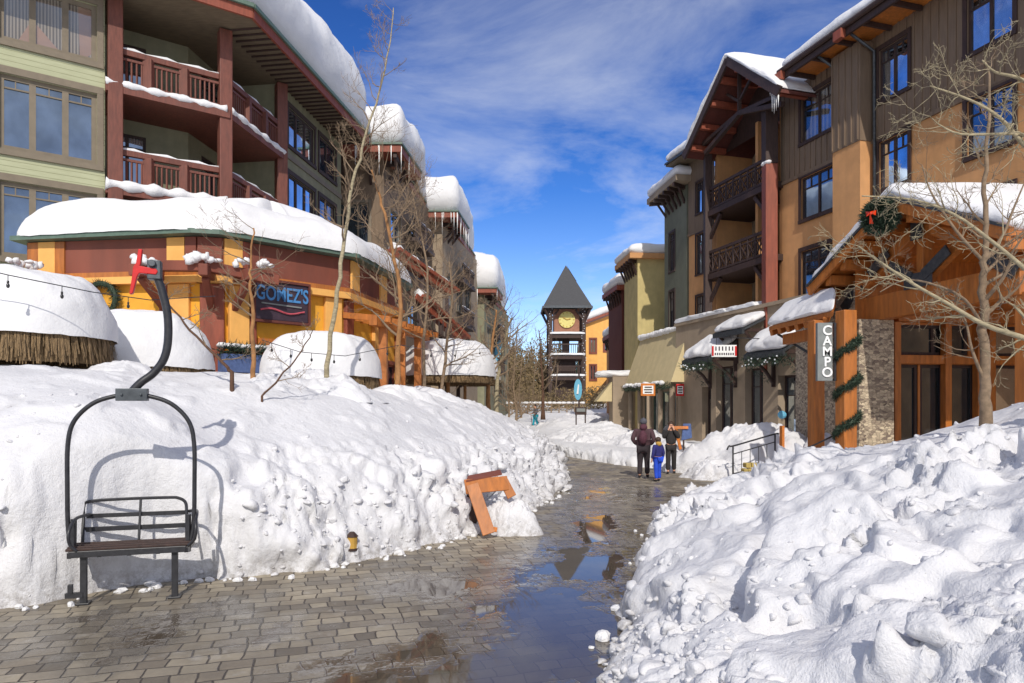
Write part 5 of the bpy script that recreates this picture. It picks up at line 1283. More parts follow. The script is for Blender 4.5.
mb = MB(); mb.hexa([(9.4, 80.5, 2.6), (12.0, 80.5, 5.8), (12, 83.9, 5.8), (9.4, 83.9, 2.6), (9.4, 80.5, 2.9), (12.0, 80.5, 6.1), (12, 83.9, 6.1), (9.4, 83.9, 2.9)]); mb.box((10.8, 82.5, 1.3), (2.6, 2.5, 2.6)); mb.build('porch', M['dark_wood'], inn)  # dark porch shape stands in for the arch shadow at the inn's foot

# ------------------------------------------------------------------ clock tower
TY = 78.; tx = (567 - 512) / F0 * TY; tz = lambda py: CAMZ + (HOR - py) / F0 * TY; W = 15.5 / F0 * TY
tower = thing('clock_tower', (tx, TY + W, 0), 'timber clock tower with a steep charcoal pyramid roof and a pale yellow clock face', 'tower')
mb = MB(); hw_ = 24 / F0 * TY; ze = tz(307); za_ = tz(262); cyy = TY + W
mb.add([(tx - hw_, cyy - hw_, ze), (tx + hw_, cyy - hw_, ze), (tx + hw_, cyy + hw_, ze), (tx - hw_, cyy + hw_, ze), (tx, cyy, za_)], [(0, 1, 4), (1, 2, 4), (2, 3, 4), (3, 0, 4), (3, 2, 1, 0)]); tr = mb.build('roof', M['tower_roof'], tower)
mb = MB(); mb.add([(tx + .05, cyy - .02, za_ + .05), (tx + hw_ * .42, cyy - hw_ * .42, za_ - (za_ - ze) * .42 + .1), (tx + hw_ * .45, cyy + hw_ * .3, za_ - (za_ - ze) * .44 + .2), (tx + .15, cyy + .1, za_ - .1)], [(0, 1, 2), (0, 2, 3)]); mb.build('roof_snow', M['snow_roof'], tr)
mb = MB(); [mb.bar((tx + a * hw_, cyy + b * hw_, ze - .12), (tx + c_ * hw_, cyy + d_ * hw_, ze - .12), .22, .26) for a, b, c_, d_ in ((-1, -1, 1, -1), (1, -1, 1, 1), (-1, -1, -1, 1), (-1, 1, 1, 1))]; mb.build('fascia', M['steel'], tower)
for sx_ in (-1, 1):
    for sy_ in (-1, 1):
        mb = MB(); q = W * 1.08; mb.bar((tx + sx_ * q, cyy + sy_ * q, 0), (tx + sx_ * q, cyy + sy_ * q, ze - .2), .42, .42, (0, 1, 0)); mb.build('post', M['dark_wood'], tower)
        mb = MB(); mb.bar((tx + sx_ * q, cyy + sy_ * q, ze - 1.8), (tx + sx_ * hw_ * .95, cyy + sy_ * hw_ * .95, ze - .25), .2, .22); mb.bar((tx + sx_ * q, cyy + sy_ * q, ze - 1.5), (tx + sx_ * q * .5, cyy + sy_ * q, ze - .3), .2, .22); mb.build('brace', M['dark_wood'], tower)
q = W * .93
mb = MB(); mb.box((tx, cyy, (tz(334) + ze) / 2 - .1), (q * 1.75, q * 1.75, ze - tz(334) - .2)); mb.build('clock_room', M['tower_wall'], tower)
mb = MB(); rc = 8.2 / F0 * TY; cz = tz(319.5)
mb.tube([(tx, cyy - q * .875 - .0, cz), (tx, cyy - q * .875 - .16, cz)], rc, 32); ck = mb.build('clock_face', M['clock'], tower)
mb = MB(); y_ = cyy - q * .875 - .19
for i in range(12): a = i * math.pi / 6; mb.bar((tx + math.sin(a) * rc * .78, y_, cz + math.cos(a) * rc * .78), (tx + math.sin(a) * rc * .92, y_, cz + math.cos(a) * rc * .92), .08, .05, (0, 1, 0))
mb.bar((tx, y_ - .03, cz), (tx + rc * .45, y_ - .03, cz + rc * .12), .1, .05, (0, 1, 0)); mb.bar((tx, y_ - .03, cz), (tx - rc * .5, y_ - .03, cz + rc * .3), .08, .05, (0, 1, 0)); mb.build('hands', M['mustard_cloth'], ck)
for py in (334, 355, 376):
    z = tz(py); mb = MB(); mb.box((tx, cyy, z - .22), (q * 2.4, q * 2.4, .5)); fl_ = mb.build('floor', M['dark_wood'], tower)
    snow_pad('ledge_snow', [(tx - q * 1.25, cyy - q * 1.3), (tx + q * 1.25, cyy - q * 1.3), (tx + q * 1.25, cyy - q * .9), (tx - q * 1.25, cyy - q * .9)], z - .02, .22, .2, fl_, seed=int(py), nj=.12, rs=.1, nseg=80)
for z0, z1, m_ in ((tz(354), tz(336), 'dark_wood'), (tz(376), tz(356), 'dark_wood')):
    mb = MB(); yy = cyy - q * 1.15; mb.bar((tx - q, yy, z0 + 1.1), (tx + q, yy, z0 + 1.1), .14, .14)
    for i in range(15): x_ = tx - q + 2 * q * i / 14; mb.bar((x_, yy, z0), (x_, yy, z0 + 1.1), .07, .07)
    mb.build('railing', M[m_], tower)
mb = MB(); mb.box((tx, cyy, (tz(355) + tz(376)) / 2), (q * 1.3, q * 1.3, tz(355) - tz(376) - .5)); mb.box((tx, cyy + .3, tz(376) / 2), (q * 1.6, q * 1.2, tz(376) - .5)); mb.box((tx, cyy + .2, (tz(335) + tz(354)) / 2), (q * .5, q * .5, tz(335) - tz(354) - .4)); mb.build('core', M['dark_wood'], tower)
rr = random.Random(4); mb = MB()
for sx_ in (-1, 1):
    for i in range(30): mb.ball((tx + sx_ * (W * 1.08 + rr.uniform(-.28, .28)), cyy - W * 1.08 - .26, tz(380) + (ze - tz(380)) * i / 30), .05, 5, 4)
mb.build('fairy_lights', M['lightbulb'], tower)

# ------------------------------------------------------------------ timber entrance porch
mb = None
ap = thing('entrance_porch', (9.5, 16, 0), 'golden timber entrance porch with a snow covered gable roof and stone pier', 'porch')
GA = Vector((9.39, 13.1)); GB = Vector((8.26, 19.0)); fG = Fac(GB, GA); LG = fG.L; uc = LG / 2; zlo, zhi = 5.38, 6.85
zr2 = lambda u: zhi - (zhi - zlo) * abs(u - uc) / uc
P3 = fG.p
mb = MB()
for a, b in ((-.05, uc), (uc, LG + .05)):
    rp = [P3(a, 0, zr2(a)), P3(b, 0, zr2(b)), P3(b, -7.5, zr2(b)), P3(a, -7.5, zr2(a))]
    mb.add(rp + [p_ + Vector((0, 0, -.1)) for p_ in rp], [(0, 1, 2, 3), (7, 6, 5, 4), (0, 1, 5, 4), (1, 2, 6, 5), (2, 3, 7, 6), (3, 0, 4, 7)])
rf = mb.build('roof', M['orange_wood'], ap)
mb = MB(); mb.bar(P3(-.1, .03, zr2(-.1) - .1), P3(uc, .03, zhi - .1), .09, .26); mb.bar(P3(uc, .03, zhi - .1), P3(LG + .1, .03, zr2(LG) - .1), .09, .26); mb.build('bargeboard', M['orange_wood'], ap)
mb = MB(); mb.bar(P3(-.1, .09, zr2(-.1) + .04), P3(uc, .09, zhi + .04), .05, .06); mb.bar(P3(uc, .09, zhi + .04), P3(LG + .1, .09, zr2(LG) + .04), .05, .06); mb.build('metal_edge', M['steel'], ap)
for k_ in (.03, .2, .4, .62, .84):
    for u in ((uc * k_), LG - uc * k_):
        mb = MB(); z = zr2(u) - .27; mb.bar(P3(u, -.06, z), P3(u, -1.9, z), .2, .26); mb.build('purlin', M['orange_wood'], ap, bevel=.01)
mb = MB(); dI = -.9
mb.bar(P3(.5, dI, 4.55), P3(LG - .4, dI, 4.55), .34, .62); mb.build('tie_beam', M['orange_wood'], ap, bevel=.02)
mb = MB(); mb.bar(P3(.5, dI + .02, 4.9), P3(uc, dI + .02, zhi - .5), .26, .3); mb.bar(P3(LG - .5, dI + .02, 4.9), P3(uc, dI + .02, zhi - .5), .26, .3); mb.bar(P3(uc, dI, 4.8), P3(uc, dI, zhi - .4), .26, .26, (1, 0, 0))
mb.bar(P3(uc, dI - .01, 5.0), P3(uc - 1.2, dI - .01, 5.75), .18, .2); mb.bar(P3(uc, dI - .01, 5.0), P3(uc + 1.2, dI - .01, 5.75), .18, .2); mb.build('truss', M['orange_wood'], ap, bevel=.015)
def plate(c, w_, h_, a):
    mb = MB(); x = fG.u * math.cos(a) + Vector((0, 0, math.sin(a))); y = Vector((0, 0, math.cos(a))) - fG.u * math.sin(a); c = Vector(c); n = fG.n * .02
    p = [c - x * w_ - y * h_, c + x * w_ - y * h_, c + x * w_ + y * h_, c - x * w_ + y * h_]; mb.hexa([q - n for q in p] + [q + n for q in p]); mb.build('steel_plate', M['steel'], ap)
plate(P3(uc, dI + .2, 5.0), .42, .17, .0); plate(P3(uc - .55, dI + .22, 5.3), .42, .13, -.55); plate(P3(uc + .55, dI + .22, 5.3), .42, .13, .55); plate(P3(.75, dI + .24, 4.95), .45, .14, .65); plate(P3(1.75, dI + .24, 5.65), .4, .13, .58); plate(P3(LG - .8, dI + .24, 4.95), .45, .14, -.65); plate(P3(uc, dI + .24, 6.25), .16, .3, 0)
def post(px, Yd, w_, z1, mat='orange_wood'):
    c = at(px, 400, Yd); mb = MB(); mb.box((c.x, c.y, z1 / 2), (w_, w_, z1), math.atan2(fG.u.y, fG.u.x)); return mb.build('post', M[mat], ap, bevel=.02)
post(816, 17.8, .30, 4.25); post(846, 16.3, .34, 4.3)
c = P3(LG - .45, dI, 0); mb = MB(); mb.box((c.x, c.y, 2.15), (.24, .24, 4.3), math.atan2(fG.u.y, fG.u.x)); mb.build('post', M['orange_wood'], ap, bevel=.02)
# front wall of the lobby behind the porch
fE = Fac((8.95, 18.0), (17.0, 19.2)); e = lambda px, d=0: fE.pu(px, d)
dz = [(e(899), e(944), 0.9, 3.25), (e(949), e(975), .9, 3.25), (e(899), e(970), 3.5, 4.05), (e(994), e(1040), .9, 3.25), (e(994), e(1040), 3.5, 4.05)]
dz = [(e(897), e(918), .6, 3.15), (e(918) + .06, e(944), .6, 3.15), (e(944) + .06, e(975), .6, 3.15), (e(899), e(968), 3.4, 4.2), (e(994), e(1060), .6, 3.15), (e(994), e(1060), 3.4, 4.2)]
mb = MB(); fE.wall(mb, 0, fE.L, 0, 6.3, dz, rev=.15); mb.build('lobby_wall', M['orange_wood'], ap)
for h_ in dz: fE.window(ap, *h_, nm=1 if h_[3] < 3.3 and h_[1] - h_[0] < 1.5 else 2, fw=.08, fm='dark_wood', gm='glass_dark', name='glass_door' if h_[2] < 1 else 'window')
mb = MB(); a, b = fE.pu(858, .5), fE.pu(893, .5); fE.box(mb, a, b, .003, .55, 0, 4.25); mb.build('stone_pier', M['stone'], ap, bevel=.02)
mb = MB(); 
for px_ in (895.5, 946, 978, 990): u = e(px_, .1); fE.box(mb, u - .09, u + .09, .004, .2, 0, 4.25)
fE.box(mb, e(893), fE.L, .005, .22, 4.26, 4.6); fE.box(mb, e(893), fE.L, .004, .16, 3.16, 3.39); mb.build('door_frame', M['orange_wood'], ap, bevel=.01)
mb = MB(); c1_ = P3(.3, -1.2, 0); c2_ = fE.p(.1, 0, 0); f4 = Fac((c2_.x - 0.0, c2_.y + 4), (c2_.x, c2_.y)); f4.wall(mb, 0, 4, 0, 5.2); mb.build('side_wall', M['stone'], ap)
# snow on porch
og, ng, ugv = fG.o, fG.n, fG.u
zG = lambda x, y: zhi + .01 - (zhi - zlo) * np.abs(((x - og.x) * ugv.x + (y - og.y) * ugv.y) - uc) / uc
snow_pad('roof_snow', [tuple(P3(a, b, 0).xy) for a, b in ((-.05, .02), (uc, .02), (LG + .05, .02), (LG + .05, -7.4), (uc, -7.4), (-.05, -7.4))], zG, .42, .3, rf, seed=51, over=.06, nj=.14, nsc=.7, nseg=240, rs=.25)
# lean-to on the far side
mb = MB(); lp = [at(769, 321, 20.6), at(833, 311, 17.3), at(836, 287, 18.0), at(812, 288, 21.2)]; lp[3].z = lp[2].z = 4.95; lp[0].z = lp[1].z = 4.42
mb.hexa([p_ - Vector((0, 0, .12)) for p_ in lp] + lp); lt = mb.build('lean_to_roof', M['orange_wood'], ap)
lpc = sum(lp, Vector()) / 4
mb = MB()
for k_ in range(7): q = lp[0].lerp(lp[1], (k_ + .3) / 7); q2 = lp[3].lerp(lp[2], (k_ + .3) / 7); mb.bar(q - Vector((0, 0, .2)), q2 - Vector((0, 0, .2)), .11, .16)
mb.bar(lp[0] + Vector((.5, 0, -.38)), lp[1] + Vector((.5, 0, -.38)), .2, .3); mb.each('rafter', M['orange_wood'], lt)
mb = MB(); mb.bar(lp[0] + Vector((.3, .1, -.2)), (9.2, 19.9, 3.2), .07, .07); mb.build('stay', M['black_metal'], lt)
a_ = np.array([lp[0][:2], lp[1][:2]]); ld = lp[1] - lp[0]; ln_ = Vector((-ld.y, ld.x, 0)).normalized(); wd = (lp[2] - lp[1]).dot(ln_)
zL = lambda x, y: 4.42 + .53 * np.clip(((x - lp[0].x) * ln_.x + (y - lp[0].y) * ln_.y) / wd, 0, 1.1) + .01
snow_pad('roof_snow', [tuple(p_[:2]) for p_ in lp], zL, .16, .2, lt, seed=53, over=.04, nj=.12, nsc=1, nseg=100, rs=.15)
# sign CAMPO
t = thing('vertical_sign', at(834, 400, 16.9), 'tall grey blade sign reading CAMPO in white letters on the timber post', 'sign')
cs = at(824, 352, 16.4); hh = 58 / F0 * 16.4; ww = 15 / F0 * 16.4
mb = MB(); mb.box((cs.x, cs.y, cs.z), (ww, .12, hh)); mb.build('board', M['grey_sign'], t, bevel=.01)
for i, ch in enumerate('CAMPO'):
    text_mesh(ch, hh / 4.4, 'white_paint', t, (cs.x + ww * .12, cs.y - .075, cs.z + hh * (.36 - i * .18)), (1, 0, 0), (0, 0, 1), name='letter', bold=.006)
mb = MB(); xr = cs.x + ww / 2 + .02
for z in (cs.z + hh * .5, cs.z - hh * .48): mb.bar((xr - .1, cs.y, z), (xr + .45, cs.y + .1, z), .03, .04)
mb.bar((xr + .05, cs.y - .02, cs.z - hh * .5), (xr + .05, cs.y - .02, cs.z + hh * .5), .05, .05); mb.build('bracket', M['black_metal'], t)
# garland wound round the post, wreath on the gable
t = thing('post_garland', at(847, 430, 16.1), 'dark evergreen garland wound around the timber post beside the CAMPO sign', 'garland')
pc = at(846, 400, 16.3); rr = random.Random(9); pts = [Vector((pc.x + math.cos(a * 1.0) * .22 + .03, pc.y + math.sin(a) * .22, 1.0 + 2.7 * a / 19)) for a in np.linspace(0, 19, 150) if math.sin(a * 1.0 + .5) < .35]
mb = MB(); needle_blob(mb, pts, .10, 6000, rr, .08); [mb.tube(pts[i:i + 2], .06, 6) for i in range(len(pts) - 1) if (pts[i] - pts[i + 1]).length < .2]; mb.build('greenery', M['garland'], t)
wreath(P3(uc - .05, .25, 6.45), .22, 8000, 'large evergreen wreath with an orange red ribbon at the peak of the timber porch', (-.75, .2, .5), fG.n + Vector((0, -1.2, 0)), .18)
# ------------------------------------------------------------------ chairlift chair
ch = thing('lift_chair', (-3.95, 7.12, 0), 'black metal two seat ski lift chair at the foot of the left snow bank', 'lift chair')
CA = math.atan2(.26, .86); cx0 = Vector((math.cos(CA), math.sin(CA), 0)); cy0 = Vector((-math.sin(CA), math.cos(CA), 0)); co_ = Vector((-3.95, 7.12, 0))
L3 = lambda x, y, z: co_ + cx0 * (x * .9) + cy0 * y + Vector((0, 0, z))
def smooth_path(pts, n=6):
    P_ = [Vector(p) for p in pts]; out = []
    for i in range(len(P_) - 1):
        p0, p1, p2, p3 = P_[max(i - 1, 0)], P_[i], P_[i + 1], P_[min(i + 2, len(P_) - 1)]
        for k in range(n):
            u = k / n; out.append(.5 * (2 * p1 + (p2 - p0) * u + (2 * p0 - 5 * p1 + 4 * p2 - p3) * u * u + (3 * p1 - p0 - 3 * p2 + p3) * u ** 3))
    out.append(P_[-1]); return out
mb = MB(); hb = [(-.60, .12, .50), (-.655, .14, .75), (-.665, .14, 1.2), (-.66, .14, 1.62), (-.6, .14, 1.86), (-.42, .14, 2.04), (-.2, .14, 2.12), (0, .14, 2.14), (.2, .14, 2.12), (.42, .14, 2.04), (.6, .14, 1.86), (.66, .14, 1.62), (.665, .14, 1.2), (.655, .14, .75), (.60, .12, .50)]
mb.tube([L3(*p) for p in smooth_path(hb)], .023, 10); mb.build('bail', M['black_metal'], ch, smooth=True)
mb = MB(); mb.box(L3(0, .14, 2.14), (.30, .10, .13), CA); [mb.tube([L3(x, .07, 2.14), L3(x, .21, 2.14)], .014, 8) for x in (-.1, .1)]; mb.build('bracket', M['steel'], ch, bevel=.008)
mb = MB(); mb.tube([L3(*p) for p in smooth_path([(.0, .14, 2.18), (.09, .14, 2.27), (.22, .15, 2.37), (.33, .15, 2.52), (.375, .15, 2.72), (.37, .15, 3.0), (.31, .15, 3.25), (.25, .15, 3.42)])], [.042] * 43, 12); mb.build('hanger_arm', M['black_metal'], ch, smooth=True)
mb = MB(); mb.box(L3(.235, .15, 3.46), (.13, .12, .2), CA); mb.tube([L3(.3, .15, 3.42), L3(.12, .15, 3.44)], .035, 10); mb.tube([L3(.22, .05, 3.52), L3(.22, .27, 3.52)], .04, 10); gp = mb.build('cable_grip', M['steel'], ch, bevel=.008)
mb = MB()
pr = [(.075, .36), (.115, .36), (.10, .16), (.09, .10), (.26, .07), (.28, .03), (.26, -.02), (.085, -.01), (.06, -.07), (.015, -.33), (-.02, -.34), (.01, -.05), (.02, .08), (.05, .14)]
fr = [L3(.0 + x * 1.0, .08, 3.42 + z * .68) for x, z in pr]; bk = [L3(.0 + x, .14, 3.42 + z * .68) for x, z in pr]; n = len(pr)
mb.add(fr + bk, [tuple(range(n)), tuple(range(n, 2 * n))[::-1]] + [(i, (i + 1) % n, n + (i + 1) % n, n + i) for i in range(n)]); mb.build('grip_handle', M['red_plastic'], ch, bevel=.006)
mb = MB(); SZ = .56
for i in range(7): mb.box(L3(0, .03 + i * .062, SZ + .012 * (i % 2) - .01 * i * .2), (1.16, .05, .028), CA)
mb.build('seat', M['dark_wood'], ch, bevel=.006)
mb = MB(); mb.bar(L3(-.6, -.02, SZ - .04), L3(.6, -.02, SZ - .04), .03, .065); mb.bar(L3(-.6, .42, SZ - .05), L3(.6, .42, SZ - .05), .035, .06)
for x in (-.6, -.3, 0, .3, .6): mb.bar(L3(x, -.02, SZ - .05), L3(x, .44, SZ - .05), .04, .06)
for x in (-.6, .6): mb.bar(L3(x, .12, SZ - .1), L3(x, .14, SZ + .3), .04, .05)
mb.build('seat_frame', M['black_metal'], ch, bevel=.004)
mb = MB(); mb.tube([L3(*p) for p in smooth_path([(-.60, .43, SZ), (-.61, .50, .8), (-.61, .53, .93), (-.56, .535, .985), (-.2, .54, 1.0), (.3, .54, 1.0), (.42, .535, .99), (.5, .53, .94), (.52, .5, .82), (.53, .44, SZ)])], .017, 8)
mb.bar(L3(-.6, .52, .83), L3(.52, .52, .83), .015, .045); mb.bar(L3(-.6, .49, .69), L3(.52, .49, .69), .015, .05); mb.tube([L3(0, .44, SZ), L3(0, .53, .99)], .014, 8); mb.build('backrest', M['black_metal'], ch, smooth=False)
for s_ in (-1, 1):
    k_ = 1 if s_ > 0 else .84
    mb = MB(); mb.tube([L3(*p) for p in smooth_path([(s_ * .54, .53, .84), (s_ * .64 * k_, .42, .86), (s_ * .69 * k_, .15, .86), (s_ * .70 * k_, -.0, .80), (s_ * .71 * k_, -.05, .72), (s_ * .69 * k_, -.04, .62), (s_ * .62 * k_, -.02, .55)])], .017, 8); mb.build('armrest', M['black_metal'], ch, smooth=True)
    mb = MB(); mb.box(L3(s_ * .47, .04, .26), (.06, .05, .54), CA); mb.box(L3(s_ * .47, .04, .012), (.12, .12, .02), CA); mb.box(L3(s_ * .47, .04, .50), (.1, .09, .03), CA); mb.build('leg', M['black_metal'], ch, bevel=.004)
mb = MB(); mb.box(L3(-.56, .03, .1), (.16, .05, .05), CA); mb.box(L3(-.6, .03, .15), (.04, .05, .12), CA); mb.build('foot_lug', M['black_metal'], ch)

# ------------------------------------------------------------------ fallen orange sandwich board
sb = thing('sandwich_board', (-.55, 10.9, 0), 'orange wooden A-frame board tipped over and half filled with ploughed snow', 'sandwich board')
def bp(px, py, Y): return at(px, py, Y)
mb = MB()
def plank(a, b, w_, up=(0, -1, .2), th=.035, mb_=None): (mb_ or mb).bar(a, b, th, w_, up) 
TL, TR = bp(468, 486, 10.75), bp(503, 479, 11.05); BL, BR = bp(489, 537, 10.55), bp(512, 497, 11.0)
def flat(mb, a, b, w_, n=(.15, -1, .35), th=.04):
    a, b = Vector(a), Vector(b); n = Vector(n).normalized(); d = (b - a).normalized(); s_ = d.cross(n).normalized() * w_ / 2; n = n * th / 2
    mb.hexa([a - s_ - n, a + s_ - n, b + s_ - n, b - s_ - n, a - s_ + n, a + s_ + n, b + s_ + n, b - s_ + n])
flat(mb, bp(472, 484, 10.73), bp(489, 534, 10.5), .2); flat(mb, bp(465, 487, 10.75), bp(508, 483, 11.0), .23, th=.042); flat(mb, bp(502, 478, 11.0), bp(512, 497, 10.95), .15, th=.038); mb.build('front_frame', M['orange_wood'], sb, bevel=.006)
mb = MB(); mb.hexa([bp(466, 482, 10.75), bp(502, 475, 11.0), bp(500, 471, 11.35), bp(468, 477, 11.1), bp(466, 480.5, 10.75), bp(502, 473.5, 11.0), bp(500, 469.5, 11.35), bp(468, 475.5, 11.1)]); mb.build('top_rail', M['brown_panel'], sb)
mb = MB(); flat(mb, bp(472, 490, 11.1), bp(458, 533, 11.2), .1); flat(mb, bp(470, 500, 11.1), bp(482, 531, 11.15), .24, th=.02); mb.build('rear_frame', M['dark_wood'], sb)
mb = MB(); flat(mb, bp(456, 527, 11.0), bp(463, 533, 10.9), .08); flat(mb, bp(484, 527, 10.55), bp(497, 530, 10.6), .07); mb.build('rail', M['orange_paint'], sb)

# small half buried lantern in the bank
lt_ = thing('lantern', at(352, 541, 9.75), 'small weathered brass lantern poking out of the left snow bank', 'lantern'); c = at(352, 541, 9.03)
mb = MB(); mb.tube([c - Vector((0, 0, .09)), c + Vector((0, 0, .06))], .07, 10); mb.build('body', M['mustard_cloth'], lt_); mb = MB(); mb.tube([c + Vector((0, 0, .06)), c + Vector((0, 0, .12))], [.085, .03], 10); mb.tube([c - Vector((0, 0, .12)), c - Vector((0, 0, .09))], .085, 10); mb.build('cap', M['dark_wood'], lt_)

# ------------------------------------------------------------------ hand rails and stone step
def rail(label, pts, posts, r=.022, curl=True):
    t = thing('hand_rail', pts[0], label, 'railing'); mb = MB(); mb.tube(smooth_path(pts, 5), r, 8); mb.build('rail', M['black_metal'], t, smooth=True)
    for p, z0 in posts: mb = MB(); mb.tube([p, (p[0], p[1], z0)], r * 1.1, 8); mb.build('post', M['black_metal'], t, smooth=True)
    return t
a, b = at(733, 446, 18.6), at(775, 434, 19.2)
t = rail('black wrought iron hand rail above the stone step in the snow', [at(727, 450, 18.5), at(729, 446, 18.5), a, a.lerp(b, .5), b, at(779, 434, 19.2)], [(a, .0), (b, .2)])
mb = MB(); a2, b2 = a - Vector((0, 0, .22)), b - Vector((0, 0, .22)); mb.tube([a2, b2], .015, 6); mb.tube([a - Vector((0, 0, .75)), b - Vector((0, 0, .8))], .015, 6); [mb.tube([a.lerp(b, k) - Vector((0, 0, .22)), a.lerp(b, k) - Vector((0, 0, .78))], .01, 5) for k in (.2, .4, .6, .8)]; mb.build('infill', M['black_metal'], t)
a, b, c = at(812, 446, 16.6), at(838, 434, 17.0), at(850, 433, 17.2)
rail('second black hand rail with a curled end, in front of the timber porch', [at(799, 456, 16.4), at(796, 459, 16.4), at(795, 455, 16.4), at(799, 450, 16.4), a, b, c], [(at(800, 450, 16.4), .3), (b, .4), (c, .4)])
t = thing('stone_step', at(752, 474, 18.3), 'yellowish stacked stone step edge below the black hand rail', 'step')
rr = random.Random(2)
for k in range(3):
    mb = MB(); xx = 0
    while xx < 1.0 - .1 * k:
        wd_ = rr.uniform(.13, .3); p = at(739, 478, 17.7) + Vector((xx + wd_ / 2 + .1 * k, k * .1 + rr.uniform(-.03, .03), .04 + k * .135)); mb.box(p, (wd_ - .02, .28, .125), rr.uniform(-.1, .1), Matrix.Rotation(rr.uniform(-.12, .12), 3, 'Y') @ Matrix.Rotation(rr.uniform(-.12, .12), 3, 'Z')); xx += wd_
    mb.build('stone_course', M['step_stone'], t, bevel=.025)

# ------------------------------------------------------------------ people
def skin_obj(name, joints, edges, mat, parent, sub=2, subd_apply=True):
    """one continuous surface grown from a skeleton: joints name -> (co, radius)"""
    keys = list(joints); idx = {k: i for i, k in enumerate(keys)}
    me = bpy.data.meshes.new(name); me.from_pydata([joints[k][0] for k in keys], [(idx[a], idx[b]) for a, b in edges], [])
    tmp = bpy.data.objects.new('tmp', me); COL.objects.link(tmp)
    tmp.modifiers.new('s', 'SKIN'); sv = me.skin_vertices[0].data
    for k in keys:
        r_ = joints[k][1]; r_ = (r_, r_) if isinstance(r_, (int, float)) else r_
        sv[idx[k]].radius = r_; sv[idx[k]].use_root = False
    sv[0].use_root = True
    m = tmp.modifiers.new('d', 'SUBSURF'); m.levels = sub
    dg = bpy.context.evaluated_depsgraph_get(); m2 = bpy.data.meshes.new_from_object(tmp.evaluated_get(dg)); bpy.data.objects.remove(tmp)
    m2.materials.clear(); m2.polygons.foreach_set('use_smooth', [True] * len(m2.polygons))
    return link_mesh(name, m2, M[mat], parent)
def person(label, loc, h, face, arms='down', coat='maroon_cloth', legs='dark_cloth', hat=None, hair='hair', stride=.1, backpack=None, glasses=False, slim=1.0, hood=None, long_coat=0, skirt=False, kidprop=1.0, group='people standing in the cleared street'):
    t = thing('person', loc, label, 'person', group)
    s_ = h / 1.75; fx = Vector((math.cos(face), math.sin(face), 0)); rt = Vector((math.sin(face), -math.cos(face), 0)); o = Vector(loc)
    def W(f, r_, z): return tuple(o + fx * f * s_ + rt * r_ * s_ + Vector((0, 0, z * s_)))
    hd = kidprop
    J = {'pelvis': (W(0, 0, .95), (.155 * s_ * slim, .115 * s_)), 'waist': (W(.01, 0, 1.1), (.14 * s_ * slim, .105 * s_)), 'chest': (W(.01, 0, 1.3), (.165 * s_ * slim, .12 * s_)), 'neck0': (W(0, 0, 1.44), .075 * s_), 'neck': (W(.01, 0, 1.5), .056 * s_), 'head0': (W(.025, 0, 1.58), (.078 * s_ * hd, .09 * s_ * hd)), 'head': (W(.02, 0, 1.66), (.082 * s_ * hd, .098 * s_ * hd)), 'crown': (W(.01, 0, 1.72), .06 * s_ * hd), 'nose': (W(.115 * hd, 0, 1.61), .014 * s_)}
    Ed = [('pelvis', 'waist'), ('waist', 'chest'), ('chest', 'neck0'), ('neck0', 'neck'), ('neck', 'head0'), ('head0', 'head'), ('head', 'crown'), ('head0', 'nose')]
    for q, sg in (('l', -1), ('r', 1)):
        f = stride * sg
        J['hip' + q] = (W(0, .09 * sg, .9), .1 * s_ * slim); J['knee' + q] = (W(f * .5 + .03, .1 * sg, .5), .062 * s_); J['ank' + q] = (W(f, .105 * sg, .1), .042 * s_); J['toe' + q] = (W(f + .14, .12 * sg, .045), .04 * s_)
        Ed += [('pelvis', 'hip' + q), ('hip' + q, 'knee' + q), ('knee' + q, 'ank' + q), ('ank' + q, 'toe' + q)]
        J['sh' + q] = (W(0, .19 * sg * slim, 1.41), .062 * s_)
        if arms == 'down': el, wr, hn = W(-.03, .27 * sg, 1.14), W(.05, .27 * sg, .92), W(.07, .27 * sg, .84)
        elif arms == 'up': el, wr, hn = W(.14, .25 * sg, 1.22), W(.17, .09 * sg, 1.5), W(.16, .06 * sg, 1.57)
        elif arms == 'pocket': el, wr, hn = W(-.1, .32 * sg, 1.16), W(.07, .2 * sg, 1.0), W(.12, .14 * sg, .98)
        elif arms == 'poles': el, wr, hn = W(0, .3 * sg, 1.18), W(.2, .33 * sg, 1.05), W(.26, .33 * sg, 1.05)
        J['el' + q] = (el, .044 * s_); J['wr' + q] = (wr, .03 * s_); J['ha' + q] = (hn, (.036 * s_, .018 * s_))
        Ed += [('chest', 'sh' + q), ('sh' + q, 'el' + q), ('el' + q, 'wr' + q), ('wr' + q, 'ha' + q)]
        dv = (Vector(hn) - Vector(wr)).normalized(); sd_ = dv.cross(fx).normalized() if abs(dv.dot(fx)) < .9 else rt
        for i in range(4):
            p1 = Vector(hn) + dv * .05 * s_ + sd_ * (i - 1.5) * .019 * s_; p2 = p1 + (dv * .04 + fx * .015) * s_ * (1 if i in (1, 2) else .8)
            J[f'f{i}a{q}'] = (tuple(p1), .0095 * s_); J[f'f{i}b{q}'] = (tuple(p2), .008 * s_); Ed += [('ha' + q, f'f{i}a{q}'), (f'f{i}a{q}', f'f{i}b{q}')]
        p1 = Vector(hn) + sd_ * .045 * s_ + dv * .0; J['th' + q] = (tuple(p1 + dv * .03 * s_), .01 * s_); Ed += [('ha' + q, 'th' + q)]
    skin_obj('body', J, Ed, 'skin', t)
    g = .032 * s_; big = lambda k, e=1.0: (J[k][0], tuple(v + g * e for v in (J[k][1] if isinstance(J[k][1], tuple) else (J[k][1],) * 2)))
    Jc = {k: big(k) for k in ('pelvis', 'waist', 'chest', 'neck0', 'shl', 'shr', 'ell', 'elr', 'wrl', 'wrr')}
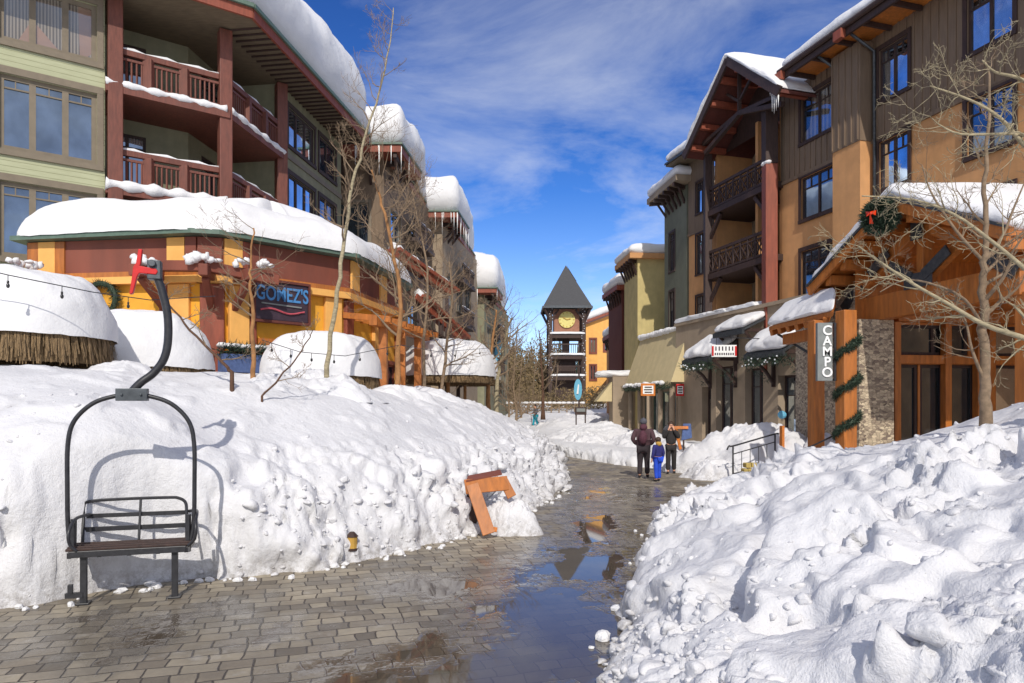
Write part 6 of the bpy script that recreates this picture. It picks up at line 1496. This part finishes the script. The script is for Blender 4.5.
    if long_coat: Jc['hem'] = (W(0, 0, .95 - long_coat), (.2 * s_ * slim, .16 * s_))
    Ec = [('pelvis', 'waist'), ('waist', 'chest'), ('chest', 'neck0')] + [(a + q, b + q) for q in 'lr' for a, b in (('sh', 'el'), ('el', 'wr'))] + [('chest', 'shl'), ('chest', 'shr')] + ([('pelvis', 'hem')] if long_coat else [])
    skin_obj('jacket', Jc, Ec, coat, t)
    Jl = {'pelvis': (W(0, 0, .93), (.17 * s_ * slim, .13 * s_))}; El = []
    for q in 'lr':
        for k in ('hip', 'knee', 'ank'): Jl[k + q] = big(k + q, .8 if k != 'ank' else 1.2)
        El += [('pelvis', 'hip' + q), ('hip' + q, 'knee' + q), ('knee' + q, 'ank' + q)]
    skin_obj('trousers', Jl, El, legs, t)
    for q, sg in (('l', -1), ('r', 1)):
        Jb = {'a': (J['ank' + q][0], .06 * s_), 'b': (W(stride * sg + .02, .11 * sg, .05), .052 * s_), 'c': (W(stride * sg + .17, .125 * sg, .045), .046 * s_)}
        skin_obj('boot', Jb, [('a', 'b'), ('b', 'c')], 'charcoal_cloth', t, 1)
    mb = MB(); c = Vector(W(-.01, 0, 1.685)); rr_ = random.Random(3)
    if hat: mb.ball(c + Vector((0, 0, .015 * s_)), (.112 * s_ * hd, .112 * s_ * hd, .1 * s_ * hd), 14, 8); mb.ball(c + Vector((0, 0, .11 * s_ * hd)), .03 * s_, 8, 6); mb.build('hat', M[hat], t, smooth=True)
    else: mb.ball(c, (.105 * s_ * hd, .105 * s_ * hd, .1 * s_ * hd), 14, 8, .03); mb.ball(Vector(W(-.06, 0, 1.6)), (.07 * s_, .08 * s_, .1 * s_), 12, 8, .03); mb.build('hair', M[hair], t, smooth=True)
    mb = MB()
    for sg in (-1, 1): mb.ball(W(.105 * hd, .032 * sg, 1.645), .011 * s_, 8, 6)
    mb.bar(W(.108, -.025, 1.56), W(.108, .025, 1.56), .008 * s_, .008 * s_); mb.build('face', M['charcoal_cloth'], t)
    if glasses: mb = MB(); [mb.ball(W(.118, .036 * sg, 1.645), (.026 * s_, .02 * s_, .02 * s_), 8, 6) for sg in (-1, 1)]; mb.bar(W(.12, -.05, 1.65), W(.12, .05, 1.65), .01 * s_, .008 * s_); mb.build('sunglasses', M['black_metal'], t, smooth=True)
    if hood: mb = MB(); mb.ball(Vector(W(-.05, 0, 1.52)), (.12 * s_, .13 * s_, .11 * s_), 12, 8, .04); mb.build('hood', M[hood], t, smooth=True)
    if backpack: mb = MB(); mb.ball(Vector(W(-.2, 0, 1.22)), (.13 * s_, .16 * s_, .22 * s_), 12, 8, .04); mb.build('backpack', M[backpack], t, smooth=True)
    return t, W
def gp_(px, py): Y = CAMZ * F0 / (py - HOR); return ((px - 512) / F0 * Y, Y, 0.005)
person('tall person in a long maroon coat and backpack, seen from behind', gp_(643.5, 478), 1.66, R(75), 'pocket', 'maroon_cloth', 'dark_cloth', hat='slate_cloth', long_coat=.2, backpack='burgundy_cloth', slim=1.25, hood='burgundy_cloth')
person('child in bright blue snow trousers and a navy top in the middle of the trio', gp_(658, 481.5), 1.18, R(120), 'down', 'navy_cloth', 'blue_cloth', hair='hair', kidprop=1.15, stride=.04, slim=1.0, hood='mustard_cloth')
person('person in black winter clothes and sunglasses holding both hands up to the face', gp_(671, 473.5), 1.56, R(-100), 'up', 'charcoal_cloth', 'charcoal_cloth', glasses=True, stride=.12)
skp = at(535.5, 427, 53); t, W_ = person('distant skier in a grey jacket and teal trousers crossing the snow', (skp.x, skp.y, skp.z), 1.7, R(200), 'poles', 'slate_cloth', 'teal_cloth', hat='charcoal_cloth', slim=1.15, stride=.16, group=None)
mb = MB(); [mb.bar((skp.x - .8, skp.y + y_ - .1, skp.z + .02), (skp.x + .8, skp.y + y_ + .1, skp.z + .02), .08, .03) for y_ in (-.12, .12)]; sk_ = mb.build('skis', M['charcoal_cloth']); meta(sk_, 'pair of dark skis under the distant teal trousered skier', 'skis')
mb = MB(); p_ = W_(.26, .33, 1.1); mb.tube([p_, (p_[0] + .1, p_[1] - .1, skp.z)], .02, 5); p_ = W_(.26, -.33, 1.1); mb.tube([p_, (p_[0] + .5, p_[1] + .1, skp.z)], .02, 5); meta(mb.build('ski_poles', M['charcoal_cloth']), 'pair of thin ski poles held by the distant skier', 'ski poles')

# orange framed board by the shop, box sign on the mound, oval blue banner
t = thing('folding_sign', at(683, 452, 24), 'orange framed folding sign with a grey blue face behind the three people', 'sign')
c = at(684, 438, 24); mb = MB(); flat(mb, c + Vector((-.28, 0, .3)), c + Vector((-.12, 0, -.4)), .1); flat(mb, c + Vector((-.38, 0, .36)), c + Vector((.14, 0, .36)), .1, th=.045); mb.build('frame', M['orange_paint'], t)
mb = MB(); mb.hexa([c + Vector(q) for q in ((-.08, .03, -.1), (.3, .03, .0), (.3, .1, .0), (-.08, .1, -.1), (-.02, .03, .5), (.26, .03, .5), (.26, .1, .5), (-.02, .1, .5))]); mb.build('face', M['blue_denim'], t, bevel=.03)
mb = MB(); mb.bar((c.x, c.y + .06, c.z), (c.x, c.y + .06, 0.2), .05, .05); mb.build('leg', M['dark_wood'], t)
t = thing('box_sign', at(581, 416, 47), 'low dark wooden box sign on the snow mound near the clock tower', 'sign'); c = at(581, 411, 45)
mb = MB(); mb.box(c + Vector((0, .2, 0)), (.74, .3, .5)); mb.build('frame', M['dark_wood'], t, bevel=.02); mb = MB(); mb.box(c + Vector((0, .03, .06)), (.56, .03, .22)); mb.build('panel', M['grey_sign'], t)
mb = MB(); [mb.bar(c + Vector((s_ * .3, .2, -.2)), c + Vector((s_ * .3, .2, -.9)), .08, .08) for s_ in (-1, 1)]; mb.build('leg', M['dark_wood'], t)
t = thing('oval_banner', at(578, 400, 62), 'light blue oval banner on a dark post in front of the clock tower', 'banner'); c = at(578, 389.5, 62)
mb = MB(); n = 24; vs = [(c.x + math.cos(6.283 * i / n) * .36, c.y, c.z + math.sin(6.283 * i / n) * .95) for i in range(n)]; mb.add(vs + [(x, y + .06, z) for x, y, z in vs], [tuple(range(n)), tuple(range(n, 2 * n))[::-1]] + [(i, (i + 1) % n, n + (i + 1) % n, n + i) for i in range(n)]); mb.build('panel', M['blue_paint'], t)
mb = MB(); mb.tube([(c.x - .05, c.y - .02, c.z - .4), (c.x + .05, c.y - .02, c.z + .45)], [.1, .06], 6); mb.build('emblem', M['white_paint'], t)
mb = MB(); mb.bar((c.x + .1, c.y + .12, 0), (c.x + .1, c.y + .12, c.z + 2.2), .14, .14); mb.build('post', M['dark_wood'], t)
c = at(498, 351, 60); t = thing('oval_banner', (c.x, c.y, .5), 'light blue oval banner among the bare trees on the left', 'banner')
mb = MB(); vs = [(c.x + math.cos(6.283 * i / n) * .28 + math.sin(6.283 * i / n) * .15, c.y, c.z + math.sin(6.283 * i / n) * .95) for i in range(n)]; mb.add(vs + [(x, y + .06, z) for x, y, z in vs], [tuple(range(n)), tuple(range(n, 2 * n))[::-1]] + [(i, (i + 1) % n, n + (i + 1) % n, n + i) for i in range(n)]); mb.build('panel', M['blue_paint'], t)
mb = MB(); mb.bar((c.x, c.y + .12, 0), (c.x, c.y + .12, c.z + 1.4), .12, .12); mb.build('post', M['dark_wood'], t)
# orange marker with teal top behind the step
c = at(782, 436, 20.2); t = thing('marker_post', (c.x, c.y, .4), 'orange marker post with a pale teal top stuck in the snow by the shop door', 'post')
mb = MB(); mb.box((c.x, c.y, (.4 + c.z) / 2 + .15), (.12, .1, c.z - .1)); mb.build('post', M['orange_paint'], t, bevel=.01); mb = MB(); mb.ball(c + Vector((0, 0, .62)), (.13, .1, .12), 10, 7, .05); mb.build('cap', M['blue_paint'], t)
# lodge fence in the distance
t = thing('rail_fence', (-1, 66, 1.4), 'distant dark post and rail fence with snow on its rail, left of the clock tower', 'fence')
mb = MB(); 
for i in range(16): x_ = -4.5 + i * .75; mb.bar((x_, 66, 1.2), (x_, 66, 2.5), .12, .12)
mb.bar((-4.6, 66, 2.4), (6.8, 66, 2.4), .1, .12); mb.bar((-4.6, 66, 2.0), (6.8, 66, 2.0), .08, .1); mb.build('rails', M['bark_twig'], t)
mb = MB(); [mb.ball((-4.5 + i * .45, 66, 2.5), (.28, .12, .12), 7, 5, .2) for i in range(26)]; mb.build('rail_snow', M['snow_roof'], t, smooth=True)
# ------------------------------------------------------------------ bare trees
def twig_system(mb, start, dirv, length, r0, depth, rr, up=.25, wig=.22, nb=(4, 7), segs=6, crook=1.0):
    pts = [Vector(start)]; d = Vector(dirv).normalized(); st = length / segs
    for i in range(segs):
        d = (d + Vector((rr.gauss(0, wig), rr.gauss(0, wig), rr.gauss(0, wig) + up * .35))).normalized(); pts.append(pts[-1] + d * st)
    rad = [max(.0022, r0 * (1 - .8 * i / segs)) for i in range(segs + 1)]
    mb.tube(pts, rad, 6 if r0 > .02 else (4 if r0 > .006 else 3), cap=False)
    if depth <= 0: return
    for k in range(rr.randint(*nb)):
        q = rr.uniform(.2, 1.0); i = min(int(q * segs), segs - 1); p = pts[i].lerp(pts[i + 1], q * segs - i); ax = (pts[i + 1] - pts[i]).normalized()
        side = ax.cross(Vector((rr.gauss(0, 1), rr.gauss(0, 1), rr.gauss(0, 1)))).normalized(); a = rr.uniform(.45, 1.0)
        nd = ax * math.cos(a) + side * math.sin(a)
        twig_system(mb, p, nd, length * rr.uniform(.35, .6) * (1.1 - q * .4), rad[i] * .6, depth - 1, rr, up, wig * 1.1, nb, max(3, segs - 1))
def bare_tree(label, trunk, radii, seed, nl, ll, group=None, mat='bark_pale', tmat='bark_twig', start=.25, depth=2, up=.3, nb=(4, 7), lean=None, cat='tree', name='bare_tree', limbs=(), tail=None):
    """trunk: list of points; limbs: extra explicit limbs (pts, r0)"""
    t = thing(name, trunk[0], label, cat, group); rr = random.Random(seed)
    P_ = smooth_path(trunk, 5); n = len(P_); rad = [radii[0] + (radii[1] - radii[0]) * (i / (n - 1)) ** .8 for i in range(n)]
    P_ = [p + Vector((rr.gauss(0, .012), rr.gauss(0, .012), 0)) * (1 if 0 < i else 0) for i, p in enumerate(P_)]
    mb = MB(); mb.tube([P_[0] - Vector((0, 0, .5))] + P_, [rad[0] * 1.25] + rad, 10); mb.build('trunk', M[mat], t, smooth=True)
    mb = MB()
    for i in range(nl):
        q = start + (1 - start) * (i + rr.random() * .8) / nl; k = min(int(q * (n - 1)), n - 2); p = P_[k].lerp(P_[k + 1], q * (n - 1) - k)
        a = rr.uniform(0, 6.283); el_ = rr.uniform(.15, .8); d = Vector((math.cos(a) * math.cos(el_), math.sin(a) * math.cos(el_) * .8, math.sin(el_)))
        if lean: d = (d + Vector(lean)).normalized()
        twig_system(mb, p, d, ll * rr.uniform(.6, 1.1) * (1.15 - q * .6), min(rad[k] * .55, .05), depth, rr, up, .2, nb)
    mb.build('branches', M[tmat], t)
    if limbs:
        for pts, r0 in limbs:
            mb = MB(); LP_ = smooth_path([Vector(p) for p in pts], 4); m = len(LP_); rd = [r0 * (1 - .85 * i / (m - 1)) + .003 for i in range(m)]; mb.tube(LP_, rd, 8)
            for k in range(int(m * .75)):
                i = rr.randrange(2, m); ax = (LP_[i] - LP_[i - 1]).normalized(); side = ax.cross(Vector((rr.gauss(0, 1), rr.gauss(0, 1), rr.gauss(0, 1)))).normalized()
                twig_system(mb, LP_[i], ax * .6 + side * .8, rr.uniform(.3, .7) * (ll if ll < 1 else 1), rd[i] * .4 + .0015, 2, rr, .15, .25, (3, 5), 5)
            mb.build('limb', M[mat], t, smooth=True)
    return t
A = at
bare_tree('slender pale aspen leaning right, tallest of the bare trees on the left bank', [A(325, 388, 12.6), A(333, 320, 12.6), A(343, 250, 12.7), A(352, 190, 12.8), A(364, 140, 12.9), A(378, 95, 13), A(388, 50, 13.1), A(394, 8, 13.2)], (.05, .008), 11, 26, 1.15, mat='bark_pale', start=.3, up=.45, nb=(4, 6))
bare_tree('short orange brown sapling with long low branches in front of the restaurant sign', [A(253, 378, 11.4), A(253, 330, 11.4), A(250, 290, 11.4), A(250, 262, 11.5), A(254, 228, 11.6)], (.042, .012), 12, 12, 1.35, mat='bark_brown', start=.3, up=.12, nb=(3, 6))
bare_tree('crooked tan tree with a dense tangle of twigs beside the aspen', [A(397, 402, 15), A(398, 350, 15), A(400, 300, 15), A(393, 250, 15), A(382, 205, 15), A(372, 170, 15)], (.07, .02), 13, 24, 1.9, mat='bark_brown', start=.25, up=.35, nb=(5, 8))
bare_tree('twiggy grey tree rising in front of the hotel wings', [A(425, 400, 19), A(424, 340, 19), A(428, 280, 19), A(420, 230, 19), A(412, 190, 19)], (.055, .014), 14, 26, 1.9, mat='bark_twig', start=.25, up=.3, nb=(5, 8))
bare_tree('low twiggy tree growing at the crest of the bank right of the crooked tree', [A(440, 402, 21), A(446, 350, 21), A(452, 300, 21), A(450, 262, 21)], (.06, .02), 15, 18, 1.5, mat='bark_twig', start=.2, up=.25, nb=(4, 7))
bare_tree('orange barked tree with forked crown at the right end of the left bank', [A(489, 415, 25), A(488, 380, 25), A(492, 345, 25), A(497, 310, 25)], (.1, .03), 16, 16, 2.2, mat='bark_brown', start=.35, up=.35, nb=(4, 7))
bare_tree('yellow green trunk standing just right of the orange barked tree', [A(496, 417, 27), A(497, 385, 27), A(503, 350, 27), A(511, 318, 27)], (.12, .03), 17, 14, 2.2, mat='bark_pale', start=.4, up=.35, nb=(4, 6))
bare_tree('small dark tree in the middle of the snowy square', [A(543, 413, 52), A(543, 390, 52), A(541, 360, 52), A(539, 330, 52)], (.16, .03), 18, 16, 2.6, mat='bark_dark', start=.3, up=.4, nb=(4, 6))
bare_tree('long bare bough reaching up from the snow below the sapling', [A(232, 372, 10.6), A(222, 362, 10.6), A(190, 330, 10.7), A(165, 300, 10.8), A(148, 288, 10.9)], (.03, .008), 19, 7, .6, mat='bark_dark', start=.2, up=.1, name='bare_branch', cat='branch')
bare_tree('thin curved stem bending right over the left snow bank', [A(262, 396, 10.6), A(285, 372, 10.7), A(305, 345, 10.8), A(312, 330, 10.9)], (.018, .006), 20, 6, .5, mat='bark_dark', start=.2, name='bare_branch', cat='branch')
# right hand side
Yt = 9.2
bare_tree('bare tree with a stout grey tan trunk in front of the timber porch', [A(986, 406, Yt), A(985, 350, Yt), A(984, 300, Yt), A(983, 262, Yt), A(986, 225, Yt), A(984, 170, Yt), A(990, 110, Yt), A(986, 60, Yt)], (.075, .012), 31, 15, 1.05, mat='bark_twig', start=.22, up=.35, nb=(4, 6),
    limbs=[([A(984, 262, Yt), A(962, 238, Yt), A(945, 215, Yt), A(930, 190, Yt), A(922, 165, Yt)], .022), ([A(984, 262, Yt), A(1003, 235, Yt), A(1015, 205, Yt), A(1030, 170, Yt)], .022), ([A(985, 330, Yt), A(965, 300, Yt - .3), A(935, 285, Yt - .5), A(905, 280, Yt - .6), A(880, 292, Yt - .7)], .02), ([A(984, 380, Yt), A(972, 350, Yt), A(965, 320, Yt), A(950, 300, Yt)], .022)])
Yb = 7.0
bare_tree('pale barked tree at the right edge whose long boughs sweep left across the porch', [A(1100, 440, Yb), A(1098, 380, Yb), A(1092, 300, Yb), A(1085, 220, Yb), A(1070, 120, Yb)], (.11, .05), 32, 4, .9, mat='bark_pale', tmat='bark_pale', start=.3, up=.3, nb=(3, 5), lean=(-.5, 0, 0),
    limbs=[([A(1095, 372, Yb), A(1060, 352, Yb), A(1024, 338, Yb), A(985, 325, Yb), A(950, 305, Yb + .1), A(915, 285, Yb + .1), A(880, 262, Yb + .1), A(858, 246, Yb + .2)], .034), ([A(1094, 330, Yb), A(1060, 300, Yb), A(1024, 268, Yb - .1), A(990, 240, Yb - .1), A(955, 215, Yb - .1), A(915, 200, Yb), A(862, 196, Yb)], .026),
           ([A(1085, 220, Yb), A(1060, 180, Yb), A(1024, 145, Yb), A(1000, 118, Yb), A(970, 100, Yb), A(930, 86, Yb)], .028), ([A(1080, 180, Yb), A(1050, 150, Yb), A(1024, 135, Yb), A(1000, 134, Yb), A(960, 134, Yb), A(938, 124, Yb)], .024), ([A(1072, 130, Yb), A(1045, 95, Yb), A(1018, 78, Yb), A(995, 72, Yb), A(982, 60, Yb)], .024)])
rr = random.Random(77)
# bare trees of the wood at the end of the street
btlab = ['bare grey brown tree at the near edge of the far wood, left of the tower', 'bare tree just left of the clock tower, tips above the fence', 'wide bare tree at the left end of the far wood', 'bare tree half hidden behind the dark street tree', 'tall thin bare tree between the far wood and the hotel wing']
for i, (px, Y, h) in enumerate(((520, 62, 5.2), (556, 72, 5.0), (508, 58, 6.8), (534, 70, 5.4), (515, 48, 6.2))):
    x = (px - 512) / F0 * Y; bare_tree(btlab[i], [(x, Y, .2), (x + .1, Y, h * .3), (x - .1, Y, h * .6), (x + .2, Y, h + 1.5)], (.13, .03), 40 + i, 16, 2.3, group='bare trees before the far wood', mat='bark_twig', start=.2, up=.35, nb=(4, 6))

# brown scrub of the far wood: fine twiggy leaf clumps
mb = MB()
for _ in range(380):
    x = rr.uniform(-20, 6.5); y = rr.uniform(82, 102); r_ = rr.uniform(1.2, 2.6); h = rr.uniform(3.0, 6.5) + (y - 78) * .17
    for _k in range(190):
        a = rr.uniform(0, 6.283); q = rr.random() ** .4; z = rr.random(); p = Vector((x + math.cos(a) * r_ * q * (1 - z * .5), y + math.sin(a) * r_ * q * (1 - z * .5), 2.0 + h * z)); s_ = rr.uniform(.07, .2)
        u = Vector((rr.gauss(0, 1), rr.gauss(0, 1), rr.gauss(0, 1))).normalized() * s_; v = Vector((rr.gauss(0, 1), rr.gauss(0, 1), rr.gauss(0, 1) + 1)).normalized() * s_ * 1.6
        mb.add([p - u, p + u, p + v], [(0, 1, 2)])
for _ in range(60):
    x = rr.uniform(-4, 10); y = rr.uniform(68, 74); r_ = rr.uniform(.8, 1.6); h = rr.uniform(1.6, 3.2)
    for _k in range(130):
        a = rr.uniform(0, 6.283); q = rr.random() ** .4; z = rr.random(); p = Vector((x + math.cos(a) * r_ * q * (1 - z * .5), y + math.sin(a) * r_ * q, 1.2 + h * z)); s_ = rr.uniform(.05, .14)
        u = Vector((rr.gauss(0, 1), rr.gauss(0, 1), rr.gauss(0, 1))).normalized() * s_; v = Vector((rr.gauss(0, 1), rr.gauss(0, 1), rr.gauss(0, 1) + 1)).normalized() * s_ * 1.6
        mb.add([p - u, p + u, p + v], [(0, 1, 2)])
meta(mb.build('scrub_wood', M['scrub'], origin=(0, 90, 0)), kind='stuff')
# conifers
def conifer(loc, h, seed, n=1500):
    r2 = random.Random(seed); t = thing('pine_tree', loc, '', 'tree', 'dark pines on the skyline behind the bare wood'); o = Vector(loc)
    mb = MB(); mb.tube([o, o + Vector((0, 0, h))], [.22, .02], 6); mb.build('trunk', M['bark_dark'], t)
    mb = MB()
    for _ in range(n):
        z = r2.random() ** .8; R_ = (1 - z) * h * .20 + .12; a = r2.random() * 6.283; q = r2.uniform(.35, 1.0) * (1 + .25 * math.sin(a * 3 + z * 40)); p = o + Vector((math.cos(a) * R_ * q * .6, math.sin(a) * R_ * q * .6, h * (.1 + .9 * z))); e = o + Vector((math.cos(a) * R_ * q, math.sin(a) * R_ * q, h * (.1 + .9 * z) - R_ * .25)); s_ = Vector((-math.sin(a), math.cos(a), .2)) * R_ * .16
        mb.add([p - s_, p + s_, e], [(0, 1, 2)])
    mb.build('crown', M['pine'], t); return t
pl = []
src = [conifer((-3, 108, 0), 13, 1), conifer((1.5, 112, 0), 12, 2), conifer((4.5, 106, 0), 12.6, 3)]
spots = [(-12, 110, 1.0), (-9.5, 116, 1.1), (-7.5, 108, .85), (-5.5, 114, 1.12), (-1.2, 110, .95), (.2, 118, 1.1), (3, 116, .9), (6.2, 112, 1.0), (8.2, 118, 1.15), (10.5, 110, .9), (-15, 112, 1.2), (13, 116, 1.1), (-18, 108, 1.3)]
for i, (x, y, s_) in enumerate(spots):
    c = copy_tree(src[i % 3]); c.location = (x, y, 0); c.scale = (s_, s_, s_); c.rotation_euler[2] = i * 1.3; src.append(c)
for c in src: c['label'] = 'dark pine on the skyline behind the brown scrub wood'
